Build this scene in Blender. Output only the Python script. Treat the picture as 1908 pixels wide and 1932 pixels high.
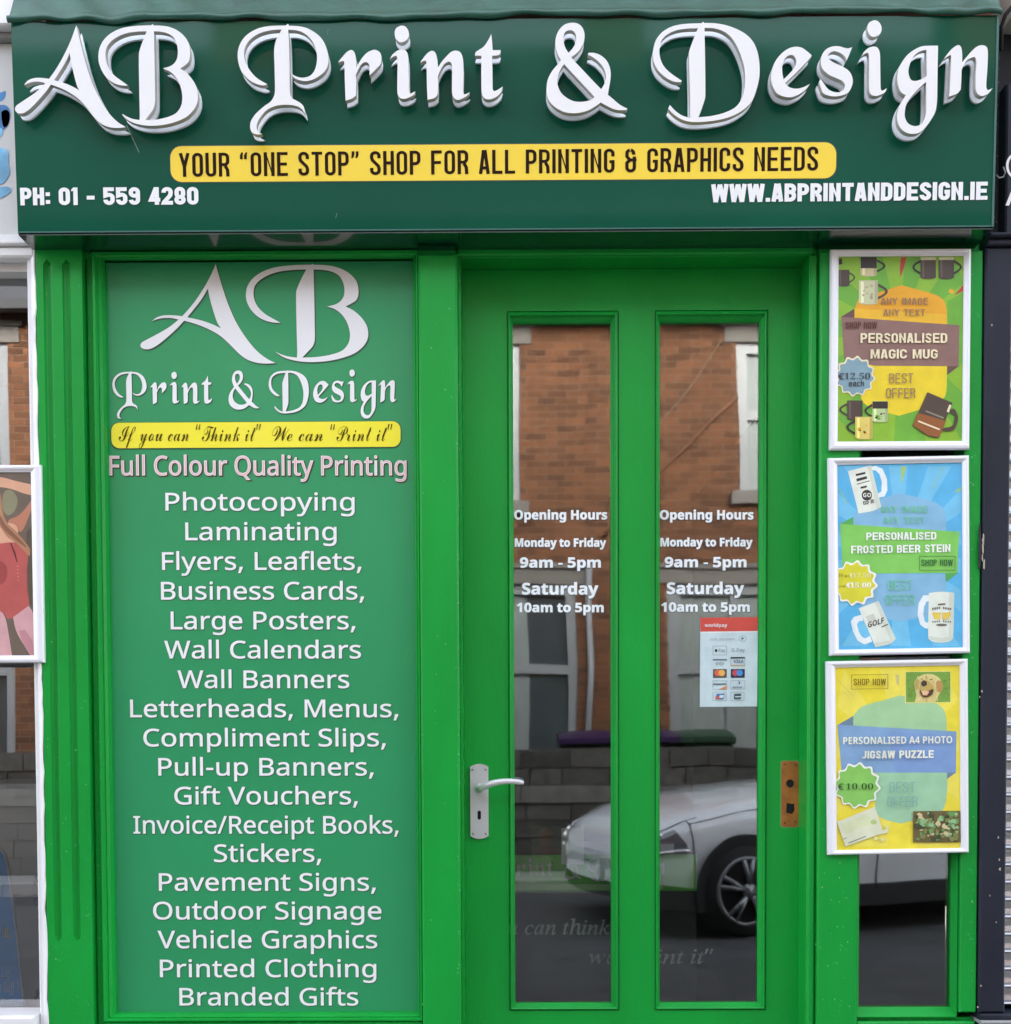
import bpy, math, random
from mathutils import Vector, Matrix
from mathutils.geometry import tessellate_polygon
import numpy as np

random.seed(4)
for o in list(bpy.data.objects):
    bpy.data.objects.remove(o)
S = bpy.context.scene
COL = S.collection
rad = math.radians

# ------------------------------------------------------------------ camera
# layout unit "q": the photograph scaled to 1908 x 1932
FPX, CX, CY = 2080.0, 954.0, 1465.0
PITCH, YAW, ROLL = rad(1.8), 0.005, 0.004
CAM = Vector((0.0, -2.6, 1.27))
F = Vector((-math.sin(YAW) * math.cos(PITCH), math.cos(YAW) * math.cos(PITCH), -math.sin(PITCH)))
R0 = Vector((math.cos(YAW), math.sin(YAW), 0))
U0 = R0.cross(F)
RT = R0 * math.cos(ROLL) - U0 * math.sin(ROLL)
UP = U0 * math.cos(ROLL) + R0 * math.sin(ROLL)
cd = bpy.data.cameras.new('camera')
cam = bpy.data.objects.new('camera', cd)
COL.objects.link(cam)
m = Matrix((RT, UP, -F)).transposed().to_4x4()
m.translation = CAM
cam.matrix_world = m
cd.sensor_fit = 'VERTICAL'
cd.sensor_height = 36.0
cd.lens = 36.0 * FPX / 1932.0
cd.shift_y = (CY - 966.0) / 1932.0
cd.clip_start = 0.05
cd.clip_end = 2000
S.camera = cam

# ------------------------------------------------------------------ light
W = bpy.data.worlds.new('World')
S.world = W
W.use_nodes = True
wn = W.node_tree.nodes
wn.clear()
sky = wn.new('ShaderNodeTexSky')
sky.sky_type = 'NISHITA'
sky.sun_disc = False
SUN_EL, SUN_AZ = rad(24), rad(12)
sky.sun_elevation = SUN_EL
sky.sun_rotation = SUN_AZ
sky.dust_density = 3.0
sky.air_density = 0.9
bg = wn.new('ShaderNodeBackground')
bg.inputs['Strength'].default_value = 0.15
wo = wn.new('ShaderNodeOutputWorld')
hz = wn.new('ShaderNodeHueSaturation')      # thin white cloud: a paler sky
hz.inputs['Saturation'].default_value = 0.36
W.node_tree.links.new(sky.outputs[0], hz.inputs['Color'])
W.node_tree.links.new(hz.outputs[0], bg.inputs[0])
W.node_tree.links.new(bg.outputs[0], wo.inputs[0])
sl = bpy.data.lights.new('sun', 'SUN')
sl.energy = 0.5
sl.angle = rad(20)
sl.color = (1.0, 0.95, 0.88)
sun = bpy.data.objects.new('sun', sl)
COL.objects.link(sun)
sd = Vector((math.sin(SUN_AZ) * math.cos(SUN_EL), math.cos(SUN_AZ) * math.cos(SUN_EL), math.sin(SUN_EL)))
sun.rotation_euler = sd.to_track_quat('Z', 'Y').to_euler()
sun.location = (0, 4, 12)
S.view_settings.view_transform = 'Standard'
S.view_settings.look = 'None'
S.view_settings.gamma = 1.0
S.view_settings.use_curve_mapping = False
S.view_settings.exposure = 3.3

# ------------------------------------------------------------------ materials
MATS = {}


def srgb(r, g, b):
    f = lambda c: (c / 255 / 12.92) if c <= 10 else ((c / 255 + 0.055) / 1.055) ** 2.4
    return (f(r), f(g), f(b))


def mat(name, col, rough=0.5, spec=0.5, var=0.0, vscale=3.0, bump=0.0, bscale=60.0, stretch=(1, 1, 1),
        coat=0.0, metal=0.0, speck=None, island=0.0, coat_rough=0.05):
    if name in MATS:
        return MATS[name]
    M = bpy.data.materials.new(name)
    M.use_nodes = True
    nt = M.node_tree
    n, l = nt.nodes, nt.links
    p = n['Principled BSDF']
    p.inputs['Base Color'].default_value = (*col, 1)
    p.inputs['Roughness'].default_value = rough
    p.inputs['Specular IOR Level'].default_value = spec
    p.inputs['Metallic'].default_value = metal
    p.inputs['Coat Weight'].default_value = coat
    p.inputs['Coat Roughness'].default_value = coat_rough
    M.diffuse_color = (*col, 1)
    if var or bump or speck:
        tc = n.new('ShaderNodeTexCoord')
        mp = n.new('ShaderNodeMapping')
        mp.inputs['Scale'].default_value = stretch
        l.new(tc.outputs['Object'], mp.inputs['Vector'])
    last = None
    if var:
        t = n.new('ShaderNodeTexNoise')
        t.inputs['Scale'].default_value = vscale
        t.inputs['Detail'].default_value = 5
        l.new(mp.outputs[0], t.inputs['Vector'])
        hs = n.new('ShaderNodeMix')
        hs.data_type = 'RGBA'
        hs.inputs['A'].default_value = (*[max(0, c * (1 - var)) for c in col], 1)
        hs.inputs['B'].default_value = (*[min(1, c * (1 + var)) for c in col], 1)
        mr = n.new('ShaderNodeMapRange')
        mr.inputs['From Min'].default_value = 0.3
        mr.inputs['From Max'].default_value = 0.7
        l.new(t.outputs['Fac'], mr.inputs['Value'])
        l.new(mr.outputs[0], hs.inputs['Factor'])
        last = hs.outputs['Result']
    if island:
        g = n.new('ShaderNodeNewGeometry')
        mr = n.new('ShaderNodeMapRange')
        mr.inputs['To Min'].default_value = 1 - island
        mr.inputs['To Max'].default_value = 1 + island
        l.new(g.outputs['Random Per Island'], mr.inputs['Value'])
        hv = n.new('ShaderNodeHueSaturation')
        hv.inputs['Color'].default_value = (*col, 1)
        if last:
            l.new(last, hv.inputs['Color'])
        l.new(mr.outputs[0], hv.inputs['Value'])
        last = hv.outputs[0]
    if speck:
        sc, sz, thr = speck
        t = n.new('ShaderNodeTexNoise')
        t.inputs['Scale'].default_value = sz
        t.inputs['Detail'].default_value = 3
        l.new(tc.outputs['Object'], t.inputs['Vector'])
        rp = n.new('ShaderNodeMapRange')
        rp.inputs['From Min'].default_value = thr
        rp.inputs['From Max'].default_value = thr + 0.05
        l.new(t.outputs['Fac'], rp.inputs['Value'])
        mx = n.new('ShaderNodeMix')
        mx.data_type = 'RGBA'
        mx.inputs['A'].default_value = (*col, 1)
        mx.inputs['B'].default_value = (*sc, 1)
        if last:
            l.new(last, mx.inputs['A'])
        l.new(rp.outputs[0], mx.inputs['Factor'])
        last = mx.outputs['Result']
    if last:
        l.new(last, p.inputs['Base Color'])
    if bump:
        t = n.new('ShaderNodeTexNoise')
        t.inputs['Scale'].default_value = bscale
        t.inputs['Detail'].default_value = 4
        l.new(mp.outputs[0], t.inputs['Vector'])
        b = n.new('ShaderNodeBump')
        b.inputs['Strength'].default_value = bump
        b.inputs['Distance'].default_value = 0.004
        l.new(t.outputs['Fac'], b.inputs['Height'])
        l.new(b.outputs[0], p.inputs['Normal'])
        if coat:
            l.new(b.outputs[0], p.inputs['Coat Normal'])
    MATS[name] = M
    return M


def glass(name, tint, refl, wav=0.02, wscale=3.0, rough=0.0):
    """window glass: see-through with a strong mirror image of the street"""
    M = bpy.data.materials.new(name)
    M.use_nodes = True
    nt = M.node_tree
    n, l = nt.nodes, nt.links
    n.clear()
    out = n.new('ShaderNodeOutputMaterial')
    tr = n.new('ShaderNodeBsdfTransparent')
    tr.inputs[0].default_value = (*tint, 1)
    gl = n.new('ShaderNodeBsdfGlossy')
    gl.inputs['Roughness'].default_value = rough
    gl.inputs['Color'].default_value = (1, 1, 1, 1)
    mx = n.new('ShaderNodeMixShader')
    lw = n.new('ShaderNodeFresnel')
    lw.inputs['IOR'].default_value = 1.5
    mr = n.new('ShaderNodeMapRange')
    mr.inputs['From Min'].default_value = 0.04
    mr.inputs['From Max'].default_value = 1.0
    mr.inputs['To Min'].default_value = refl
    mr.inputs['To Max'].default_value = 1.0
    l.new(lw.outputs[0], mr.inputs['Value'])
    l.new(mr.outputs[0], mx.inputs[0])
    l.new(tr.outputs[0], mx.inputs[1])
    l.new(gl.outputs[0], mx.inputs[2])
    l.new(mx.outputs[0], out.inputs[0])
    tc = n.new('ShaderNodeTexCoord')
    mp = n.new('ShaderNodeMapping')
    mp.inputs['Scale'].default_value = (1.6, 1, 0.7)
    l.new(tc.outputs['Object'], mp.inputs[0])
    t = n.new('ShaderNodeTexNoise')
    t.inputs['Scale'].default_value = wscale
    t.inputs['Detail'].default_value = 1.0
    l.new(mp.outputs[0], t.inputs['Vector'])
    b = n.new('ShaderNodeBump')
    b.inputs['Strength'].default_value = 1.0
    b.inputs['Distance'].default_value = wav
    l.new(t.outputs['Fac'], b.inputs['Height'])
    l.new(b.outputs[0], gl.inputs['Normal'])
    M.diffuse_color = (*tint, 0.4)
    MATS[name] = M
    return M


# ------------------------------------------------------------------ planes
class Plane:
    """a drawing plane: u right, v up, n towards the street"""

    def __init__(s, O, tilt=0.0, spin=0.0):
        s.O = Vector(O)
        s.N = Vector((0, -math.cos(tilt), -math.sin(tilt)))
        u = Vector((1, 0, 0))
        v = Vector((0, -math.sin(tilt), math.cos(tilt)))
        s.U = u * math.cos(spin) + v * math.sin(spin)
        s.V = v * math.cos(spin) - u * math.sin(spin)

    def px(s, x, y, n=0.0):
        d = F + RT * ((x - CX) / FPX) - UP * ((y - CY) / FPX)
        t = (s.O + s.N * n - CAM).dot(s.N) / d.dot(s.N)
        q = CAM + d * t - s.O
        return (q.dot(s.U), q.dot(s.V))

    def pt(s, u, v, n=0.0):
        return s.O + s.U * u + s.V * v + s.N * n

    def scale(s, x, y, n=0.0):
        a = s.px(x - 10, y, n)
        b = s.px(x + 10, y, n)
        return math.hypot(b[0] - a[0], b[1] - a[1]) / 20.0


class MB:
    def __init__(s):
        s.v, s.f, s.mi, s.mats, s.smooth = [], [], [], [], []

    def mid(s, M):
        if M not in s.mats:
            s.mats.append(M)
        return s.mats.index(M)

    def add(s, vs, fs, M, smooth=False):
        b = len(s.v)
        k = s.mid(M)
        s.v.extend([tuple(x) for x in vs])
        for f in fs:
            s.f.append(tuple(b + i for i in f))
            s.mi.append(k)
            s.smooth.append(smooth)

    def quad(s, a, b, c, d, M):
        s.add([a, b, c, d], [(0, 1, 2, 3)], M)

    def box(s, x0, x1, y0, y1, z0, z1, M):
        vs = [(x, y, z) for x in (x0, x1) for y in (y0, y1) for z in (z0, z1)]
        s.add(vs, [(0, 1, 3, 2), (4, 6, 7, 5), (0, 4, 5, 1), (2, 3, 7, 6), (0, 2, 6, 4), (1, 5, 7, 3)], M)

    def pbox(s, P, u0, v0, u1, v1, n0, n1, M, b=0.0):
        """box on a plane with a chamfered front"""
        vs = [P.pt(u, v, n0) for u, v in ((u0, v0), (u1, v0), (u1, v1), (u0, v1))]
        vs += [P.pt(u, v, n1 - b) for u, v in ((u0, v0), (u1, v0), (u1, v1), (u0, v1))]
        fs = [(3, 2, 1, 0)]
        fs += [(i, (i + 1) % 4, 4 + (i + 1) % 4, 4 + i) for i in range(4)]
        if b > 0:
            vs += [P.pt(u, v, n1) for u, v in ((u0 + b, v0 + b), (u1 - b, v0 + b), (u1 - b, v1 - b), (u0 + b, v1 - b))]
            fs += [(4 + i, 4 + (i + 1) % 4, 8 + (i + 1) % 4, 8 + i) for i in range(4)]
            fs += [(8, 9, 10, 11)]
        else:
            fs += [(4, 5, 6, 7)]
        s.add(vs, fs, M)

    def frame(s, P, ou, iu, prof, M):
        """mitred frame: prof = [(t outer->inner, n)]"""
        rings = []
        for t, n in prof:
            r = [ou[k] + (iu[k] - ou[k]) * t for k in range(4)]
            rings.append([P.pt(r[0], r[1], n), P.pt(r[2], r[1], n), P.pt(r[2], r[3], n), P.pt(r[0], r[3], n)])
        vs = [p for r in rings for p in r]
        fs = []
        for k in range(len(rings) - 1):
            for i in range(4):
                j = (i + 1) % 4
                fs.append((k * 4 + i, k * 4 + j, k * 4 + 4 + j, k * 4 + 4 + i))
        s.add(vs, fs, M)

    def flat(s, P, groups, n, M, step=0.0):
        for gi, g in enumerate(groups):
            pts = [p for c in g for p in c]
            tri = tessellate_polygon([[Vector((p[0], p[1], 0)) for p in c] for c in g])
            s.add([P.pt(p[0], p[1], n + step * (gi % 5)) for p in pts], fix(pts, tri), M)

    def solid(s, P, groups, n0, n1, Mf, Ms):
        for g in groups:
            pts = [p for c in g for p in c]
            tri = tessellate_polygon([[Vector((p[0], p[1], 0)) for p in c] for c in g])
            tri = fix(pts, tri)
            s.add([P.pt(p[0], p[1], n1) for p in pts], tri, Mf)
            s.add([P.pt(p[0], p[1], n0) for p in pts], [t[::-1] for t in tri], Ms)
            for c in g:
                m_ = len(c)
                vs = [P.pt(p[0], p[1], n0) for p in c] + [P.pt(p[0], p[1], n1) for p in c]
                s.add(vs, [(i, (i + 1) % m_, m_ + (i + 1) % m_, m_ + i) for i in range(m_)], Ms)

    def tube(s, pts, r, M, seg=8, caps=True):
        pts = [Vector(p) for p in pts]
        rs = r if isinstance(r, (list, tuple)) else [r] * len(pts)
        vs = []
        ref = Vector((0.123, 0.3, 0.95)).normalized()
        for i, p in enumerate(pts):
            d = (pts[min(i + 1, len(pts) - 1)] - pts[max(i - 1, 0)]).normalized()
            a = d.cross(ref).normalized()
            b = d.cross(a)
            for k in range(seg):
                t = 2 * math.pi * k / seg
                vs.append(p + (a * math.cos(t) + b * math.sin(t)) * rs[i])
        fs = []
        for i in range(len(pts) - 1):
            for k in range(seg):
                k2 = (k + 1) % seg
                fs.append((i * seg + k, i * seg + k2, (i + 1) * seg + k2, (i + 1) * seg + k))
        if caps:
            fs.append(tuple(range(seg))[::-1])
            fs.append(tuple((len(pts) - 1) * seg + k for k in range(seg)))
        s.add(vs, fs, M, True)

    def grid(s, fn, nu, nv, M, smooth=True):
        vs = [fn(i / nu, j / nv) for j in range(nv + 1) for i in range(nu + 1)]
        fs = [(j * (nu + 1) + i, j * (nu + 1) + i + 1, (j + 1) * (nu + 1) + i + 1, (j + 1) * (nu + 1) + i)
              for j in range(nv) for i in range(nu)]
        s.add(vs, fs, M, smooth)


def fix(pts, tri):
    out = []
    for t in tri:
        a, b, c = (pts[i] for i in t)
        ar = (b[0] - a[0]) * (c[1] - a[1]) - (c[0] - a[0]) * (b[1] - a[1])
        if abs(ar) < 1e-12:
            continue
        out.append(tuple(t) if ar > 0 else tuple(t)[::-1])
    return out


def wloc(o):
    v = Vector((0, 0, 0))
    while o is not None:
        v += o.location
        o = o.parent
    return v


def obj(name, mb, parent=None, label=None, cat=None, group=None, kind=None):
    me = bpy.data.meshes.new(name)
    off = wloc(parent) if parent else Vector((0, 0, 0))
    vs = [(a - off.x, b - off.y, c - off.z) for a, b, c in mb.v]
    me.from_pydata(vs, [], mb.f)
    for M in mb.mats:
        me.materials.append(M)
    me.polygons.foreach_set('material_index', mb.mi)
    me.polygons.foreach_set('use_smooth', mb.smooth)
    me.update()
    o = bpy.data.objects.new(name, me)
    COL.objects.link(o)
    if parent:
        o.parent = parent
    return tag(o, label, cat, group, kind)


def tag(o, label=None, cat=None, group=None, kind=None):
    for k, v in (('label', label), ('category', cat), ('group', group), ('kind', kind)):
        if v:
            o[k] = v
    return o


def thing(name, label, cat, loc=(0, 0, 0), group=None):
    o = bpy.data.objects.new(name, None)
    COL.objects.link(o)
    o.location = loc
    o.empty_display_size = 0.1
    return tag(o, label, cat, group)


# ------------------------------------------------------------------ lettering
GLYPHS = {
 'R': {
  ' ': '175|',
  ',': '180|28,-87 50,12 61,78 124,78 129,71 118,33 71,-87',
  '-': '216|27,154 27,206 189,206 189,154',
  '.': '180|89,-9 69,-5 57,5 50,22 48,36 50,51 57,67 69,77 89,81 110,77 123,67 130,51 132,36 130,22 123,5 110,-5',
  '/': '250|7,0 185,480 243,480 64,0',
  '?': '291|94,135 96,184 106,215 126,244 186,299 207,324 217,355 215,387 208,404 189,422 171,430 149,434 115,434 87,429 29,406 8,453 57,474 102,484 161,485 197,478 227,464 239,455 258,431 265,417 273,386 274,359 270,332 261,310 242,284 175,223 154,198 144,175 141,135;120,-9 104,-7 90,1 82,15 79,36 82,57 87,67 99,77 120,81 141,77 153,67 158,57 161,36 158,15 153,5 141,-5',
  'A': '429|0,0 187,482 242,482 428,0 366,0 308,148 118,148 61,0;138,202 290,202 235,352 214,419 193,347',
  'B': '437|65,0 65,480 202,480 257,477 303,468 338,453 364,431 379,400 384,361 382,334 368,300 352,282 332,268 293,255 293,251 331,241 355,229 376,212 390,189 399,160 399,115 389,79 380,63 369,48 340,25 322,16 282,4 234,0;126,275 234,276 266,280 290,289 306,302 319,330 321,367 309,397 294,411 258,424 224,427 126,428;126,51 242,52 276,57 302,68 319,85 333,116 335,153 324,185 300,209 274,219 239,224 126,225',
  'C': '424|261,-7 215,-3 174,7 139,24 96,60 74,92 52,149 44,192 42,264 48,309 67,368 88,403 114,431 164,465 203,478 247,485 296,485 364,474 404,458 379,407 330,425 292,432 246,432 202,420 165,397 136,363 116,320 106,269 105,240 109,184 123,137 146,98 178,69 219,52 270,46 320,50 385,65 385,13 329,-2',
  'F': '349|65,0 65,480 333,480 333,426 126,426 126,257 320,257 320,203 126,203 126,0',
  'G': '489|271,-7 224,-3 163,14 129,34 88,74 67,108 48,169 41,240 44,288 54,331 71,370 93,404 138,445 175,465 195,473 240,483 289,486 354,481 389,473 433,458 410,406 352,425 309,432 258,432 210,420 169,397 152,381 125,343 109,296 104,240 106,203 117,154 129,125 157,89 181,70 210,57 245,48 314,47 379,57 379,199 273,199 273,253 439,253 439,18 361,-1',
  'I': '228|27,0 27,35 83,48 83,431 27,445 27,480 200,480 200,445 144,431 144,48 200,35 200,0',
  'L': '352|65,0 65,480 126,480 126,54 335,54 335,0',
  'M': '609|65,0 65,480 154,480 304,87 455,480 544,480 544,0 484,0 484,306 489,420 486,420 326,0 277,0 119,420 116,420 121,316 121,0',
  'O': '525|263,-7 216,-3 174,7 139,24 96,61 74,93 58,130 44,193 41,241 47,310 58,351 74,388 96,419 139,456 174,473 216,483 263,487 309,484 349,473 384,456 427,420 449,388 466,351 481,288 484,240 481,193 466,129 449,93 427,61 384,24 349,7 308,-3;263,46 289,47 333,59 368,82 382,98 403,137 410,159 416,184 420,240 416,297 410,321 394,364 382,382 368,398 334,421 313,428 263,434 237,432 193,421 174,411 143,382 132,364 114,321 109,297 105,240 106,211 114,159 131,116 143,98 157,82 192,59 237,47',
  'P': '406|65,0 65,480 222,478 273,470 313,454 342,429 353,415 367,380 371,360 372,325 368,300 354,264 340,243 320,224 280,202 225,189 126,187 126,0;126,238 196,239 234,244 264,254 286,269 295,279 306,304 310,336 306,364 296,387 289,397 269,412 257,418 225,425 126,428',
  'Q': '525|372,-114 279,-6 238,-6 194,1 156,15 123,35 84,76 58,130 44,193 41,241 47,310 58,351 84,404 109,433 139,456 174,473 216,483 263,487 309,484 349,473 384,456 414,433 439,405 466,351 481,288 484,240 480,185 468,135 448,91 421,54 386,25 344,5 459,-114;263,46 289,47 333,59 368,82 382,98 403,137 410,159 416,184 420,240 416,297 410,321 394,364 382,382 368,398 334,421 313,428 263,434 237,432 193,421 174,411 143,382 132,364 114,321 109,297 105,240 106,211 114,159 131,116 143,98 157,82 192,59 237,47',
  'R': '418|65,0 65,480 226,479 275,471 314,456 342,433 361,403 371,365 370,319 362,288 342,256 315,234 276,215 408,0 337,0 221,198 189,198 126,198 126,0;126,249 233,252 261,259 283,272 298,290 309,326 306,369 297,391 290,400 271,413 230,425 126,427',
  'S': '369|166,-7 91,-1 34,16 34,74 83,57 131,48 186,46 228,55 249,66 270,91 277,123 272,151 263,168 240,188 203,207 126,238 96,256 72,276 54,300 44,329 40,364 42,388 49,410 67,438 83,454 114,471 138,480 179,486 219,485 255,481 287,473 326,459 307,408 262,423 223,431 178,433 153,428 132,420 112,400 102,374 104,341 115,318 137,299 171,281 257,245 287,227 303,214 322,191 330,173 337,140 336,108 332,89 317,56 291,29 274,18 236,2 215,-3',
  'V': '403|171,0 0,480 63,480 178,153 201,67 225,154 339,480 403,480 232,0',
  'W': '625|135,0 8,480 71,480 151,166 169,73 188,170 279,480 341,480 435,167 455,73 474,167 553,480 616,480 488,0 427,0 334,314 310,409 293,333 196,0',
  'a': '377|144,-7 114,-4 86,5 63,19 45,40 34,67 31,100 36,133 41,148 50,161 73,183 106,200 175,213 265,217 262,265 256,286 245,301 230,311 212,316 181,318 154,315 89,291 71,335 116,354 159,364 214,365 251,359 279,346 300,327 314,300 319,283 322,245 322,0 279,0 268,51 265,51 241,25 216,7 185,-3;158,41 187,44 212,52 243,75 251,86 261,112 264,176 190,173 154,167 128,158 103,138 95,121 92,99 94,81 100,66 110,55 124,47',
  'c': '322|201,-7 156,-2 129,7 93,28 74,48 52,87 42,120 38,157 38,199 42,238 52,272 67,299 85,322 107,340 146,358 174,365 215,367 259,361 300,347 282,298 237,311 204,315 172,311 145,300 125,281 110,254 101,220 98,179 101,139 110,105 124,79 144,60 170,48 210,44 253,50 294,65 294,13 254,-2',
  'd': '413|185,-7 143,-2 107,14 77,40 55,76 47,98 38,150 38,209 47,261 55,283 78,319 108,346 144,361 185,367 234,360 262,346 297,314 301,314 297,363 297,510 356,510 356,0 308,0 300,48 297,48 271,21 244,4 223,-3;194,42 228,46 243,50 255,56 274,74 292,113 297,148 298,179 292,238 275,282 256,302 244,309 229,314 193,318 178,317 152,308 131,291 122,280 104,235 98,178 104,121 122,78 131,67 152,51 179,43',
  'e': '379|210,-7 162,-2 133,8 107,22 85,40 67,63 52,91 42,122 38,158 37,197 42,232 51,264 72,305 90,326 125,351 151,361 181,366 211,366 239,362 264,353 296,331 313,312 332,277 340,250 344,220 345,169 98,169 102,131 113,100 129,76 140,66 165,52 196,45 245,45 283,52 328,69 328,17 274,-1;99,216 283,216 282,230 273,269 254,299 234,311 223,315 182,318 147,306 129,291 109,259',
  'f': '231|73,0 73,314 10,314 10,342 73,362 74,405 81,443 95,472 115,493 141,506 172,513 217,512 260,502 244,455 205,465 173,463 152,452 139,430 133,397 132,360 223,360 223,314 132,314 132,0',
  'g': '413|195,-161 123,-155 65,-138 65,-84 103,-100 172,-111 213,-111 251,-100 279,-75 291,-53 297,-26 300,48 268,17 251,7 209,-5 185,-7 142,-1 123,6 90,27 64,60 54,79 41,125 38,151 38,207 47,256 64,298 90,331 106,344 142,361 185,367 229,361 267,343 298,312 301,312 309,360 356,360 356,-6 355,-31 346,-74 338,-92 317,-122 286,-144 245,-157;194,42 241,49 264,62 273,71 287,94 292,109 297,144 298,179 292,243 287,259 273,285 252,303 240,309 226,313 193,317 165,313 153,308 142,301 123,281 104,237 98,179 104,120 123,77 141,57 153,50 179,43',
  'h': '415|57,0 57,510 116,510 116,352 113,310 117,310 137,334 164,352 195,362 229,366 269,363 302,352 328,335 346,310 352,294 360,256 361,0 302,0 302,230 300,257 293,278 282,295 266,307 246,315 222,317 186,313 171,309 147,293 132,271 122,242 117,206 116,0',
  'i': '173|87,420 74,422 62,429 55,441 52,457 55,474 59,483 70,491 87,495 104,491 114,483 120,469 122,457 120,446 114,433 104,424;57,0 57,360 116,360 116,0',
  'k': '359|57,0 57,510 116,510 115,240 113,185 116,185 158,238 273,360 343,360 197,206 353,0 281,0 156,168 116,132 116,0',
  'l': '173|57,0 57,510 116,510 116,0',
  'm': '628|57,0 57,360 105,360 113,311 117,311 137,336 162,353 192,363 223,367 250,365 273,360 293,352 310,340 323,325 333,306 336,306 358,333 376,347 407,360 440,366 471,366 505,359 532,345 553,324 566,295 573,257 574,0 515,0 513,258 507,279 497,296 483,308 464,315 442,317 410,314 385,304 367,287 350,250 345,199 345,0 286,0 284,258 278,279 268,296 253,308 235,315 212,317 180,313 166,309 145,294 131,271 121,242 117,207 116,0',
  'n': '415|57,0 57,360 105,360 113,311 117,311 138,336 155,348 176,357 208,365 230,367 270,363 302,353 316,345 338,324 346,310 352,295 360,257 361,0 302,0 302,230 300,257 293,278 282,295 266,307 246,315 222,317 186,313 171,309 148,294 132,271 122,242 117,207 116,0',
  'o': '406|202,-7 172,-4 130,8 105,23 84,42 58,79 46,109 39,143 37,181 42,236 48,260 57,282 82,318 116,345 135,355 156,361 204,367 236,364 264,357 302,337 324,318 349,282 361,252 368,218 370,181 369,152 359,101 350,79 325,42 291,15 271,6 250,-1;203,42 237,46 251,52 274,68 283,80 303,123 309,181 303,238 283,281 263,301 251,308 220,316 203,317 185,316 155,308 143,301 123,281 104,238 98,181 104,123 123,80 132,68 156,52 186,43',
  'p': '413|57,-161 57,360 105,360 113,311 150,345 168,355 189,363 214,366 250,365 288,355 305,346 335,320 348,304 366,262 375,210 375,151 372,124 358,78 348,58 321,26 288,5 249,-5 214,-6 179,0 150,14 116,46 112,46 116,-9 116,-161;219,42 240,44 258,50 273,60 291,82 308,120 315,181 309,237 291,280 272,301 261,308 233,316 218,317 171,309 159,303 140,286 123,247 117,212 116,181 122,122 138,78 146,67 169,51 200,43',
  'r': '277|57,0 57,360 105,360 112,294 115,294 143,330 179,357 213,366 267,363 260,308 221,313 186,306 154,286 131,256 120,226 117,204 116,0',
  's': '322|148,-7 83,-1 35,16 35,70 77,53 118,43 149,41 188,45 207,51 225,66 234,86 231,111 221,125 200,140 104,182 64,206 48,223 40,237 35,262 35,286 38,299 51,323 72,342 99,356 150,366 191,366 231,360 284,343 264,296 224,309 191,317 165,318 133,315 117,310 99,298 91,281 92,265 99,249 116,236 225,189 250,175 269,159 283,141 290,118 291,99 287,67 274,41 264,30 239,12 189,-4',
  't': '242|167,-7 132,-2 107,7 87,22 72,46 65,66 62,91 62,314 11,314 11,343 62,366 86,443 121,443 121,360 225,360 225,314 121,314 121,106 123,86 128,70 142,53 162,43 191,42 228,49 228,4 201,-4',
  'u': '415|184,-7 144,-3 111,7 98,15 76,36 61,65 54,102 53,124 53,360 113,360 115,102 122,81 133,64 148,52 168,45 193,42 229,46 243,51 267,66 283,88 293,117 298,152 299,360 358,360 358,0 310,0 301,48 298,48 277,23 250,6 218,-3',
  'v': '341|136,0 0,360 63,360 145,132 170,52 278,360 341,360 204,0',
  'w': '528|106,1 7,361 69,361 123,149 142,61 144,61 165,148 232,361 297,361 366,134 383,62 385,62 402,138 460,361 520,361 420,1 351,1 284,222 265,299 262,299 244,221 173,1',
  'y': '343|56,-161 7,-156 7,-109 57,-112 75,-108 90,-101 103,-89 118,-67 146,-1 1,360 64,360 148,137 172,57 175,57 199,137 279,360 343,360 174,-81 148,-120 128,-140 103,-154',
  '“': '241|233,480 212,385 199,315 136,315 131,322 143,364 189,480;109,480 88,385 75,315 12,315 8,322 20,364 66,480',
  '”': '241|233,472 211,403 175,315 131,315 150,399 165,480 229,480;109,472 87,403 51,315 8,315 27,399 41,480 104,480',
  '€': '384|255,486 288,484 318,478 348,469 375,455 351,406 307,425 272,433 239,433 203,423 178,407 154,377 139,345 128,306 292,306 292,262 124,262 123,224 124,209 272,209 272,165 129,165 139,131 154,100 173,77 188,64 207,55 227,49 260,46 305,50 361,67 361,15 306,-3 257,-7 207,-2 178,8 152,22 130,39 103,74 83,116 70,165 15,165 15,209 64,209 64,262 15,262 15,306 69,306 81,357 100,401 118,425 151,456 177,470 206,480',
 },
 'B': {
  ' ': '175|',
  '-': '216|27,154 27,206 189,206 189,154',
  '0': '384|191,-7 164,-5 139,1 116,10 96,22 79,39 64,59 42,108 34,137 25,203 24,240 26,289 35,354 46,390 62,421 93,457 121,474 153,484 191,487 244,480 266,471 286,458 303,442 318,422 331,399 349,344 358,277 359,240 355,168 348,126 337,90 321,59 290,23 263,6 230,-3;191,75 214,80 223,85 238,104 244,116 255,168 259,240 255,312 244,363 231,386 223,395 214,400 191,405 179,404 159,395 144,376 139,363 128,312 125,240 128,168 139,117 144,104 159,86 169,80',
  '1': '384|176,0 176,283 179,373 144,340 89,296 40,357 194,480 277,480 277,0',
  '4': '384|216,0 216,99 11,99 11,170 222,480 315,480 315,178 373,178 373,99 315,99 315,0;101,178 216,178 220,363 218,363 195,320',
  '5': '384|162,-7 91,0 60,8 33,19 33,107 81,88 127,78 158,76 198,81 227,94 241,109 251,139 249,174 241,192 227,206 208,216 184,222 149,224 83,214 42,235 60,480 320,480 320,394 149,394 140,300 187,306 243,302 268,295 290,283 319,260 339,229 351,191 352,135 341,91 332,71 305,38 268,13 220,-2',
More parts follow.
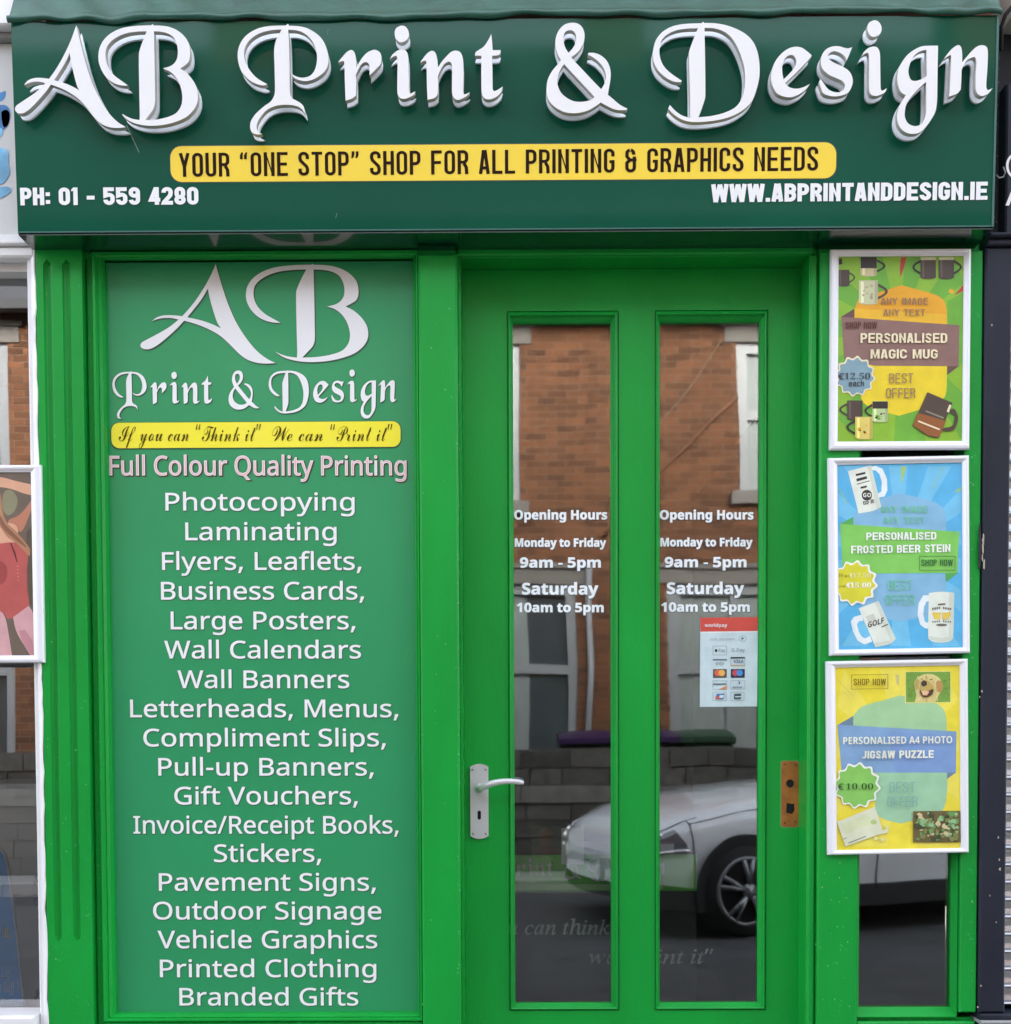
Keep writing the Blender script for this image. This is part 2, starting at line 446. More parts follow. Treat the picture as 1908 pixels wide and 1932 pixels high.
  '9': '384|120,-7 55,-2 55,79 103,73 150,75 180,81 215,98 233,114 251,144 262,181 267,222 263,222 246,201 225,183 197,171 171,167 137,168 101,176 86,184 58,206 47,220 31,254 26,274 21,318 26,367 32,388 52,425 65,441 98,465 138,480 160,484 201,484 231,479 273,462 298,445 328,408 344,377 354,340 360,275 357,220 349,167 338,129 321,93 299,62 271,35 235,15 207,4 157,-5;185,244 212,249 234,262 253,285 259,311 254,347 237,380 215,398 187,404 160,399 138,383 124,357 120,320 124,288 136,265 156,249',
  'A': '463|0,0 169,482 293,482 463,0 354,0 319,114 144,114 109,0;170,199 295,199 232,407',
  'B': '451|60,0 60,480 210,480 268,477 317,468 337,461 370,443 391,416 398,399 404,358 401,332 390,299 378,280 361,266 330,255 330,251 360,242 380,230 396,213 408,191 414,162 414,118 404,81 395,65 383,50 352,26 313,9 291,4 240,0;162,289 235,290 258,293 276,299 288,309 298,328 299,353 294,368 279,384 253,393 162,396;162,84 243,84 267,88 285,96 298,108 308,131 310,158 302,180 285,197 266,205 240,208 162,209',
  'C': '428|255,-7 208,-3 168,7 133,24 91,61 70,92 49,149 41,192 40,263 51,328 65,367 85,402 111,431 141,455 177,472 218,483 276,486 335,477 404,453 371,370 308,395 264,402 228,397 198,382 186,371 165,343 157,325 147,285 144,238 151,171 164,135 183,107 195,97 226,83 264,78 293,80 333,87 386,103 386,18 324,-1',
  'D': '497|60,0 60,480 211,480 259,477 322,461 376,432 417,390 437,356 450,315 457,270 456,206 450,170 441,138 427,109 410,84 389,61 365,43 337,27 306,15 273,7 196,0;162,84 206,84 250,88 287,101 316,123 336,154 349,194 353,242 349,290 344,311 337,329 318,359 291,380 275,387 238,395 162,396',
  'E': '376|60,0 60,480 336,480 336,396 162,396 162,379 162,291 324,291 324,208 162,208 162,84 336,84 336,0',
  'F': '369|60,0 60,480 335,480 335,396 161,396 161,273 323,273 323,189 161,189 161,0',
  'G': '486|262,-7 196,0 167,9 141,21 117,37 97,56 79,79 65,105 53,134 45,166 39,240 46,311 59,352 91,405 119,433 153,456 193,473 238,483 302,486 352,481 389,472 432,457 398,375 357,392 319,400 274,401 235,393 201,374 175,347 156,312 148,285 144,255 145,208 153,168 167,133 188,106 206,92 229,83 254,78 294,79 333,85 333,185 242,185 242,269 433,269 433,21 381,6 340,-2',
  'H': '514|60,0 60,480 162,480 162,291 194,291 352,291 352,480 453,480 453,0 352,0 352,207 162,207 162,0',
  'I': '261|21,0 21,58 80,85 80,188 80,395 21,422 21,480 240,480 240,422 181,395 181,85 240,58 240,0',
  'J': '222|10,-141 -50,-134 -50,-49 -6,-56 25,-51 39,-43 46,-35 57,-9 60,30 60,480 162,480 162,31 160,-8 153,-41 136,-81 120,-102 100,-118 65,-133 39,-139',
  'L': '379|60,0 60,480 162,480 162,84 357,84 357,0',
  'M': '633|60,0 60,480 199,480 314,113 435,480 573,480 573,0 478,0 478,243 483,375 480,375 357,0 263,0 148,376 145,376 151,249 151,0',
  'N': '546|60,0 60,480 189,480 397,120 394,480 486,480 486,0 357,0 148,363 145,363 151,248 151,0',
  'O': '535|267,-7 218,-3 176,7 139,24 95,61 72,93 56,130 42,193 39,241 45,311 56,352 72,388 95,420 139,456 176,473 219,484 268,487 317,484 360,473 396,456 440,420 462,388 479,351 493,288 496,240 490,171 479,129 462,93 440,61 396,24 360,7 317,-3;267,79 307,83 323,89 338,98 361,122 376,154 382,173 389,240 382,308 376,327 361,359 350,372 323,392 307,398 268,402 247,401 212,392 185,372 175,359 166,344 153,308 146,240 153,173 159,154 175,122 185,109 212,89 229,83',
  'P': '422|60,0 60,480 243,478 294,470 333,452 349,440 373,410 381,392 390,352 391,316 387,289 379,264 368,240 351,219 329,201 286,180 228,171 162,171 162,0;162,254 209,254 234,258 255,266 271,277 286,303 289,326 287,348 280,365 269,379 253,388 233,394 162,396',
  'R': '443|60,0 60,480 231,479 285,471 328,455 359,431 380,399 390,359 390,315 383,287 365,256 339,231 302,209 443,0 330,0 216,184 162,184 162,0;162,267 211,267 238,271 259,278 274,289 283,304 289,333 286,354 273,376 257,386 236,393 162,396',
  'S': '370|167,-7 95,1 31,22 31,117 126,83 163,78 197,79 222,87 237,102 243,121 241,145 232,160 217,172 114,225 71,259 52,286 41,310 37,339 37,371 47,407 56,423 67,438 95,461 113,470 152,482 199,486 247,482 293,471 341,453 308,373 232,398 205,401 178,400 157,392 143,378 136,360 138,337 146,324 158,313 271,253 312,220 329,196 337,178 343,145 342,112 338,93 323,59 297,31 281,20 262,10 219,-2',
  'T': '389|144,0 144,395 13,395 13,480 375,480 375,395 245,395 245,0',
  'U': '508|252,-7 193,-1 145,15 107,42 79,78 70,98 58,145 57,171 57,480 158,480 158,186 165,136 175,112 191,95 213,85 255,79 297,85 318,97 334,114 344,138 349,187 349,480 451,480 450,153 445,122 435,93 421,67 401,44 363,16 313,-1',
  'V': '437|163,0 0,480 103,480 195,188 218,89 243,194 334,480 437,480 273,0',
  'W': '649|122,0 0,480 100,480 167,193 185,92 207,211 277,480 373,480 446,197 465,92 488,218 549,480 649,480 527,0 412,0 345,258 324,364 304,257 238,0',
  'Z': '389|16,0 16,66 246,396 22,396 22,480 367,480 367,414 137,84 373,84 373,0',
  'a': '406|142,-7 111,-4 84,6 60,22 43,44 32,73 28,109 29,128 38,160 57,186 69,196 101,212 166,225 256,228 254,262 249,276 241,287 223,297 207,300 181,299 155,295 95,273 62,341 116,362 177,373 226,373 248,371 286,360 316,342 328,331 338,317 351,285 355,244 355,0 285,0 266,50 263,50 239,24 214,7 183,-3;179,66 200,69 218,75 240,92 253,118 256,170 202,168 176,164 157,156 139,139 133,125 131,109 137,84 154,71',
  'c': '345|201,-7 151,-2 109,13 75,39 61,55 41,97 35,122 30,181 33,223 40,260 53,291 70,317 103,346 130,359 160,368 193,373 245,372 285,363 324,349 295,271 251,287 217,293 186,290 167,281 152,265 141,244 134,216 132,182 135,148 141,121 153,101 168,86 187,77 210,75 249,78 282,89 313,106 313,21 290,8 265,0',
  'd': '425|169,-7 130,-1 97,15 69,41 47,78 35,125 30,183 35,240 48,288 57,308 83,340 114,361 151,372 196,372 228,363 252,347 277,320 280,320 273,379 273,510 373,510 373,0 296,0 277,48 273,48 248,20 224,4 204,-3;203,73 239,79 262,98 275,128 279,182 275,229 263,264 257,273 240,285 202,292 173,285 150,264 136,229 132,181 136,134 150,100 173,80',
  'e': '397|218,-7 166,-2 135,8 107,21 83,40 63,63 47,90 36,123 31,160 31,202 36,240 45,273 69,314 89,335 113,352 155,368 187,373 228,372 251,369 291,354 308,343 337,315 348,297 357,278 367,232 368,158 132,158 135,132 149,101 175,79 197,71 235,68 278,73 307,80 347,97 347,19 290,0;134,225 274,225 269,256 257,280 235,297 204,302 178,298 156,283 141,259',
  'g': '425|189,-161 117,-156 52,-140 52,-60 98,-75 146,-85 195,-88 219,-86 238,-79 253,-67 264,-51 271,-30 275,48 252,23 236,11 209,-1 179,-6 148,-5 128,-1 94,16 80,28 56,61 46,81 34,127 31,154 31,212 34,238 47,285 56,305 81,338 96,351 131,368 171,373 213,367 249,350 277,320 280,320 288,367 373,367 373,-1 371,-26 361,-70 352,-89 326,-120 291,-143 245,-157;204,72 227,74 246,82 267,102 277,137 279,182 275,233 261,267 238,286 203,292 181,289 164,280 150,264 140,243 134,215 132,181 134,148 140,121 150,99 164,84 182,75',
  'h': '441|52,0 52,510 152,510 152,389 148,320 153,320 173,344 198,361 227,370 259,373 296,370 328,359 355,342 375,316 387,282 390,262 391,0 291,0 289,238 284,258 276,274 265,285 250,291 232,293 205,290 184,280 170,262 160,238 153,191 152,0',
  'i': '205|103,412 75,417 59,427 52,438 48,461 52,485 59,496 75,506 103,510 130,506 146,496 155,478 157,461 155,445 146,427 130,417;52,0 52,367 152,367 152,0',
  'l': '205|52,0 52,510 152,510 152,0',
  'm': '660|52,0 52,367 129,367 142,320 148,320 168,344 194,361 224,370 255,373 292,370 323,360 348,344 366,320 375,320 395,344 412,356 442,368 472,373 503,373 538,365 566,351 587,330 601,300 608,262 609,0 509,0 508,238 503,258 495,274 485,285 471,291 454,293 430,290 411,281 398,265 385,231 381,184 381,0 281,0 279,238 275,258 267,274 256,285 242,291 226,293 201,290 182,280 168,262 159,238 153,191 152,0',
  'n': '441|52,0 52,367 129,367 142,320 148,320 168,344 186,356 206,365 238,372 261,373 297,370 329,359 355,342 375,316 387,282 390,262 391,0 291,0 291,214 287,249 277,274 265,285 250,291 232,293 204,290 184,280 169,262 160,238 153,191 152,0',
  'o': '416|207,-7 174,-4 129,9 103,23 80,43 53,80 40,111 33,145 30,184 36,240 42,265 63,307 78,324 114,352 134,361 182,372 209,373 242,371 272,364 313,343 336,324 363,287 375,257 383,223 385,184 384,155 373,103 364,81 337,43 302,15 281,6 258,-1;208,74 242,81 266,102 279,136 283,184 279,232 266,266 242,286 208,293 173,286 150,266 137,232 132,184 137,136 150,102 174,81',
  'p': '425|52,-161 52,367 134,367 148,319 152,319 170,340 192,357 221,369 244,373 276,372 312,361 343,340 368,308 385,266 391,241 395,184 390,127 385,102 367,59 355,42 326,15 293,-1 274,-5 241,-6 208,0 183,13 152,40 147,40 152,-5 152,-161;226,75 255,82 276,103 289,138 293,185 291,218 285,245 276,266 262,281 245,290 224,293 191,287 170,269 157,239 152,185 156,138 168,103 174,94 190,82',
  'r': '305|52,0 52,367 128,367 143,305 148,305 175,339 212,364 245,373 291,371 283,277 245,280 205,271 178,254 159,227 152,187 152,0',
  's': '334|152,-7 86,-2 31,15 31,97 95,75 155,66 180,69 197,75 206,85 210,98 204,115 193,126 90,175 67,190 49,207 38,227 31,252 30,271 35,303 48,328 58,339 84,356 116,367 154,373 187,373 251,364 304,345 274,273 215,294 174,300 141,293 131,283 130,270 135,260 148,250 244,206 268,192 286,175 300,155 307,129 308,109 304,75 291,46 281,34 255,14 220,1',
  't': '291|178,-7 147,-4 119,4 96,19 78,41 67,73 64,100 63,291 15,291 15,334 71,367 99,445 163,445 163,367 266,367 266,291 163,291 163,115 169,92 175,84 189,76 223,74 270,85 270,10 222,-3',
  'u': '441|181,-7 144,-3 112,7 98,15 75,37 59,67 51,105 50,128 50,367 150,367 150,152 154,118 165,93 176,82 191,75 210,73 237,77 258,87 272,104 281,128 288,175 289,367 389,367 389,0 312,0 299,47 293,47 273,23 245,6 214,-4',
  'w': '575|111,0 7,367 106,367 151,192 169,84 171,84 187,187 233,367 343,367 389,178 402,84 405,84 423,192 470,367 568,367 463,0 354,0 288,290 285,290 218,0',
  'y': '382|74,-161 23,-156 23,-77 73,-80 99,-72 112,-61 129,-40 146,3 0,367 109,367 182,151 191,97 205,156 275,367 382,367 227,-47 211,-82 191,-110 153,-141 107,-158',
 },
 'S': {
  ' ': '175|',
  '-': '216|27,154 27,206 189,206 189,154',
  '.': '180|89,-9 69,-5 57,5 50,22 48,36 50,51 57,67 69,77 89,81 110,77 123,67 130,51 132,36 130,22 123,5 110,-5',
  '0': '375|188,-7 150,-3 118,7 91,24 60,61 44,93 34,130 25,193 23,241 27,311 34,352 44,388 60,420 91,456 118,473 150,483 189,486 225,483 257,473 283,456 314,419 330,388 341,351 348,310 353,240 351,193 341,129 330,93 314,61 283,24 256,7 225,-3;188,37 200,38 219,50 233,74 243,131 248,240 243,349 233,406 227,419 211,437 189,443 166,437 157,429 144,406 132,349 127,240 132,131 144,74 157,50 166,43',
  '1': '375|65,0 65,36 131,37 146,45 152,58 154,416 101,359 74,346 57,347 40,359 31,375 28,396 91,420 179,482 254,482 256,61 263,44 276,37 343,36 343,0',
  '2': '375|24,0 24,69 136,184 187,245 214,297 222,327 226,360 223,405 212,427 202,437 189,443 163,444 137,432 126,416 116,380 112,329 68,336 43,350 32,365 26,396 34,426 49,447 72,465 103,478 129,483 174,486 220,483 258,473 274,465 300,446 318,421 323,407 328,367 324,344 316,322 298,289 259,242 87,74 257,75 274,82 288,95 297,113 305,141 345,141 341,0',
  '3': '375|163,-7 104,-2 81,5 53,18 39,29 26,47 19,67 19,82 23,96 36,113 54,123 76,126 78,100 86,79 99,62 125,46 158,40 187,44 211,56 226,72 238,105 241,139 238,163 222,193 205,210 181,221 153,226 95,227 95,269 166,272 188,281 204,296 220,327 224,353 225,379 219,409 206,431 186,443 162,445 142,439 129,425 120,406 113,375 111,341 75,345 47,356 30,374 24,401 28,423 41,444 75,469 128,483 196,485 237,479 271,466 299,448 317,423 327,394 328,377 324,348 315,323 298,301 277,283 253,267 225,256 279,238 305,222 319,209 331,193 340,174 344,151 344,125 338,90 329,70 312,44 297,31 271,15 241,3 209,-3',
  '4': '375|121,0 121,36 161,38 179,44 188,52 194,74 195,125 9,125 9,166 199,480 293,480 293,169 363,169 363,125 293,125 293,74 297,58 309,44 327,38 357,36 357,0;56,169 195,169 195,328 199,416 155,334',
  '5': '375|165,-7 119,-4 74,9 45,29 36,41 28,61 29,89 37,105 53,116 81,121 84,96 90,77 111,52 123,46 146,41 183,45 201,54 217,69 229,92 236,122 236,164 231,192 221,214 195,236 173,244 146,247 109,245 71,235 40,247 62,480 316,480 319,357 281,357 270,394 264,401 254,405 105,406 94,281 126,288 168,291 216,287 258,276 293,256 319,228 328,211 339,171 339,134 333,96 319,65 299,40 274,22 236,4 205,-3',
  '6': '375|197,-7 150,-1 122,10 86,37 67,62 45,111 35,151 30,222 33,275 42,325 57,370 77,409 104,441 137,466 163,477 206,486 249,485 291,476 307,468 324,454 332,443 339,425 340,406 336,393 322,376 307,367 287,362 260,360 255,407 249,424 240,438 232,443 216,447 203,445 180,435 161,415 139,366 130,322 125,269 161,286 207,294 256,290 288,278 315,258 326,245 343,214 351,176 351,132 342,90 334,71 313,38 298,25 264,5 221,-5;199,38 215,41 228,49 244,74 253,113 254,166 247,208 238,228 219,247 193,253 161,246 132,228 125,221 126,190 135,116 147,81 170,48 189,39',
  '7': '375|111,0 289,406 102,405 93,403 80,391 74,372 70,338 30,338 33,480 353,480 353,447 168,0',
  '8': '375|183,-7 148,-5 118,1 91,11 60,31 44,48 32,67 22,99 20,122 23,150 39,184 67,211 119,242 74,276 57,296 45,316 38,339 36,364 39,395 46,414 56,432 70,449 99,469 140,482 191,486 235,483 271,471 299,453 318,429 325,415 330,401 334,369 332,344 324,322 310,305 292,289 244,260 296,230 330,199 349,166 355,127 350,88 344,71 324,41 310,29 294,18 256,2 234,-3;203,283 230,304 242,324 249,350 249,383 240,413 226,432 206,444 179,447 156,438 141,418 132,392 131,361 135,341 149,318 172,300;187,32 218,37 241,55 257,82 261,104 261,126 252,154 239,170 208,192 164,216 137,192 121,170 112,142 111,107 120,74 139,49 156,38',
  '9': '375|152,-7 106,-2 88,4 67,17 53,33 45,51 42,69 46,87 57,100 75,107 92,71 103,56 118,45 145,36 183,41 205,57 223,84 237,122 246,171 251,230 234,212 212,198 176,186 136,186 103,194 87,201 60,220 40,248 28,282 24,339 28,369 36,396 56,431 74,450 107,472 133,481 162,486 193,486 238,476 264,463 298,433 316,405 330,372 340,332 345,286 344,225 338,173 326,126 308,84 284,49 253,21 228,8 200,-2;184,233 206,236 224,245 239,260 251,278 245,352 231,403 209,432 201,437 181,441 156,434 137,413 125,377 121,328 123,299 128,275 137,257 149,244 165,236',
  'W': '611|171,-11 30,400 12,430 3,435 -15,439 -15,455 181,455 181,439 157,435 145,427 141,415 141,400 148,373 223,153 301,353 278,418 263,432 229,439 229,455 439,455 439,439 404,432 394,420 393,409 474,166 543,377 548,402 544,425 529,434 503,439 503,455 624,455 624,439 607,433 598,425 578,388 446,-11 428,-11 316,309 190,-11',
  'a': '344|255,-10 239,-9 216,1 208,10 200,35 168,11 151,2 133,-4 95,-9 74,-6 55,0 40,11 29,26 21,53 21,77 31,104 50,126 98,155 143,173 199,190 198,250 193,272 182,286 156,295 123,293 115,290 105,281 104,272 119,248 123,231 120,215 110,202 95,194 77,191 59,194 49,199 38,212 34,223 35,252 44,272 69,295 95,308 126,316 162,318 205,315 239,307 252,300 263,292 280,271 285,259 292,228 294,42 297,37 304,34 320,42 329,28 294,-1 281,-6;151,34 178,44 199,63 199,169 174,162 154,151 138,139 127,123 120,105 118,84 122,56 133,39',
  'n': '381|18,0 18,16 39,21 47,29 52,56 52,266 43,287 31,293 19,294 19,310 148,310 148,267 175,296 190,306 224,317 243,318 270,315 292,306 309,292 321,271 328,244 332,38 337,26 343,21 363,16 363,0 202,0 202,16 215,17 228,26 234,44 235,56 234,241 229,258 223,265 203,271 193,270 173,262 148,235 148,43 157,23 180,16 180,0',
  'o': '336|169,-10 140,-8 114,-1 90,11 60,37 44,58 27,96 21,124 19,154 21,184 27,213 38,239 60,272 90,297 114,309 140,316 168,318 196,316 222,309 245,298 275,273 298,240 308,214 315,185 317,154 315,123 308,94 298,69 275,36 245,11 222,-1 197,-8;169,11 193,18 204,31 211,44 217,81 220,154 217,227 208,271 192,292 169,299 144,292 128,271 120,227 117,154 120,82 126,44 133,31 144,18',
  's': '288|151,-10 122,-6 73,9 60,4 51,-9 36,-9 36,105 53,105 66,68 79,48 95,32 121,17 148,15 174,23 189,40 192,58 188,76 176,92 85,142 54,169 45,185 39,202 37,220 40,247 49,270 65,291 98,312 125,318 145,319 213,305 223,308 230,319 244,319 244,222 228,222 209,262 196,277 174,291 149,296 130,294 116,286 106,269 106,249 115,232 134,218 202,184 229,165 246,144 255,117 257,95 254,65 237,28 218,10 194,-3',
  'w': '435|122,-10 15,269 4,287 -11,293 -11,310 138,310 138,293 118,288 115,282 115,269 167,127 211,235 193,283 185,292 168,295 168,310 323,310 323,293 302,288 296,281 296,274 336,141 387,273 382,287 356,295 356,310 445,310 445,295 427,287 414,263 304,-10 289,-10 223,197 140,-10',
 },
 'C': {
  ' ': '175|',
  '&': '492|187,-7 144,-3 125,2 91,17 64,40 54,54 40,86 37,105 36,142 43,172 63,208 96,238 139,266 99,318 85,348 81,370 82,398 84,413 95,439 114,459 139,475 169,484 221,486 266,475 299,450 306,439 317,414 320,383 317,357 301,322 273,293 224,258 354,133 379,172 401,240 461,240 444,185 428,148 415,125 392,95 490,0 410,0 352,56 307,24 268,5 222,-5;188,293 238,329 250,343 260,366 261,391 255,412 240,428 219,437 193,438 169,432 151,419 140,399 139,375 147,345 161,324;189,46 229,49 252,55 282,70 314,93 175,229 133,200 112,178 100,150 98,115 108,84 131,61 163,48',
  'I': '423|148,-5 102,1 77,10 56,25 37,51 34,72 36,89 47,111 60,123 75,132 108,136 125,132 133,126 142,114 144,104 141,82 129,72 89,60 84,55 82,48 86,36 95,28 126,15 153,14 177,20 212,41 232,63 251,90 267,124 229,136 200,157 183,186 177,220 179,242 188,264 202,286 221,307 257,337 286,356 317,372 370,393 425,408 482,417 541,420 556,416 557,410 553,406 519,400 495,383 464,340 435,281 381,149 412,164 435,187 450,219 456,256 459,264 468,263 473,258 473,234 467,205 447,169 414,143 369,128 354,102 336,78 315,57 279,30 239,11 210,2;276,142 319,229 363,300 413,355 469,396 406,381 351,355 304,319 266,276 241,231 232,192 234,179 243,158 263,145',
  'L': '428|124,-5 88,-1 70,5 58,14 46,35 45,46 52,61 74,77 113,83 155,76 208,58 237,101 265,161 230,166 201,177 177,194 152,226 145,252 147,292 163,329 182,353 219,383 251,398 286,410 322,417 361,420 389,418 402,412 402,406 398,403 328,395 281,376 244,349 213,308 197,265 197,238 201,219 210,203 231,186 250,179 271,177 303,244 340,303 380,352 421,389 461,413 486,420 507,420 523,417 537,410 549,400 559,380 559,348 551,323 529,288 497,254 456,222 408,194 369,177 339,118 321,93 301,70 257,34 297,21 316,22 337,29 368,49 400,74 504,171 525,181 545,179 509,152 394,42 365,20 345,9 320,1 292,1 268,5 233,21 181,2;377,199 407,214 444,239 468,261 493,293 509,322 520,359 521,382 512,399 500,402 481,397 460,380 439,353 408,289;118,13 162,20 197,42 169,55 140,63 111,65 87,62 68,50 65,40 67,34 85,19',
  'M': '543|41,-5 21,-3 5,3 -9,13 -22,34 -26,58 -24,77 -17,94 -2,112 18,124 34,127 51,127 70,119 79,104 80,89 76,77 63,67 24,54 16,46 13,35 22,20 40,12 61,15 78,25 102,46 123,73 231,239 304,334 369,402 387,415 404,419 412,417 416,409 410,378 317,166 298,113 289,77 362,204 399,258 447,321 491,368 538,409 558,420 573,416 575,410 571,399 512,264 437,75 427,44 426,24 430,21 446,26 476,45 621,171 638,181 660,179 631,158 546,76 497,35 470,16 445,3 423,-4 398,-3 385,3 369,19 360,41 359,64 370,118 387,155 444,259 510,365 453,299 389,211 348,145 288,29 269,4 254,-3 242,-3 232,1 223,10 216,22 210,46 211,84 226,135 254,198 292,270 338,345 297,296 249,232 156,87 124,42 102,19 79,4',
  'P': '462|162,-5 131,-2 104,5 82,16 66,32 56,50 52,71 54,88 65,109 85,125 100,131 124,133 146,126 159,111 162,96 160,86 155,78 143,69 105,57 101,47 105,36 122,21 149,13 184,17 210,29 234,50 258,79 281,118 304,167 242,145 233,146 233,155 265,173 313,187 338,234 365,276 394,312 425,343 457,368 492,387 468,395 427,402 348,397 307,389 268,375 232,357 200,334 172,307 154,281 144,256 143,244 146,226 157,214 176,204 194,203 230,215 272,248 290,269 310,303 329,362 333,366 338,366 344,351 345,317 341,290 332,265 320,242 296,214 277,199 255,188 231,182 206,179 171,184 145,196 128,217 123,242 127,269 147,305 171,332 202,357 241,379 294,401 341,413 388,419 430,419 482,410 514,398 558,409 578,410 586,408 587,404 583,401 535,386 555,370 571,352 580,331 583,316 583,299 578,279 568,260 553,242 522,217 483,197 437,183 403,177 388,141 359,94 336,67 295,34 265,17 232,5 198,-2;411,197 439,207 456,218 479,240 497,266 511,295 517,326 516,352 507,374 483,351 459,315 436,263',
  'S': '418|140,-5 90,1 53,17 30,42 23,62 23,82 31,105 41,118 55,128 71,134 88,136 118,129 130,118 134,110 135,95 131,82 123,72 112,66 79,61 72,55 71,46 75,35 88,24 107,17 130,14 167,23 192,39 216,63 238,95 269,160 221,170 195,185 166,215 153,252 153,279 159,304 172,328 190,352 214,372 242,390 292,410 357,419 399,418 411,412 412,405 406,400 343,396 322,391 291,377 248,345 223,313 210,286 206,267 205,237 209,219 217,204 238,187 256,180 277,177 299,227 334,287 374,338 416,379 459,407 489,418 524,418 538,413 550,404 564,379 566,364 564,343 550,309 514,264 476,231 446,211 377,177 361,143 342,111 320,83 280,46 236,18 205,6 173,-2;383,199 412,217 448,245 472,268 498,300 517,332 527,360 527,381 517,398 504,401 486,395 466,379 445,351 413,287',
  'T': '414|212,175 182,179 166,187 154,198 142,220 141,250 154,288 171,315 208,354 241,377 301,406 366,419 408,419 524,399 556,401 579,410 584,407 582,394 567,374 547,358 523,349 499,348 474,353 394,380 340,390 297,383 245,359 201,322 171,280 164,263 160,239 163,223 171,211 188,201 210,201 233,212 255,232 275,259 290,289 298,321 298,359 303,364 309,364 314,358 327,329 331,303 329,276 315,236 288,203 252,182;166,-5 111,1 83,10 62,23 48,41 41,62 42,90 54,112 74,128 97,135 126,133 136,129 148,118 154,100 153,90 146,77 132,67 102,62 90,54 89,42 93,35 112,22 142,15 175,16 207,25 227,35 254,57 279,90 303,134 340,224 366,268 395,302 422,327 443,342 460,346 462,333 447,310 438,288 413,168 390,117 369,85 328,46 277,15 236,3',
  'W': '623|163,-4 146,1 145,11 164,35 229,104 288,184 332,261 349,304 355,333 357,351 352,378 338,394 314,400 287,396 257,385 224,368 191,345 143,300 123,275 107,246 98,208 101,190 109,176 127,165 137,163 152,166 174,180 201,207 226,242 249,288 258,317 259,353 263,360 272,358 278,352 290,319 292,276 283,239 273,216 258,195 232,169 210,156 188,147 164,142 140,142 112,150 92,166 81,189 80,223 90,255 110,288 144,330 185,366 221,390 257,407 292,417 324,420 357,417 384,407 407,390 424,368 437,329 437,296 433,277 417,239 405,220 354,159 259,71 305,101 399,180 497,281 585,383 620,415 631,416 639,408 553,200 525,124 515,91 578,181 658,275 692,307 721,330 738,337 750,333 682,270 627,208 575,136 513,37 490,9 481,2 468,1 458,5 441,29 432,66 434,102 440,128 464,187 504,255 410,160 339,100 251,41 187,6',
  'a': '355|210,-5 194,-2 180,7 170,21 167,40 141,16 113,1 98,-3 74,-4 56,0 41,7 24,25 17,48 18,75 27,101 43,126 73,158 109,183 138,198 168,205 200,206 219,199 231,186 234,177 247,204 322,207 241,37 243,32 247,30 260,35 311,75 324,62 292,33 262,12 234,0;97,12 120,19 137,31 163,60 188,96 210,133 220,159 219,173 208,185 193,188 171,176 146,152 116,112 93,69 83,37 83,22',
  'c': '259|95,-5 74,-3 55,4 40,14 29,28 22,45 21,75 27,100 36,117 54,141 77,163 103,181 131,195 158,204 184,207 209,204 229,196 238,187 245,171 245,156 237,140 226,131 216,129 204,129 195,133 188,143 187,158 195,172 210,181 199,186 185,181 155,149 124,103 103,63 95,32 97,23 103,18 125,18 160,33 211,75 224,62 191,33 159,12 128,-1',
  'e': '276|101,-5 76,-2 55,5 37,16 23,31 14,48 11,66 13,82 23,106 40,130 62,152 88,173 117,189 146,201 173,206 198,205 218,198 233,185 240,168 238,148 227,129 208,111 181,95 148,82 97,69 87,41 86,25 90,19 100,16 135,19 165,30 185,41 228,75 240,62 206,33 170,12 134,-1;104,86 140,97 160,109 176,125 193,154 194,172 189,184 182,186 172,183 150,163 126,129',
  'f': '358|215,62 186,30 153,6 123,-4 91,-6 -11,-183 -94,-192 32,25 24,41 26,57 42,72 60,76 112,159 61,113 50,127 88,160 117,191 150,232 221,333 247,363 271,385 306,404 329,408 344,407 357,403 373,390 377,380 378,357 373,336 362,314 326,268 259,210 190,167 103,15 128,18 157,31 173,45 200,75;190,190 254,233 300,279 320,309 332,338 336,370 330,382 318,386 305,380 278,351 230,273',
  'g': '354|314,62 273,31 210,-1 176,-59 143,-107 110,-146 77,-175 43,-192 9,-198 -29,-192 -43,-184 -53,-174 -60,-161 -62,-146 -57,-121 -41,-96 -14,-72 23,-49 70,-26 128,-5 143,22 111,3 89,-3 69,-4 52,0 37,8 20,26 14,41 14,76 28,111 54,144 97,178 146,201 184,207 216,200 223,194 230,179 244,203 327,210 226,28 268,50 301,75;91,12 107,16 131,31 148,49 171,80 192,115 212,158 214,176 207,186 192,187 175,174 143,139 111,95 89,60 77,32 78,17;4,-179 26,-170 50,-144 79,-98 117,-30 78,-44 44,-62 17,-83 -3,-106 -15,-128 -19,-160 -9,-176',
  'h': '381|343,62 288,13 259,-1 240,-4 227,-2 211,6 202,16 192,44 193,63 197,78 216,111 272,176 273,184 265,184 233,168 186,125 154,84 99,1 14,-5 101,160 56,113 43,127 91,174 128,222 221,385 302,394 164,132 207,173 245,198 278,207 297,203 313,192 320,181 325,159 324,137 312,111 260,42 255,24 261,21 277,30 329,75',
  'i': '231|184,243 170,245 156,254 150,268 151,282 159,295 172,305 187,309 205,308 216,302 223,292 224,271 220,262 209,251;194,62 156,26 122,3 93,-4 70,-3 57,0 41,16 36,27 35,45 47,79 84,148 49,113 36,127 107,201 201,207 118,55 105,27 109,21 129,29 181,75',
  'k': '365|13,-5 104,165 55,113 42,127 93,180 130,226 221,385 301,394 95,1;218,-5 193,3 182,13 178,27 182,57 208,100 209,108 202,114 173,113 168,118 168,125 175,132 203,135 215,141 251,186 269,201 289,207 318,203 329,195 336,179 334,162 324,149 304,142 284,148 276,158 276,170 281,178 275,180 231,129 256,116 268,99 271,80 262,45 264,40 272,40 280,46 312,75 325,62 293,32 265,11 240,-1',
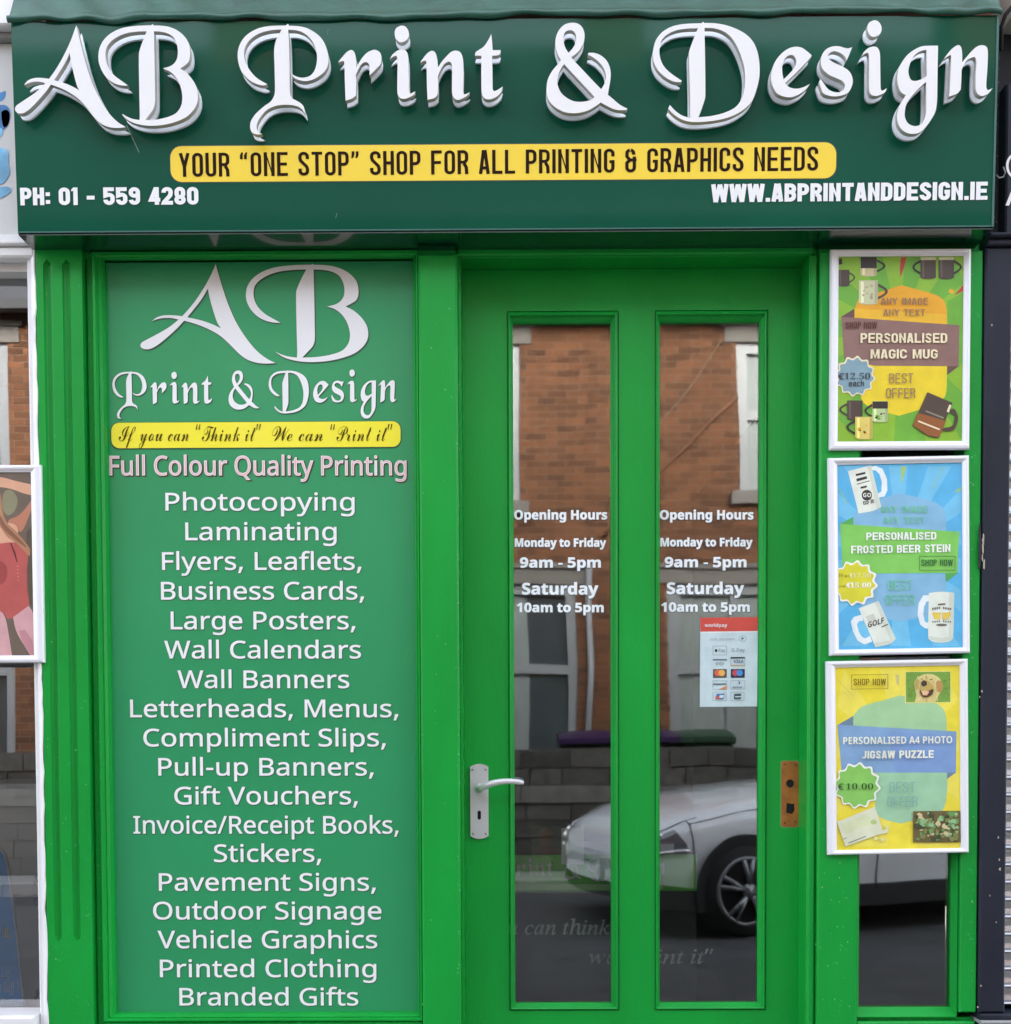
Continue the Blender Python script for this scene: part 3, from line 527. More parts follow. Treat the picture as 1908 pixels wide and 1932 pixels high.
  'n': '388|-1,-5 86,121 103,150 102,157 95,155 51,113 38,127 88,176 114,196 139,205 155,204 162,200 168,194 174,174 175,156 171,132 214,173 234,188 269,205 297,205 314,197 323,187 331,159 328,130 308,96 268,44 261,25 263,22 268,21 282,30 335,75 349,62 313,29 286,9 254,-4 228,0 208,16 199,44 200,68 207,89 230,121 278,176 280,182 277,185 261,180 240,165 196,125 152,72 99,0',
  'o': '300|91,-5 71,-3 53,4 32,21 23,37 18,55 19,80 24,97 38,121 58,145 83,166 110,184 139,198 159,204 188,207 208,205 232,196 244,185 252,172 256,155 255,130 241,95 210,56 233,66 258,83 271,69 248,50 224,37 200,29 177,27 134,3;106,17 122,21 140,33 138,43 142,55 156,66 175,72 199,106 217,152 218,171 211,183 198,185 176,170 153,145 128,110 108,72 97,45 97,24 100,19',
  'r': '275|237,62 191,20 166,3 142,-4 108,-1 86,10 71,26 66,46 69,64 81,91 100,120 125,147 148,165 101,163 50,113 36,127 81,168 95,216 102,221 113,221 119,195 128,191 192,179 207,170 214,155 213,142 203,122 147,40 144,30 147,23 156,21 172,29 225,76',
  's': '235|206,71 142,16 121,4 95,-3 57,-5 32,1 15,14 4,36 5,51 13,65 23,72 40,74 57,66 64,48 62,38 56,30 45,23 35,23 37,20 45,15 60,15 80,30 95,57 104,92 109,135 107,169 48,113 36,127 105,191 127,219 137,226 146,225 151,219 150,210 141,197 140,188 163,149 175,110 174,81 169,66 161,55 193,84',
  't': '297|36,127 82,173 114,212 215,377 300,380 251,295 296,295 289,273 236,273 152,129 106,39 103,28 105,22 111,20 123,23 154,43 190,75 203,62 193,52 153,20 125,4 87,-4 61,2 51,9 41,25 39,53 50,85 83,148 47,113',
  'u': '396|359,62 305,14 284,3 269,-2 236,-2 210,9 196,29 194,46 197,62 171,33 133,8 106,-2 74,-2 61,2 47,13 40,24 37,42 48,79 81,144 48,113 36,127 109,201 207,207 122,55 118,34 120,29 128,27 141,32 160,49 200,94 235,143 267,201 365,207 267,30 269,24 273,22 291,27 346,75',
  'w': '509|110,-4 71,2 57,10 47,20 41,34 39,50 42,71 49,85 98,144 102,156 98,158 89,152 58,126 45,138 81,170 126,201 222,207 123,54 115,31 117,22 125,19 135,22 149,32 195,79 244,142 279,201 380,207 292,57 288,31 296,21 307,17 326,19 355,30 393,58 376,83 373,114 383,152 405,186 427,203 443,207 459,204 473,191 479,166 473,133 457,99 429,67 456,76 482,97 494,84 469,64 443,52 412,48 374,18 347,5 327,-1 295,-4 270,-2 250,4 235,13 224,26 217,44 215,66 180,29 158,11 132,-1;409,71 431,95 447,124 453,150 447,161 436,162 422,156 409,143 400,127 396,114 395,97 400,83',
  'y': '388|345,62 297,26 249,1 174,-115 148,-147 117,-175 86,-192 53,-201 36,-202 1,-195 -11,-187 -20,-176 -26,-156 -26,-136 -16,-112 2,-88 29,-66 64,-45 105,-25 164,-3 195,55 149,10 122,-3 102,-4 88,-1 70,8 62,18 55,44 59,69 70,95 100,142 103,155 100,158 92,153 49,113 35,127 76,165 114,194 142,206 159,205 168,201 181,187 185,163 182,141 173,117 122,30 121,23 125,18 135,18 142,22 184,66 228,124 277,200 366,206 266,30 333,75;36,-185 52,-180 60,-175 78,-156 117,-94 154,-26 111,-44 75,-65 46,-87 25,-109 12,-132 8,-158 18,-178',
 },
 'I': {
  ' ': '175|',
  'H': '520|-34,0 -30,13 -3,16 18,25 27,36 35,51 126,385 131,415 129,433 116,445 81,451 85,465 270,465 267,451 246,450 224,443 214,434 205,421 194,390 165,283 164,267 169,262 182,259 329,259 367,260 378,266 414,398 416,424 411,437 395,447 365,451 369,465 555,465 551,451 520,448 502,439 486,413 396,80 389,49 392,31 405,19 440,13 437,0 251,0 255,13 282,16 299,22 309,32 320,51 365,218 362,231 343,234 168,234 153,229 111,80 104,45 107,31 116,21 132,16 155,13 152,0',
  'I': '245|-31,0 -27,13 0,16 18,22 27,32 38,51 129,385 135,415 132,433 118,445 84,451 88,465 275,465 272,451 241,448 224,439 207,413 116,80 110,49 113,31 126,19 161,13 157,0',
  'L': '449|-24,0 -21,13 9,16 28,26 45,52 138,396 142,419 139,433 125,445 91,451 94,465 279,465 274,452 248,449 230,440 212,413 125,92 116,46 123,31 148,24 245,25 298,33 318,40 346,58 369,83 399,132 412,132 368,0',
  'M': '590|-36,0 -32,13 -1,17 15,25 25,36 33,51 129,392 134,419 131,433 117,445 83,451 87,465 212,465 261,108 496,465 624,465 620,451 589,448 572,439 555,413 465,80 458,49 461,31 475,19 509,13 506,0 322,0 325,11 350,15 367,23 378,34 386,50 480,392 219,0 210,0 157,393 68,62 67,42 72,27 88,17 118,13 114,0',
  'P': '403|-34,0 -30,13 0,16 18,25 35,51 127,392 132,419 129,434 116,445 81,451 85,465 267,465 310,462 346,453 373,439 393,418 404,392 408,361 406,335 398,311 385,289 368,270 333,246 290,230 240,223 156,222 148,217 107,64 105,46 108,30 119,20 165,13 161,0;193,242 235,246 270,257 297,275 317,299 329,329 332,377 323,410 303,431 272,442 244,445 222,441 209,431 199,405 159,256 160,249 165,244',
  'S': '369|153,-9 108,-5 42,13 25,8 15,-8 3,-8 26,146 38,146 47,88 60,58 79,35 102,19 116,15 154,11 170,14 192,23 204,32 220,50 233,79 235,116 230,134 219,157 192,192 122,267 98,306 92,325 88,353 95,397 105,416 125,440 152,459 173,468 209,474 243,474 267,470 313,457 328,461 338,473 351,473 330,336 319,336 316,372 302,413 287,433 268,446 232,453 200,448 175,433 160,408 155,388 155,369 164,342 194,298 275,210 291,179 297,162 301,126 299,101 292,78 282,57 259,29 229,8 206,-1 181,-7',
  'a': '342|50,-8 26,-3 8,10 -3,33 -7,64 -4,101 11,157 27,194 49,228 75,259 105,287 136,306 152,312 183,316 208,312 224,300 232,280 241,309 292,309 222,49 224,37 238,36 252,46 282,80 291,72 274,47 256,27 224,1 209,-6 195,-8 187,-7 175,0 169,13 169,31 191,118 154,62 119,23 85,0;82,33 104,39 134,65 164,104 190,151 210,201 218,240 218,270 215,280 204,294 195,298 174,298 143,284 114,254 88,211 63,139 53,81 54,61 60,43 73,34',
  'c': '298|99,-8 70,-5 46,6 26,23 11,46 2,75 0,120 5,153 17,186 34,217 56,246 82,272 118,295 150,309 183,315 210,316 235,310 254,297 262,286 266,273 264,251 251,233 238,229 224,229 211,235 207,240 205,262 220,287 218,295 197,299 174,296 151,286 119,261 93,225 79,196 64,150 60,121 60,95 67,63 76,46 89,33 113,23 139,24 174,38 210,64 228,82 238,71 216,47 169,12 146,1 123,-6',
  'e': '287|89,-7 62,-4 39,6 21,21 7,42 -1,68 -4,110 2,143 14,177 31,210 54,241 81,268 116,293 148,308 180,315 205,316 229,310 242,303 251,293 257,274 257,252 252,239 236,213 208,189 170,169 121,153 61,142 56,98 58,76 63,58 72,44 84,34 100,28 119,26 151,32 185,50 221,81 231,71 198,36 165,12 128,-2;64,158 124,173 155,189 179,210 195,233 203,258 203,280 198,291 187,297 166,296 151,290 129,274 108,250 89,219',
  'f': '199|-48,-153 -65,-150 -83,-139 -90,-126 -91,-107 -89,-100 -80,-90 -66,-87 -54,-89 -45,-102 -49,-129 -42,-134 -24,-128 -8,-103 12,-34 71,283 7,283 12,304 75,304 89,363 104,403 123,435 147,461 173,477 201,486 224,487 247,481 268,463 275,445 272,422 261,412 243,408 224,415 218,435 223,459 219,465 211,468 193,466 182,459 163,431 148,383 132,304 210,304 207,283 128,283 78,49 62,-12 44,-60 33,-85 9,-123 -18,-146',
  'g': '286|63,-153 30,-151 -10,-138 -38,-115 -51,-86 -49,-56 -42,-39 -30,-22 9,10 36,24 13,39 7,51 6,61 17,79 58,121 44,130 22,152 11,179 12,216 23,246 43,273 70,295 102,311 126,316 168,317 242,296 289,296 289,266 243,266 248,236 243,203 229,174 207,149 179,130 146,118 110,113 82,116 63,96 62,81 73,70 159,38 203,12 216,-6 223,-40 221,-61 214,-81 203,-99 179,-122 147,-139 122,-147;111,129 132,133 157,152 176,181 186,209 190,239 188,272 179,288 159,301 134,300 108,285 87,258 72,222 66,182 71,153 86,135;75,-132 106,-130 131,-124 151,-114 165,-100 173,-82 176,-55 167,-35 143,-16 107,1 52,18 18,-7 -3,-34 -9,-64 -7,-85 0,-102 12,-115 28,-125 49,-130',
  'h': '402|304,-7 287,-5 265,6 250,25 245,41 243,66 247,107 277,246 281,283 278,305 274,313 260,322 251,323 225,317 199,300 173,272 141,221 124,172 87,0 25,0 118,448 117,460 106,474 86,481 66,482 72,510 195,510 142,275 150,275 188,326 209,343 230,356 252,363 274,366 296,364 314,358 328,347 338,333 344,314 345,279 311,113 308,58 313,44 324,36 345,37 374,51 386,32 344,3 331,-2',
  'i': '177|122,394 110,396 98,404 91,415 88,428 91,441 98,452 110,460 122,463 135,460 147,452 155,441 157,428 155,414 147,403 136,396;33,-8 23,-7 8,1 1,18 0,36 60,264 57,275 50,282 17,287 20,299 126,316 131,311 130,302 63,79 58,52 59,41 64,34 79,34 96,45 130,84 140,74 102,28 84,12 67,1 50,-6',
  'k': '339|218,-7 201,-3 183,16 166,51 120,161 78,129 41,0 -13,0 105,425 106,439 103,448 92,454 62,455 66,468 165,487 172,486 175,482 84,157 195,240 221,263 229,275 229,284 215,292 197,294 203,306 337,306 334,293 306,289 262,267 164,193 216,68 235,41 248,36 263,40 281,55 301,79 311,69 286,35 261,11 238,-3',
  'n': '364|222,-9 208,-6 198,1 191,12 189,28 196,65 242,245 241,265 235,272 225,275 201,267 172,244 141,212 112,174 93,142 76,105 42,0 -12,0 56,230 62,258 61,270 56,278 41,284 17,285 19,297 80,305 128,316 133,314 93,177 126,220 158,254 188,281 216,300 241,311 263,315 285,311 298,299 302,278 299,247 250,75 246,44 251,35 266,35 291,59 312,91 322,83 306,55 273,14 256,1 239,-6',
  'o': '351|105,-8 75,-5 48,5 26,22 9,44 -1,71 -4,102 0,140 14,178 35,215 61,247 93,276 128,298 165,312 201,316 234,313 261,303 273,296 293,276 306,251 310,237 314,206 312,184 307,161 294,127 260,73 214,30 188,13 155,0;113,11 131,14 149,21 182,47 211,85 239,143 253,204 253,248 248,267 240,281 229,291 215,297 197,299 176,295 154,285 132,268 103,231 86,200 71,166 61,132 56,99 56,72 60,52 66,36 76,24 96,13',
  'r': '224|-13,0 46,209 55,254 52,275 39,281 13,284 15,297 116,316 124,314 89,179 137,255 177,301 193,313 208,316 226,310 235,297 237,283 234,266 226,253 210,242 193,241 177,250 170,268 143,236 118,199 95,157 75,110 41,0',
  's': '248|78,-8 45,-5 6,6 -4,4 -9,-4 -22,-4 -7,106 4,105 10,65 24,35 37,21 53,13 79,11 99,17 115,32 124,52 125,76 116,102 60,180 44,212 40,238 46,269 56,286 71,301 100,314 123,316 147,315 193,302 205,305 209,314 220,314 207,214 195,214 184,261 175,278 163,289 148,297 120,298 106,291 94,275 91,261 97,237 165,138 176,111 179,80 170,47 162,33 144,15 114,-2',
  't': '187|33,-8 15,-4 9,1 2,16 1,38 66,283 19,283 22,297 63,313 82,326 118,366 136,392 151,392 126,304 183,304 177,283 120,283 60,49 63,34 68,31 78,32 93,43 124,79 134,68 117,45 82,11 66,0 49,-6',
  'u': '364|46,-8 28,-5 19,0 9,13 4,31 11,82 51,231 56,259 52,279 39,286 13,287 15,300 117,316 127,313 126,298 60,66 61,42 68,35 79,32 100,38 124,54 159,91 186,128 211,171 234,220 261,309 314,309 247,52 250,36 256,33 267,34 284,45 315,84 324,75 291,29 257,1 240,-6 212,-7 204,-4 192,7 189,27 191,51 220,153 171,82 127,32 86,2 72,-4',
  'w': '446|48,-8 44,186 40,241 29,274 14,286 -3,289 -2,300 70,316 80,317 84,313 94,252 98,91 238,317 250,317 275,71 352,164 373,195 385,221 389,243 364,277 363,291 366,302 377,313 387,316 400,315 411,308 420,291 422,273 413,232 402,208 366,150 240,-8 230,-8 205,221 60,-8',
  'y': '270|-44,-153 -61,-150 -73,-140 -77,-125 -72,-108 -63,-101 -52,-98 -39,-99 -13,-109 2,-104 25,-81 79,-7 29,244 21,263 11,276 -4,284 -24,287 -22,299 8,303 59,316 66,315 69,310 85,258 123,57 193,174 215,221 217,233 213,249 190,268 186,276 186,299 195,310 206,315 219,315 232,311 242,300 248,285 248,258 244,241 221,182 182,113 110,0 47,-85 -6,-137 -26,-149',
 },
}


def area(c):
    return 0.5 * sum(c[i][0] * c[(i + 1) % len(c)][1] - c[(i + 1) % len(c)][0] * c[i][1] for i in range(len(c)))


def inside(p, c):
    r = False
    for i in range(len(c)):
        a, b = c[i], c[i - 1]
        if (a[1] > p[1]) != (b[1] > p[1]) and p[0] < (b[0] - a[0]) * (p[1] - a[1]) / (b[1] - a[1]) + a[0]:
            r = not r
    return r


def nest(cs):
    """contours -> [[outer, hole...]...] with outer ccw, holes cw"""
    dep = [sum(inside(c[0], d) for d in cs if d is not c) for c in cs]
    gs = []
    for c, k in zip(cs, dep):
        if k % 2 == 0:
            o = c if area(c) > 0 else c[::-1]
            hs = []
            for h, k2 in zip(cs, dep):
                if k2 == k + 1 and inside(h[0], c):
                    hs.append(h if area(h) < 0 else h[::-1])
            gs.append([o] + hs)
    return gs


def fatten(groups, off):
    if not off:
        return groups
    out = []
    for g in groups:
        ng = []
        for c in g:
            k = len(c)
            nc = []
            for i in range(k):
                a, b, d = c[i - 1], c[i], c[(i + 1) % k]
                e1 = (b[0] - a[0], b[1] - a[1])
                e2 = (d[0] - b[0], d[1] - b[1])
                l1, l2 = math.hypot(*e1) or 1, math.hypot(*e2) or 1
                n1 = (e1[1] / l1, -e1[0] / l1)
                n2 = (e2[1] / l2, -e2[0] / l2)
                sx, sy = n1[0] + n2[0], n1[1] + n2[1]
                ll = sx * sx + sy * sy
                if ll < 0.5:
                    ll = 0.5
                nc.append((b[0] + 2 * off * sx / ll, b[1] + 2 * off * sy / ll))
            ng.append(nc)
        out.append(ng)
    return out


FONT = {}


def glyph(f, c):
    k = (f, c)
    if k not in FONT:
        s = GLYPHS[f].get(c) or GLYPHS['R'].get(c) or GLYPHS['R']['.']
        a, d = s.split('|')
        cs = [[tuple(float(t) for t in p.split(',')) for p in q.split(' ')] for q in d.split(';')] if d else []
        ms = []
        for q in cs:                       # merge points that sit almost together
            o = []
            for t in q:
                if o and math.hypot(t[0] - o[-1][0], t[1] - o[-1][1]) < 7:
                    o[-1] = ((t[0] + o[-1][0]) / 2, (t[1] + o[-1][1]) / 2)
                else:
                    o.append(t)
            if len(o) > 2:
                ms.append(o)
        FONT[k] = (float(a), nest(ms))
    return FONT[k]


# --- condensed capitals drawn as strokes (unit height)
def arc(cx, cy, r, a0, a1, n=6, ry=None):
    ry = ry or r
    return [(cx + r * math.cos(rad(a0 + (a1 - a0) * i / n)), cy + ry * math.sin(rad(a0 + (a1 - a0) * i / n))) for i in range(n + 1)]


def stroke(path, w, closed=False):
    dd = [path[0]]
    for p in path[1:]:
        if math.hypot(p[0] - dd[-1][0], p[1] - dd[-1][1]) > 1e-4:
            dd.append(p)
    if closed and math.hypot(dd[0][0] - dd[-1][0], dd[0][1] - dd[-1][1]) < 1e-4:
        dd.pop()
    path = dd
    n = len(path)
    L, Rr = [], []
    for i in range(n):
        p = path[i]
        a = path[i - 1] if (i > 0 or closed) else None
        b = path[(i + 1) % n] if (i < n - 1 or closed) else None
        ds = []
        if a is not None:
            l = math.hypot(p[0] - a[0], p[1] - a[1]) or 1
            ds.append(((p[0] - a[0]) / l, (p[1] - a[1]) / l))
        if b is not None:
            l = math.hypot(b[0] - p[0], b[1] - p[1]) or 1
            ds.append(((b[0] - p[0]) / l, (b[1] - p[1]) / l))
        nx = sum(-d[1] for d in ds)
        ny = sum(d[0] for d in ds)
        ll = nx * nx + ny * ny
        k = len(ds)
        mlt = k * (w / 2) / max(ll, 0.35 * k)
        L.append((p[0] + nx * mlt, p[1] + ny * mlt))
        Rr.append((p[0] - nx * mlt, p[1] - ny * mlt))
    if closed:
        return nest([L, Rr])[0:1]
    c = L + Rr[::-1]
    return [[c if area(c) > 0 else c[::-1]]]


def cond(c, w, Wd):
    """condensed grotesque capital: (advance, groups)"""
    a = w / 2
    X, T, B, Mi = Wd - a, 1 - a, a, 0.5
    r = min(Wd * 0.42, 0.2)
    r = max(r, w * 0.62)
    r = min(r, (X - a) / 2)
    st = lambda *p: stroke(list(p), w)
    adv = Wd
    g = []
    tl = lambda: arc(a + r, T - r, r, 180, 90)
    tr = lambda: arc(X - r, T - r, r, 90, 0)
    br = lambda: arc(X - r, B + r, r, 0, -90)
    bl = lambda: arc(a + r, B + r, r, -90, -180)
    if c in 'O0':
        g = stroke(tl() + tr() + br() + bl(), w, True)
    elif c == 'D':
        g = stroke([(a, B), (a, T)] + tr() + br(), w, True)
    elif c == 'U':
        g = st((a, 1), *arc(a + r, B + r, r, 180, 270), *arc(X - r, B + r, r, 270, 360), (X, 1))
    elif c == 'C':
        g = st((X, 0.66), *arc(X - r, T - r, r, 0, 90), *arc(a + r, T - r, r, 90, 180), *arc(a + r, B + r, r, 180, 270), *arc(X - r, B + r, r, 270, 360), (X, 0.34))
    elif c == 'G':
        g = st((X, 0.68), *arc(X - r, T - r, r, 0, 90), *arc(a + r, T - r, r, 90, 180), *arc(a + r, B + r, r, 180, 270), *arc(X - r, B + r, r, 270, 360), (X, 0.46), (Wd * 0.52, 0.46))
    elif c == 'S':
        g = st((X, 0.7), *arc(X - r, T - r, r, 0, 90), *arc(a + r, T - r, r, 90, 180), (a, 0.72), (a + 0.03, 0.62), (X - 0.03, 0.38), (X, 0.28), *arc(X - r, B + r, r, 0, -90), *arc(a + r, B + r, r, -90, -180), (a, 0.3))
    elif c in 'PR':
        h = 0.46 if c == 'P' else 0.5
        g = st((a, 0), (a, 1)) + st((w, T), *arc(X - r, T - r, r, 90, 0), *arc(X - r, h + r, r, 0, -90), (w, h))
        if c == 'R':
            g += st((X - w * 0.75, h - a * 0.9), (X - w * 0.1, h * 0.55), (X, 0))
    elif c == 'B':
        g = st((a, 0), (a, 1)) + st((w, T), *arc(X - r, T - r, r, 90, 0), *arc(X - r, 0.53 + r * .8, r, 0, -90, ry=r * .8), (w, 0.53))
        g += st((X - r, 0.53 - .02), *arc(X - r, 0.53 - r * .9 - 0.02, r, 80, 0, ry=r * .9), *arc(X - r, B + r, r, 0, -90), (w, B))
    elif c == 'E':
        g = st((a, 0), (a, 1)) + st((w, T), (Wd, T)) + st((w, Mi), (Wd * 0.92, Mi)) + st((w, B), (Wd, B))
    elif c == 'F':
        g = st((a, 0), (a, 1)) + st((w, T), (Wd, T)) + st((w, Mi), (Wd * 0.92, Mi))
    elif c == 'L':
        g = st((a, 0), (a, 1)) + st((w, B), (Wd * 0.95, B))
        adv = Wd * 0.95
    elif c == 'H':
        g = st((a, 0), (a, 1)) + st((X, 0), (X, 1)) + st((w, Mi), (X - a, Mi))
    elif c in 'I1':
        g = st((a, 0), (a, 1))
        adv = w
        if c == '1':
            g = [[[(p[0] + w * .45, p[1]) for p in k] for k in q] for q in g] + [[[(0, 0.78), (w * .45, 0.8), (w * .45, 1), (w * .15, 0.9), (0, 0.88)]]]
            adv = w * 1.5
    elif c == 'T':
        g = st((Wd / 2, 0), (Wd / 2, 1 - w)) + st((0, T), (Wd, T))
    elif c == 'N':
        g = st((a, 0), (a, 1)) + st((X, 0), (X, 1)) + [[[(w, 1), (w * .75, 1), (X - a, 0), (X - a + w * .25, 0)][::-1]]]
        g[-1] = [[(w * .7, 1), (w * .7, 1 - w * 1.4), (Wd - w * .7, 0), (Wd - w * .7, w * 1.4)]]
    elif c == 'M':
        Wd *= 1.3
        X = Wd - a
        g = st((a, 0), (a, 1)) + st((X, 0), (X, 1)) + st((w * .8, 0.97), (Wd / 2, 0.1), (Wd - w * .8, 0.97))
        adv = Wd
    elif c == 'A':
        g = st((a * .9, 0), (Wd / 2 - a * .4, 1)) + st((Wd / 2 + a * .4, 1), (Wd - a * .9, 0)) + st((w, 0.25), (Wd - w, 0.25))
    elif c == 'Y':
        g = st((a * .9, 1), (Wd / 2, 0.42)) + st((X + a * .1, 1), (Wd / 2, 0.42)) + st((Wd / 2, 0), (Wd / 2, 0.44))
    elif c == 'W':
        Wd *= 1.45
        q = Wd / 4
        g = st((a * .8, 1), (q * 1.02, 0)) + st((q * 1.02, 0.0), (Wd / 2, 0.98)) + st((Wd / 2, 0.98), (q * 2.98, 0)) + st((q * 2.98, 0), (Wd - a * .8, 1))
        adv = Wd
    elif c == 'J':
        g = st((X * .85, 1), (X * .85, B + r), *arc(X * .85 - r, B + r, r, 0, -90), *arc(a + r * .8, B + r * .8, r * .8, -90, -170))
        adv = Wd * .92
    elif c == 'Z':
        g = st((0, T), (Wd, T)) + st((0, B), (Wd, B)) + [[[(Wd, 1 - w), (Wd - w * 1.25, 1 - w), (0, w), (w * 1.25, w)]]]
    elif c == 'X':
        g = st((a, 0), (X, 1)) + st((a, 1), (X, 0))
    elif c == '.':
        g = st((a, 0), (a, w))
        adv = w
    elif c == ':':
        g = st((a, 0.08), (a, 0.08 + w)) + st((a, 0.52), (a, 0.52 + w))
        adv = w
    elif c == '-':
        g = st((0, 0.42), (Wd * .7, 0.42))
        adv = Wd * .7
    elif c == '2':
        g = st((a, 0.68), *arc(a + r, T - r, r, 180, 90), *arc(X - r, T - r, r, 90, 0), (X, 0.68), (X - .03, 0.52), (a * 1.1, 0.14), (a, B), (Wd, B))
    elif c == '4':
        g = st((X - .06, 0), (X - .06, 1)) + st((X - .09, 0.97), (a, 0.28), (Wd, 0.28))
    elif c == '5':
        g = st((Wd * .95, T), (a, T), (a, 0.52), (X - r, 0.58), *arc(X - r, 0.58 - r, r, 90, 0), *arc(X - r, B + r, r, 0, -90), *arc(a + r, B + r, r, -90, -180), (a, 0.3))
    elif c == '8':
        h = 0.54
        q = min(r, (h - w) / 2)
        g = stroke(arc(a + q, h - a - q, q, 180, 90) + arc(X - q, h - a - q, q, 90, 0) + arc(X - q, B + q, q, 0, -90) + arc(a + q, B + q, q, -90, -180), w, True)
        h = 0.54 - w
        e = Wd * .03
        q = min(r - e, (1 - h - w) / 2)
        g += stroke(arc(a + e + q, T - q, q, 180, 90) + arc(X - e - q, T - q, q, 90, 0) + arc(X - e - q, h + a + q, q, 0, -90) + arc(a + e + q, h + a + q, q, -90, -180), w, True)
    elif c == '9':
        h = 0.40
        q = min(r, (1 - h - w) / 2)
        g = stroke(arc(a + q, T - q, q, 180, 90) + arc(X - q, T - q, q, 90, 0) + arc(X - q, h + a + q, q, 0, -90) + arc(a + q, h + a + q, q, -90, -180), w, True)
        g += st((X, 0.62), *arc(X - r, B + r, r, 0, -90), *arc(a + r, B + r, r, -90, -180), (a, 0.28))
    elif c == '&':
        g = st((X * .92, 0.74), *arc(X * .92 - r, T - r, r, 0, 90), *arc(a + r, T - r, r, 90, 180), (a, 0.66), (a + r * .8, 0.52), (Wd * 1.05, 0.52)) + st((a + r * .8, 0.52), (a, 0.40), *arc(a + r, B + r, r, 180, 270), *arc(X - r, B + r, r, 270, 360), (X, 0.66))
        adv = Wd * 1.05
    elif c in '“”':
        s_ = 1 if c == '“' else -1
        for k in (0, 1):
            x = k * w * 1.25
            g.append([[(x, 0.72), (x + w * .8, 0.72), (x + w * .8, 0.85), (x + w * .95, 1), (x + w * .45, 1), (x, 0.87)]] if s_ > 0 else
                     [[(x, 0.72), (x + w * .5, 0.72), (x + w * .95, 0.85), (x + w * .95, 1), (x + w * .15, 1), (x + w * .15, 0.87)]])
        adv = w * 2.4
    elif c == ' ':
        adv = Wd * 0.52
    return adv, g


def layout(font, s, w=0.13, Wd=0.4, gap=0.075):
    """string -> list of groups in em units, cap height"""
    out = []
    x = 0.0
    for c in s:
        if font == 'K':
            adv, g = cond(c, w, Wd)
            adv += gap
            cap = 1.0
        else:
            adv, g = glyph(font, c)
            adv += gap if gap > 1 or gap < -1 else 0
            cap = 500.0
        out += [[[(p[0] + x, p[1]) for p in k] for k in q] for q in g]
        x += adv
    return out, cap


def capof(font):
    k = 'P' if font in 'C' and 'P' in GLYPHS[font] else 'H' if 'H' in GLYPHS[font] else ('I' if 'I' in GLYPHS[font] else '1')
    return max(p[1] for g in glyph(font, k)[1] for p in g[0])


def text(P, font, s, x0, x1, y0, y1, cap, n=0.0, off=0.0, skew=0.0, **kw):
    """string fitted between two picture points on a baseline -> groups on plane P (u, v)"""
    gs, c = layout(font, s, **kw)
    if font != 'K':
        c = capof(font)
    xs = [p[0] for g in gs for k in g for p in k]
    a, b = min(xs), max(xs)
    p0, p1 = P.px(x0, y0, n), P.px(x1, y1, n)
    sc = P.scale((x0 + x1) / 2, y0, n)
    vy = cap * sc / c
    out = []
    for g in gs:
        ng = []
        for k in g:
            nk = []
            for p in k:
                t = (p[0] - a) / (b - a)
                nk.append((p0[0] + (p1[0] - p0[0]) * t + p[1] * vy * skew, p0[1] + (p1[1] - p0[1]) * t + p[1] * vy))
            ng.append(nk)
        out.append(ng)
    return fatten(out, off * sc) if off else out


def rrect(u0, v0, u1, v1, r, n=6):
    return (arc(u1 - r, v1 - r, r, 0, 90, n) + arc(u0 + r, v1 - r, r, 90, 180, n) +
            arc(u0 + r, v0 + r, r, 180, 270, n) + arc(u1 - r, v0 + r, r, 270, 360, n))


def smooth(pts, sub=5):
    """closed outline through points; a third value marks a corner"""
    n = len(pts)
    P = [(p[0], p[1]) for p in pts]
    C = [len(p) > 2 for p in pts]
    out = []
    for i in range(n):
        j = (i + 1) % n
        p1, p2 = P[i], P[j]
        p0 = P[i - 1] if not C[i] else (2 * p1[0] - p2[0], 2 * p1[1] - p2[1])
        p3 = P[(j + 1) % n] if not C[j] else (2 * p2[0] - p1[0], 2 * p2[1] - p1[1])
        if C[i] and C[j]:
            out.append(p1)
            continue
        d = math.hypot(p2[0] - p1[0], p2[1] - p1[1])
        k = 1 if d < 8 else sub
        # tangents limited to the segment length
        def tan(a, b, dd):
            tx, ty = (b[0] - a[0]) / 2, (b[1] - a[1]) / 2
            l = math.hypot(tx, ty) or 1
            f = min(1, dd * 1.1 / l)
            return tx * f, ty * f
        t1, t2 = tan(p0, p2, d), tan(p1, p3, d)
        for q in range(k):
            t = q / k
            h = (2 * t ** 3 - 3 * t * t + 1, t ** 3 - 2 * t * t + t, -2 * t ** 3 + 3 * t * t, t ** 3 - t * t)
            out.append(tuple(h[0] * p1[a] + h[1] * t1[a] + h[2] * p2[a] + h[3] * t2[a] for a in (0, 1)))
    return out


c_ = 1
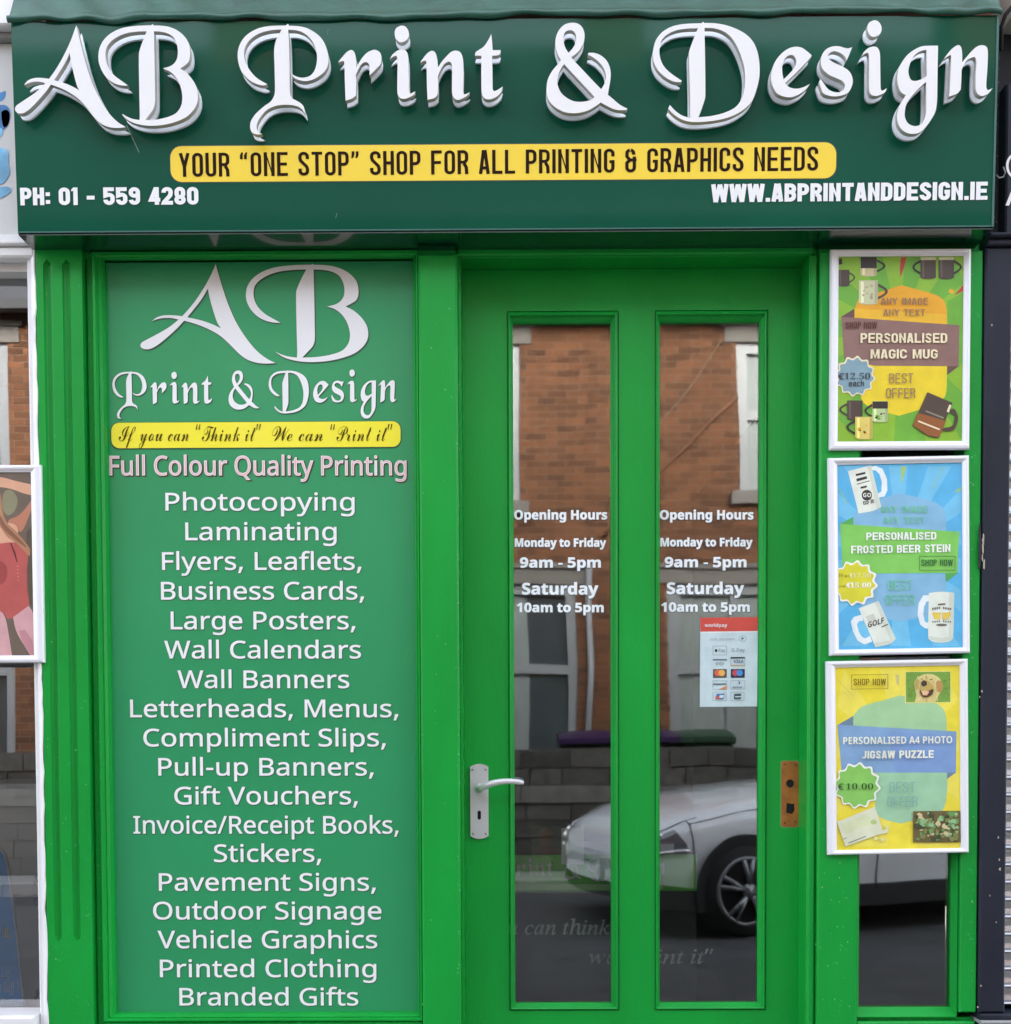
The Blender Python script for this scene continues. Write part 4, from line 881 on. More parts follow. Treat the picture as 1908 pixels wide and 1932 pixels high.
# traced outlines (crop origin x, y, scale; contours)
TR = {
 'A': (340, 640, 5.3, [[(1027,68,1),(1060,190),(1120,390),(1200,620),(1300,840),(1420,1030),(1560,1200),(1700,1310),(1812,1365,1),(1700,1372),(1570,1362),(1440,1320),(1330,1240),(1200,1110),(1080,1005),(930,920),(770,855),(612,810,1),(520,910),(400,1020),(270,1125),(180,1175),(110,1185),(55,1165),(40,1130),(60,1095),(130,1055),(300,965),(430,885),(540,795,1),(440,775),(340,775),(260,790),(192,815,1),(250,770),(340,742),(450,738),(590,750,1),(680,650),(780,520),(890,350),(970,200)],
   [(922,390,1),(960,560),(1010,730),(1050,840),(1095,912,1),(990,860),(850,810),(655,765,1),(740,660),(840,530)]]),
 'B': (590, 640, 5.612, [[(1027,65,1),(1042,82,1),(1160,85),(1300,100),(1440,145),(1560,220),(1640,320),(1665,440),(1655,530),(1625,580),(1560,622),(1485,660,1),(1600,720),(1710,820),(1780,930),(1800,1040),(1780,1140),(1710,1235),(1590,1320),(1400,1385),(1200,1422),(980,1432),(800,1415),(650,1375),(560,1325),(508,1285,1),(580,1320),(680,1352),(810,1370,1),(815,1300),(805,900),(800,470),(830,370),(880,260),(940,148,1),(780,152),(600,170),(440,215),(310,285),(230,370),(208,470),(225,580),(280,680),(370,765),(480,830),(585,888,1),(480,882),(370,855),(260,795),(170,700),(115,590),(103,490),(125,380),(200,270),(330,180),(500,120),(700,92),(900,82),(1010,80,1)],
   [(1042,148,1),(1180,155),(1300,180),(1400,240),(1455,340),(1470,440),(1455,530),(1400,600),(1320,640),(1230,660,1),(1340,700),(1430,770),(1500,870),(1540,990),(1545,1090),(1520,1180),(1440,1270),(1300,1325),(1100,1360),(885,1370,1),(960,1290),(1030,1210),(1058,1120),(1058,900),(1050,500)]]),
 'P': (570, 40, 4.77, [[(680,88,1),(690,112,1),(800,118),(900,140),(1000,195),(1080,270),(1130,370),(1155,480),(1150,570),(1110,650),(1040,710),(960,750),(880,765),(800,750),(745,720),(715,675,1),(770,708),(840,725),(910,715),(960,685),(1000,620),(1020,520),(1015,420),(980,320),(920,240),(850,190),(770,165),(680,160,1),(690,300),(697,600),(700,880),(712,945),(745,978),(820,1020),(865,1070),(880,1150,1),(840,1095),(780,1060),(700,1045),(610,1045),(520,1062),(430,1105),(360,1180),(315,1260),(308,1320),(330,1365),(372,1388,1),(330,1395),(280,1385),(245,1355),(232,1300),(245,1230),(300,1150),(400,1060),(470,1010),(510,950),(525,880),(520,600),(515,400),(535,290),(570,220),(605,155,1),(480,165),(360,195),(260,250),(190,330),(160,420),(170,520),(210,610),(280,700),(350,755),(432,800,1),(400,815),(330,805),(240,765),(150,680),(105,590),(85,480),(95,380),(140,280),(220,200),(340,140),(480,115),(650,110,1)]]),
 'r': (570, 40, 4.77, [[(1272,545,1),(1280,528),(1320,480),(1370,425),(1420,398),(1455,415),(1475,470),(1485,605,1),(1540,510),(1600,440),(1660,405),(1710,397),(1760,425),(1780,480),(1770,560),(1720,620),(1640,697,1),(1640,600),(1630,560),(1590,540),(1540,570),(1505,630),(1478,690,1),(1483,800),(1480,935,1),(1430,972),(1358,995,1),(1350,800),(1345,600),(1340,530,1),(1318,530)]]),
 'i': (950, 40, 5.9625, [[(85,630,1),(120,570),(190,510),(260,490),(310,500),(345,550),(357,620),(362,900),(366,1090),(375,1132),(400,1138),(455,1105,1),(440,1150),(400,1182),(320,1215),(260,1215),(215,1185),(195,1120),(195,900),(197,640),(182,582,1),(135,595)],
   [(155,240),(180,175),(250,140),(310,152),(352,205),(365,275),(340,340),(270,382),(210,372),(168,320)]]),
 'n': (950, 40, 5.9625, [[(532,682,1),(590,600),(650,535),(710,510),(755,540),(780,620),(795,755,1),(850,670),(920,590),(990,525),(1060,507),(1120,530),(1155,600),(1167,700),(1167,900),(1162,1090),(1172,1140),(1200,1150),(1260,1120,1),(1230,1165),(1170,1205),(1090,1235),(1040,1215),(1010,1170),(1000,1100),(1000,900),(1000,740),(985,685),(940,672),(880,710),(830,790),(790,880,1),(795,1000),(790,1150,1),(740,1205),(640,1232,1),(630,1000),(625,720),(618,655,1),(575,660)]]),
 't': (950, 40, 5.9625, [[(1580,262,1),(1588,350),(1600,500,1),(1718,500,1),(1700,560),(1660,578),(1592,582,1),(1595,800),(1598,1050),(1612,1100),(1640,1100),(1690,1075),(1748,1035,1),(1720,1120),(1650,1190),(1560,1225),(1490,1215),(1450,1170),(1435,1100),(1432,800),(1432,582,1),(1338,580,1),(1350,530),(1400,495),(1470,445),(1530,360)]]),
 '&': (1330, 30, 6.9, [[(590,180),(680,195),(750,250),(790,340),(797,430),(780,520),(740,600),(670,690),(570,770,1),(620,830),(760,980),(920,1150),(1080,1315,1),(1120,1250),(1158,1150),(1155,1040),(1110,930),(1020,830),(930,765),(852,725,1),(866,692,1),(960,695),(1060,730),(1160,810),(1220,920),(1243,1050),(1230,1200),(1190,1405,1),(1280,1480),(1400,1580),(1525,1645,1),(1510,1670,1),(1400,1672),(1300,1655),(1180,1600),(1070,1540,1),(960,1620),(820,1690),(650,1722),(480,1710),(340,1650),(220,1550),(160,1430),(148,1300),(170,1150),(240,1010),(320,910),(395,820,1),(350,740),(310,630),(298,510),(320,390),(380,280),(470,205)],
   [(530,310),(590,315),(635,355),(655,430),(640,530),(590,620),(525,695,1),(470,610),(440,500),(440,400),(470,335)],
   [(447,885,1),(560,1010),(720,1180),(870,1340),(970,1450,1),(880,1505),(740,1530),(600,1515),(470,1445),(380,1350),(335,1220),(340,1110),(380,990)]]),
 'D': (1590, 30, 6.155, [[(915,145,1),(930,165,1),(1080,168),(1250,195),(1420,255),(1570,340),(1680,460),(1745,620),(1772,800),(1770,980),(1735,1150),(1670,1330),(1570,1450),(1420,1550),(1240,1620),(1000,1660),(780,1672),(620,1645),(500,1580),(420,1510),(383,1465,1),(408,1412,1),(490,1500),(590,1570),(715,1612,1),(715,1300),(705,900),(700,620),(720,540),(780,380),(835,245,1),(680,250),(530,270),(400,320),(300,400),(260,500),(250,620),(275,740),(330,840),(430,935),(590,1045,1),(575,1065,1),(480,1060),(370,1010),(250,910),(175,790),(150,660),(165,520),(210,400),(310,290),(450,215),(620,180),(890,168,1)],
   [(935,240,1),(1080,245),(1220,290),(1340,380),(1440,540),(1510,720),(1550,900),(1550,1100),(1530,1230),(1490,1340),(1400,1450),(1240,1530),(1040,1580),(835,1600,1),(870,1520),(930,1360),(947,1280),(945,800)]]),
 'e': (1880, 40, 6.36, [[(805,612,1),(720,540),(650,495),(560,480),(450,505),(330,590),(230,720),(180,860),(170,1000),(195,1100),(260,1210),(360,1260),(470,1275),(560,1250),(660,1195),(730,1130),(778,1065,1),(680,1115),(570,1140),(480,1125),(420,1090),(390,1050,1),(600,850),(800,640,1)],
   [(470,610),(530,625),(565,690),(560,760),(520,830),(440,920),(365,995,1),(345,880),(345,780),(375,690),(415,635)]]),
 's': (1880, 40, 6.36, [[(1445,488,1),(1400,600),(1358,695,1),(1330,635),(1260,580),(1170,550),(1100,570),(1058,630),(1085,680),(1170,735),(1290,790),(1400,870),(1450,980),(1445,1080),(1390,1190),(1300,1240),(1190,1260),(1080,1250),(990,1210),(950,1120),(930,1040),(945,980,1),(1000,1060),(1060,1140),(1140,1185),(1240,1195),(1310,1150),(1330,1080),(1290,1020),(1200,975),(1080,920),(980,830),(950,720),(970,610),(1030,525),(1120,480),(1220,470),(1300,490),(1370,505)]]),
 'g': (2160, 40, 5.9625, [[(950,433,1),(945,700),(940,1000),(935,1250),(915,1390),(870,1490),(780,1620),(680,1710),(570,1735),(470,1710),(390,1640),(352,1540),(350,1440),(375,1340),(420,1250),(475,1165,1),(405,1120),(365,1030),(350,920),(365,790),(410,690),(490,580),(590,500),(700,447),(800,436)],
   [(780,495,1),(782,700),(785,880,1),(700,930),(610,955),(545,930),(515,840),(520,760),(560,640),(620,560),(700,510)],
   [(775,965,1),(776,1200),(770,1440),(740,1540),(690,1600),(600,1620),(510,1580),(465,1500),(460,1420),(480,1310),(560,1180),(670,1060)]]),
 'n2': (2160, 40, 5.9625, [[(1035,630,1),(1110,530),(1180,460),(1250,425),(1290,460),(1305,550),(1305,680,1),(1380,590),(1470,490),(1540,440),(1610,428),(1670,460),(1685,560),(1675,800),(1660,1020),(1672,1080),(1700,1085),(1755,1060,1),(1700,1130),(1620,1175),(1570,1170),(1525,1130),(1505,1060),(1505,850),(1515,680),(1500,612),(1460,605),(1390,640),(1340,700),(1298,790,1),(1292,950),(1285,1080,1),(1230,1140),(1115,1185,1),(1130,950),(1145,600),(1135,568,1),(1085,598)]]),
}
LET = {}
for k_, (ox, oy, sc_, cs_) in TR.items():
    LET[k_] = nest([[((ox + p[0] / sc_) * 0.7632, (oy + p[1] / sc_) * 0.7632) for p in smooth(c)] for c in cs_])
i2 = LET['i']
LET['i2'] = [[[(p[0] + 889.9 + (2 if gi else 0), p[1] - 5.5 - (4.6 if gi else 0)) for p in c] for c in g] for gi, g in
             enumerate(sorted(i2, key=lambda g: -max(p[1] for p in g[0])))]
LINE = ['P', 'r', 'i', 'n', 't', '&', 'D', 'e', 's', 'i2', 'g', 'n2']


def remap(groups, b0, b1):
    """picture box b0 -> picture box b1 (x0, y0, x1, y1)"""
    fx = (b1[2] - b1[0]) / (b0[2] - b0[0])
    fy = (b1[3] - b1[1]) / (b0[3] - b0[1])
    return [[[(b1[0] + (p[0] - b0[0]) * fx, b1[1] + (p[1] - b0[1]) * fy) for p in c] for c in g] for g in groups]


def onto(P, groups, n, off=0.0):
    """picture outlines -> plane outlines"""
    gs = []
    for g in groups:
        q = [[P.px(p[0], p[1], n) for p in c] for c in g]
        gs += nest(q)
    if off:
        c = groups[0][0][0]
        gs = fatten(gs, off * P.scale(c[0], c[1], n))
    return gs


def poly(P, pts, n=0.0, sm=False):
    q = smooth(pts) if sm else pts
    return nest([[P.px(p[0], p[1], n) for p in q]])


# ================================================================== colours
paint = dict(rough=0.40, spec=0.22, bump=0.22, bscale=90, stretch=(1, 1, 0.35), coat=0.07, coat_rough=0.12)
GREEN = mat('green_gloss_paint', (0.006, 0.300, 0.038), var=0.10, vscale=5, **paint)
GREEN2 = mat('green_gloss_paint_worn', (0.006, 0.295, 0.038), var=0.12, vscale=6, speck=((0.03, 0.36, 0.10), 70, 0.69), **paint)
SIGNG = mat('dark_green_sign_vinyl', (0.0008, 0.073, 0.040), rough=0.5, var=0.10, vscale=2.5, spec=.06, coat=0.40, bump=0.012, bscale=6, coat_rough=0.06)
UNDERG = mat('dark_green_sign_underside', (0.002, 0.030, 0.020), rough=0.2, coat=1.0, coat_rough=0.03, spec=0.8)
FLASH = mat('green_flashing_film', (0.010, 0.085, 0.056), rough=0.45, coat=0.3, coat_rough=0.15, bump=0.35, bscale=35, var=0.2, vscale=14)
PANELG = mat('green_panel_print', (0.026, 0.285, 0.108), rough=0.35, spec=.3, coat=0.25, coat_rough=0.09, var=0.05, vscale=2.2)
WHITE = mat('white_vinyl', (0.81, 0.82, 0.82), rough=0.45, coat=0.0, spec=.3)
LWHITE = mat('white_letter_face', (0.79, 0.79, 0.79), rough=0.4, coat=0.0, spec=.3)
LSIDE = mat('letter_edge_foam', (0.52, 0.50, 0.47), rough=0.6)
LBACK = mat('white_letter_backing', (0.88, 0.92, 0.97), rough=0.45)
DARKLINE = mat('dark_print_outline', (0.012, 0.05, 0.045), rough=0.4)
YELLOW = mat('yellow_print', (0.86, 0.62, 0.025), rough=0.35, coat=0.3, var=0.03)
YELLOW2 = mat('lemon_print', (0.87, 0.78, 0.030), rough=0.35, coat=0.3)
BROWNTXT = mat('dark_brown_print', (0.022, 0.007, 0.003), rough=0.6, spec=.1)
OLIVETXT = mat('olive_script_print', (0.08, 0.06, 0.004), rough=0.6, spec=.1)
WPAINT = mat('white_gloss_paint', (0.80, 0.80, 0.81), rough=0.3, coat=0.3, var=0.04, vscale=12, bump=0.05, bscale=30)
ALU = mat('white_snap_frame', (0.78, 0.79, 0.83), rough=0.28, coat=0.3)
GREYW = mat('grey_white_board', (0.60, 0.60, 0.59), rough=0.5, var=0.06)
NAVY = mat('navy_gloss_paint', (0.018, 0.022, 0.034), rough=0.5, spec=.2, var=0.25, vscale=6, bump=0.25, bscale=40, stretch=(1, 1, 0.5))
BLACKG = mat('black_gap', (0.006, 0.006, 0.008), rough=0.8)
STEEL = mat('satin_steel', (0.62, 0.62, 0.64), rough=0.32, metal=0.35, spec=0.6)
DARK = mat('dark_hole', (0.004, 0.004, 0.004), rough=0.9)
PRIMER = mat('orange_brown_bare_wood', (0.33, 0.115, 0.018), rough=0.6, var=0.25, vscale=40, bump=0.2, bscale=60)
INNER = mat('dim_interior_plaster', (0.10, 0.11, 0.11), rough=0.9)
DOORGLASS = glass('door_glass', (0.86, 0.90, 0.88), 0.175, wav=0.0009, wscale=2.6, rough=.02)
SIDEGLASS = glass('sidelight_glass', (0.86, 0.90, 0.88), 0.175, wav=0.0009, wscale=2.0, rough=.02)
SHOPGLASS = glass('shop_window_glass', (0.9, 0.92, 0.92), 0.21, wav=0.0010, wscale=1.5, rough=.01)

FAC = Plane((0, 0, 0))
uq = lambda x, y=1200: FAC.px(x, y)[0]
zq = lambda y, x=954: FAC.px(x, y)[1]
GZ = 0.0      # pavement level

# ================================================================== ground
ASPH = mat('road_asphalt', (0.055, 0.056, 0.058), rough=0.9, var=0.25, vscale=5, bump=0.5, bscale=120)
SLAB = mat('pavement_concrete', (0.22, 0.215, 0.20), rough=0.85, var=0.2, vscale=4, bump=0.2, bscale=60)
KERB = mat('kerb_granite', (0.30, 0.29, 0.28), rough=0.8, var=0.2, vscale=12)
EARTH = mat('ground_earth', (0.10, 0.10, 0.085), rough=1.0, var=0.2, vscale=0.5)
b = MB(); b.quad((-300, -300, -0.15), (300, -300, -0.15), (300, 300, -0.15), (-300, 300, -0.15), EARTH)
obj('ground', b, kind='structure')
b = MB(); b.quad((-60, -7.25, -0.11), (60, -7.25, -0.11), (60, -1.9, -0.11), (-60, -1.9, -0.11), ASPH)
obj('road', b, kind='structure')
b = MB(); b.box(-60, 60, -1.75, 0.3, -0.14, GZ, SLAB)
pv = obj('pavement', b, kind='structure')
b = MB(); b.box(-60, 60, -9.4, -7.4, -0.14, GZ, SLAB)
pv2 = obj('pavement', b, kind='structure')
YLINE = mat('yellow_road_paint', (0.55, 0.42, 0.05), rough=0.8, var=0.2, vscale=20)
b = MB()
for y_ in (-2.15, -2.30):
    b.quad((-60, y_ - .05, -0.106), (60, y_ - .05, -0.106), (60, y_ + .05, -0.106), (-60, y_ + .05, -0.106), YLINE)
obj('road_markings', b, kind='structure')
for nm, y0, y1 in (('kerb', -1.9, -1.75), ('kerb', -7.4, -7.25)):
    kk = None
    for i in range(-14, 14):
        b = MB(); b.box(i * .92 + .004, i * .92 + .916, y0, y1, -0.14, GZ + 0.002 + 0.002 * (i % 3), KERB)
        o = obj('kerb_stone', b, parent=(pv if y0 > -3 else pv2))
b = MB()
b.box(-60, -12.888, -1.9, -1.75, -0.14, GZ + .001, KERB); b.box(12.88, 60, -1.9, -1.75, -0.14, GZ + .001, KERB)
b.box(-60, -12.888, -7.4, -7.25, -0.14, GZ + .001, KERB); b.box(12.88, 60, -7.4, -7.25, -0.14, GZ + .001, KERB)
obj('kerb', b, kind='structure')

# ================================================================== opposite side of the street
BRICK = mat('red_brown_brick', (0.120, 0.046, 0.018), rough=0.9, island=0.4, var=0.15, vscale=8)
MORT = mat('lime_mortar', (0.20, 0.13, 0.085), rough=0.95)
STONE = mat('pale_stone_trim', (0.15, 0.135, 0.12), rough=0.7, var=0.1)
PVC = mat('white_window_frame', (0.23, 0.24, 0.25), rough=0.4)
WGLASS = mat('dark_window_glass', (0.05, 0.06, 0.065), rough=0.06, spec=0.8)
CURT = mat('pale_curtain', (0.20, 0.23, 0.22), rough=0.5, var=0.15, vscale=10, stretch=(4, 1, .3))
SLATE = mat('roof_slate', (0.040, 0.042, 0.048), rough=0.8, var=0.25, vscale=6)
OPY = -9.4


def house(x0, x1, wins, door, label):
    h = thing('terraced_house', label, 'house', ((x0 + x1) / 2, OPY - 3, 0), 'brick houses facing the shop')
    top = 5.98
    holes = [(a, c, d, e) for a, c, d, e in wins] + [(door[0], door[1], 0, 2.55)]
    b = MB()
    # mortar wall with openings
    xs = sorted(set([x0, x1] + [v for k in holes for v in k[:2]]))
    zs = sorted(set([0, top] + [v for k in holes for v in k[2:]]))
    for i in range(len(xs) - 1):
        for j in range(len(zs) - 1):
            mx_, mz_ = (xs[i] + xs[i + 1]) / 2, (zs[j] + zs[j + 1]) / 2
            if not any(k[0] < mx_ < k[1] and k[2] < mz_ < k[3] for k in holes):
                b.box(xs[i], xs[i + 1], OPY - 0.25, OPY - 0.004, zs[j], zs[j + 1], MORT)
    b.box(x0, x1, OPY - 6, OPY - 5.8, 0, top, MORT)
    b.box(x0, x0 + .2, OPY - 5.8, OPY - .25, 0, top, MORT)
    b.box(x1 - .2, x1, OPY - 5.8, OPY - .25, 0, top, MORT)
    obj('wall', b, h)
    b = MB()
    rng = random.Random(x0)
    for r in range(int(top / 0.075)):
        z = r * 0.075
        x = x0 - (0.1125 if r % 2 else 0)
        while x < x1:
            a, c = max(x + .005, x0), min(x + .22, x1)
            x += 0.225
            if c - a < 0.03:
                continue
            for k in holes:
                if z + .07 > k[2] and z < k[3]:
                    if a < k[1] and c > k[0]:
                        if a < k[0]: c = k[0]
                        elif c > k[1]: a = k[1]
                        else: a = c
            if c - a < 0.02:
                continue
            y = OPY + rng.uniform(-.002, .003)
            vs = [(a, y, z + .005), (c, y, z + .005), (c, y, z + .07), (a, y, z + .07),
                  (a, OPY - .006, z + .005), (c, OPY - .006, z + .005), (c, OPY - .006, z + .07), (a, OPY - .006, z + .07)]
            b.add(vs, [(0, 3, 2, 1), (0, 1, 5, 4), (1, 2, 6, 5), (2, 3, 7, 6), (3, 0, 4, 7)], BRICK)
    obj('brickwork', b, h, kind='stuff')
    for (a, c, d, e) in wins:
        b = MB()
        fr = 0.11
        y0, y1 = OPY - .12, OPY - .03
        b.box(a, a + fr, y0, y1, d, e, PVC); b.box(c - fr, c, y0, y1, d, e, PVC)
        b.box(a + fr, c - fr, y0, y1, e - fr, e, PVC); b.box(a + fr, c - fr, y0, y1, d, d + .09, PVC)
        zm = d + (e - d) * 0.53
        b.box(a + fr, c - fr, y0, y1 - .01, zm - .05, zm + .05, PVC)
        xm = (a + c) / 2
        b.box(xm - .045, xm + .045, y0 + .002, y1 - .02, d + .09, zm - .05, PVC)
        b.box(xm - .045, xm + .045, y0 + .002, y1 - .02, zm + .05, e - fr, PVC)
        w = obj('window', b, h)
        b = MB(); b.box(a + fr, c - fr, y0 - .02, y0 + .03, d + .09, e - fr, WGLASS)
        obj('pane', b, w)
        b = MB(); b.box(a + fr, a + fr + (c - a - 2 * fr) * .72, y0 + .032, y0 + .036, d + .09, e - fr, CURT)
        obj('curtain', b, w)
        b = MB(); b.box(a - .1, c + .1, OPY - .05, OPY + .07, d - .14, d - .001, STONE)
        obj('sill', b, w)
        b = MB(); b.box(a - .12, c + .12, OPY - .02, OPY + .02, e + .001, e + .22, STONE)
        b.box(a - .16, c + .16, OPY + .02, OPY + .05, e + .17, e + .22, STONE)
        obj('lintel', b, w)
    b = MB()
    b.box(door[0], door[1], OPY - .16, OPY - .1, 0.02, 2.05, mat('door_' + str(int(x0 * 10)), door[2], rough=.35))
    b.box(door[0], door[1], OPY - .16, OPY - .06, 2.05, 2.15, PVC)
    d_ = obj('door', b, h)
    b = MB(); b.box(door[0], door[1], OPY - .14, OPY - .10, 2.15, 2.55, WGLASS); obj('fanlight', b, d_)
    b = MB()
    b.quad((x0, OPY + .25, 5.95), (x1, OPY + .25, 5.95), (x1, OPY - 3, 9.15), (x0, OPY - 3, 9.15), SLATE)
    b.quad((x1, OPY - 6.2, 5.95), (x0, OPY - 6.2, 5.95), (x0, OPY - 3, 9.15), (x1, OPY - 3, 9.15), SLATE)
    rf = obj('roof', b, h)
    b = MB(); b.box(x0 + .1, x0 + .85, OPY - 3.4, OPY - 2.6, 8.4, 9.95, BRICK); b.box(x0 + .07, x0 + .88, OPY - 3.43, OPY - 2.57, 9.951, 10.05, STONE); obj('chimney', b, rf)
    b = MB()
    b.box(x0, x1, OPY + .2, OPY + .32, 5.85, 5.95, mat('black_gutter', (.02, .02, .022), rough=.5))
    obj('gutter', b, h)
    b = MB(); b.tube([(x0 + .03, OPY + .05, 3.2), (x0 + .03, OPY + .06, 0.1)], .035, PVC)
    obj('drainpipe', b, h)
    return h


house(-3.75, 0.83, [(-1.0, 0.72, 1.02, 3.0), (-0.95, 0.12, 3.88, 5.6), (-3.0, -1.9, 3.88, 5.6)], (-3.1, -2.1, (0.02, 0.03, 0.10)),
      'red brick house opposite with a dark blue door and broad window')
house(0.832, 5.4, [(1.75, 3.2, 1.02, 3.0), (2.45, 3.55, 3.98, 5.6)], (4.0, 5.0, (0.25, 0.02, 0.02)),
      'red brick house opposite with a red door and two stacked windows')
house(-8.3, -3.752, [(-6.9, -5.42, 1.02, 3.0), (-8.0, -7.3, 1.02, 3.0), (-6.6, -5.42, 3.98, 5.6)], (-4.8, -4.0, (0.03, 0.09, 0.05)),
      'red brick house opposite with a dark green door')
house(5.402, 10.0, [(6.0, 7.2, 1.02, 3.0), (6.0, 7.1, 3.98, 5.6)], (8.2, 9.2, (0.5, 0.5, 0.5)),
      'red brick house opposite with a grey door')

house(-13.0, -8.302, [(-12, -10.8, 1.02, 3.0), (-12, -10.9, 3.98, 5.6)], (-9.8, -8.9, (0.2, 0.2, 0.22)), 'unseen brick house added far left to block low sky, slate grey door')  # unseen end houses, added to shut out low skylight along the street
house(10.002, 14.7, [(10.8, 12.1, 1.02, 3.0), (10.8, 11.9, 3.98, 5.6)], (13.2, 14.1, (0.35, 0.25, 0.03)), 'unseen brick house added far right to block low sky, ochre door')
TUBEM = mat('brown_tube', (.14, .06, .03), rough=.8)
ca = thing('wall_tube', 'two thin tubes running diagonally up the brick wall opposite', 'cable', (1.6, OPY, 4.2))  # two thin diagonal tubes laid on the brickwork
b = MB(); b.tube([(1.0, OPY + .02, 3.5), (1.7, OPY + .02, 4.24), (2.44, OPY + .02, 5.02)], .018, TUBEM, 8); obj('cable', b, ca)
b = MB(); b.tube([(1.0, OPY + .02, 3.75), (1.6, OPY + .02, 4.62), (2.3, OPY + .02, 5.62)], .007, MORT, 6); obj('cable', b, ca)
# garden wall
DSTONE = mat('dark_rubble_stone', (0.085, 0.08, 0.07), rough=0.95, island=0.4, var=0.3, vscale=15, bump=0.6, bscale=25)
gw = thing('garden_wall', 'dark stone garden wall across the street with a pale concrete band', 'wall', (0, -8, 0))
b = MB(); b.box(-8, 10, -8.15, -7.98, 0, 1.19, DSTONE); obj('wall_core', b, gw)
b = MB()
rng = random.Random(3)
for r in range(7):
    if r == 4:
        continue
    x = -8
    while x < 10:
        w_ = rng.uniform(.22, .5)
        y = -7.98 + rng.uniform(.008, .03)
        b.box(x + .008, min(x + w_, 10) - .008, -7.985, y, r * .168 + .006, r * .168 + .160, DSTONE)
        x += w_
obj('stonework', b, gw, kind='stuff')
BAND = mat('grey_concrete_band', (.17, .165, .15), rough=.9, var=.3, vscale=6)
for i in range(20):
    b = MB(); b.box(-8 + i * .9 + .004, -8 + i * .9 + .896, -7.985, -7.94, .676, .84, BAND)
    obj('band_stone', b, gw)
b = MB(); b.box(-8, 10, -9.399, -8.151, -.14, .28, EARTH)
obj('garden', b, kind='structure')


def bin_(x, y, z, body, lid, label):
    t = thing('wheelie_bin', label, 'bin', (x, y, z), 'wheelie bins behind the garden wall')
    b = MB()
    lo = [(x - .22, y - .28, z + .08), (x + .22, y - .28, z + .08), (x + .22, y + .22, z + .08), (x - .22, y + .22, z + .08)]
    hi = [(x - .29, y - .36, z + 1.0), (x + .29, y - .36, z + 1.0), (x + .29, y + .34, z + 1.0), (x - .29, y + .34, z + 1.0)]
    b.add(lo + hi, [(0, 3, 2, 1)] + [(i, (i + 1) % 4, 4 + (i + 1) % 4, 4 + i) for i in range(4)] + [(4, 5, 6, 7)], body)
    b.box(x - .31, x + .31, y - .38, y + .36, z + .94, z + .985, body)
    obj('body', b, t)
    b = MB()
    b.grid(lambda u, v: (x - .31 + .62 * u, y - .4 + .80 * v, z + 1.003 + .09 * math.sin(math.pi * v) ** .6 * (1 - .25 * abs(2 * u - 1) ** 3)), 8, 10, lid)
    b.box(x - .31, x + .31, y + .37, y + .40, z + .96, z + 1.01, lid)
    obj('lid', b, t)
    for s in (-1, 1):
        b = MB(); b.tube([(x + s * .2, y - .3, z + .1), (x + s * .26, y - .3, z + .1)], .1, DARK, 14)
        obj('wheel', b, t)


bin_(0.75, -8.62, 0.28, mat('bin_dark_green', (.012, .03, .02), rough=.5), mat('purple_lid', (.028, .009, .055), rough=.4), 'dark wheelie bin with a purple lid behind the garden wall')
bin_(1.98, -8.6, 0.28, mat('bin_green', (.015, .07, .03), rough=.5), mat('bin_green_lid', (.012, .045, .022), rough=.45), 'green wheelie bin behind the garden wall by the window')
bin_(1.37, -8.62, 0.28, mat('bin_dark_green', (.012, .03, .02)), mat('purple_lid', (.10, .02, .22)), 'dark purple lidded wheelie bin beside the green bin')

# parked car -------------------------------------------------------------
CARP = mat('white_car_paint', (0.78, 0.81, 0.85), rough=0.25, coat=1.0)
TYRE = mat('tyre_rubber', (0.015, 0.015, 0.016), rough=0.8)
RIM = mat('alloy_rim', (0.30, 0.31, 0.33), rough=0.35, metal=0.6)
LAMP = mat('headlight_lens', (0.12, 0.13, 0.15), rough=0.08, spec=0.9, coat=1.0)
CHROME = mat('chrome', (0.75, 0.76, 0.78), rough=0.12, metal=1.0)
CGLASS = mat('car_glass', (0.012, 0.014, 0.016), rough=0.04, spec=0.9)
STN = [(2.16, .50, .36, .54), (2.10, .70, .26, .67), (1.98, .80, .22, .765), (1.75, .86, .20, .865), (1.35, .895, .20, .945),
       (.95, .90, .20, .995), (.5, .90, .20, 1.035), (-.6, .90, .20, 1.08), (-1.6, .90, .22, 1.12), (-2.0, .86, .28, 1.08), (-2.14, .74, .40, .95)]


def carsec(x, hw, zb, zt, t):
    """t in [-1, 1] round the upper section, sill to sill"""
    k = [(1.0, zb), (1.0, zb + .16), (1.02, zb + (zt - zb) * .45), (1.0, zb + (zt - zb) * .72), (.94, zt - .07), (.80, zt - .012), (.45, zt + .022), (0, zt + .03)]
    s = (1 - abs(t)) * (len(k) - 1)
    i = min(int(s), len(k) - 2)
    f = s - i
    y = (k[i][0] * (1 - f) + k[i + 1][0] * f) * hw
    z = k[i][1] * (1 - f) + k[i + 1][1] * f
    return (x, y * (1 if t >= 0 else -1), z)


def cars(s, t, out=0.0):
    i = min(int(s), len(STN) - 2)
    f = s - i
    a = [STN[i][k] * (1 - f) + STN[i + 1][k] * f for k in range(4)]
    p = carsec(*a, t)
    if out:
        c = Vector((p[0] * .8, 0, .6))
        d = (Vector(p) - c).normalized() * out
        p = tuple(Vector(p) + d)
    return p


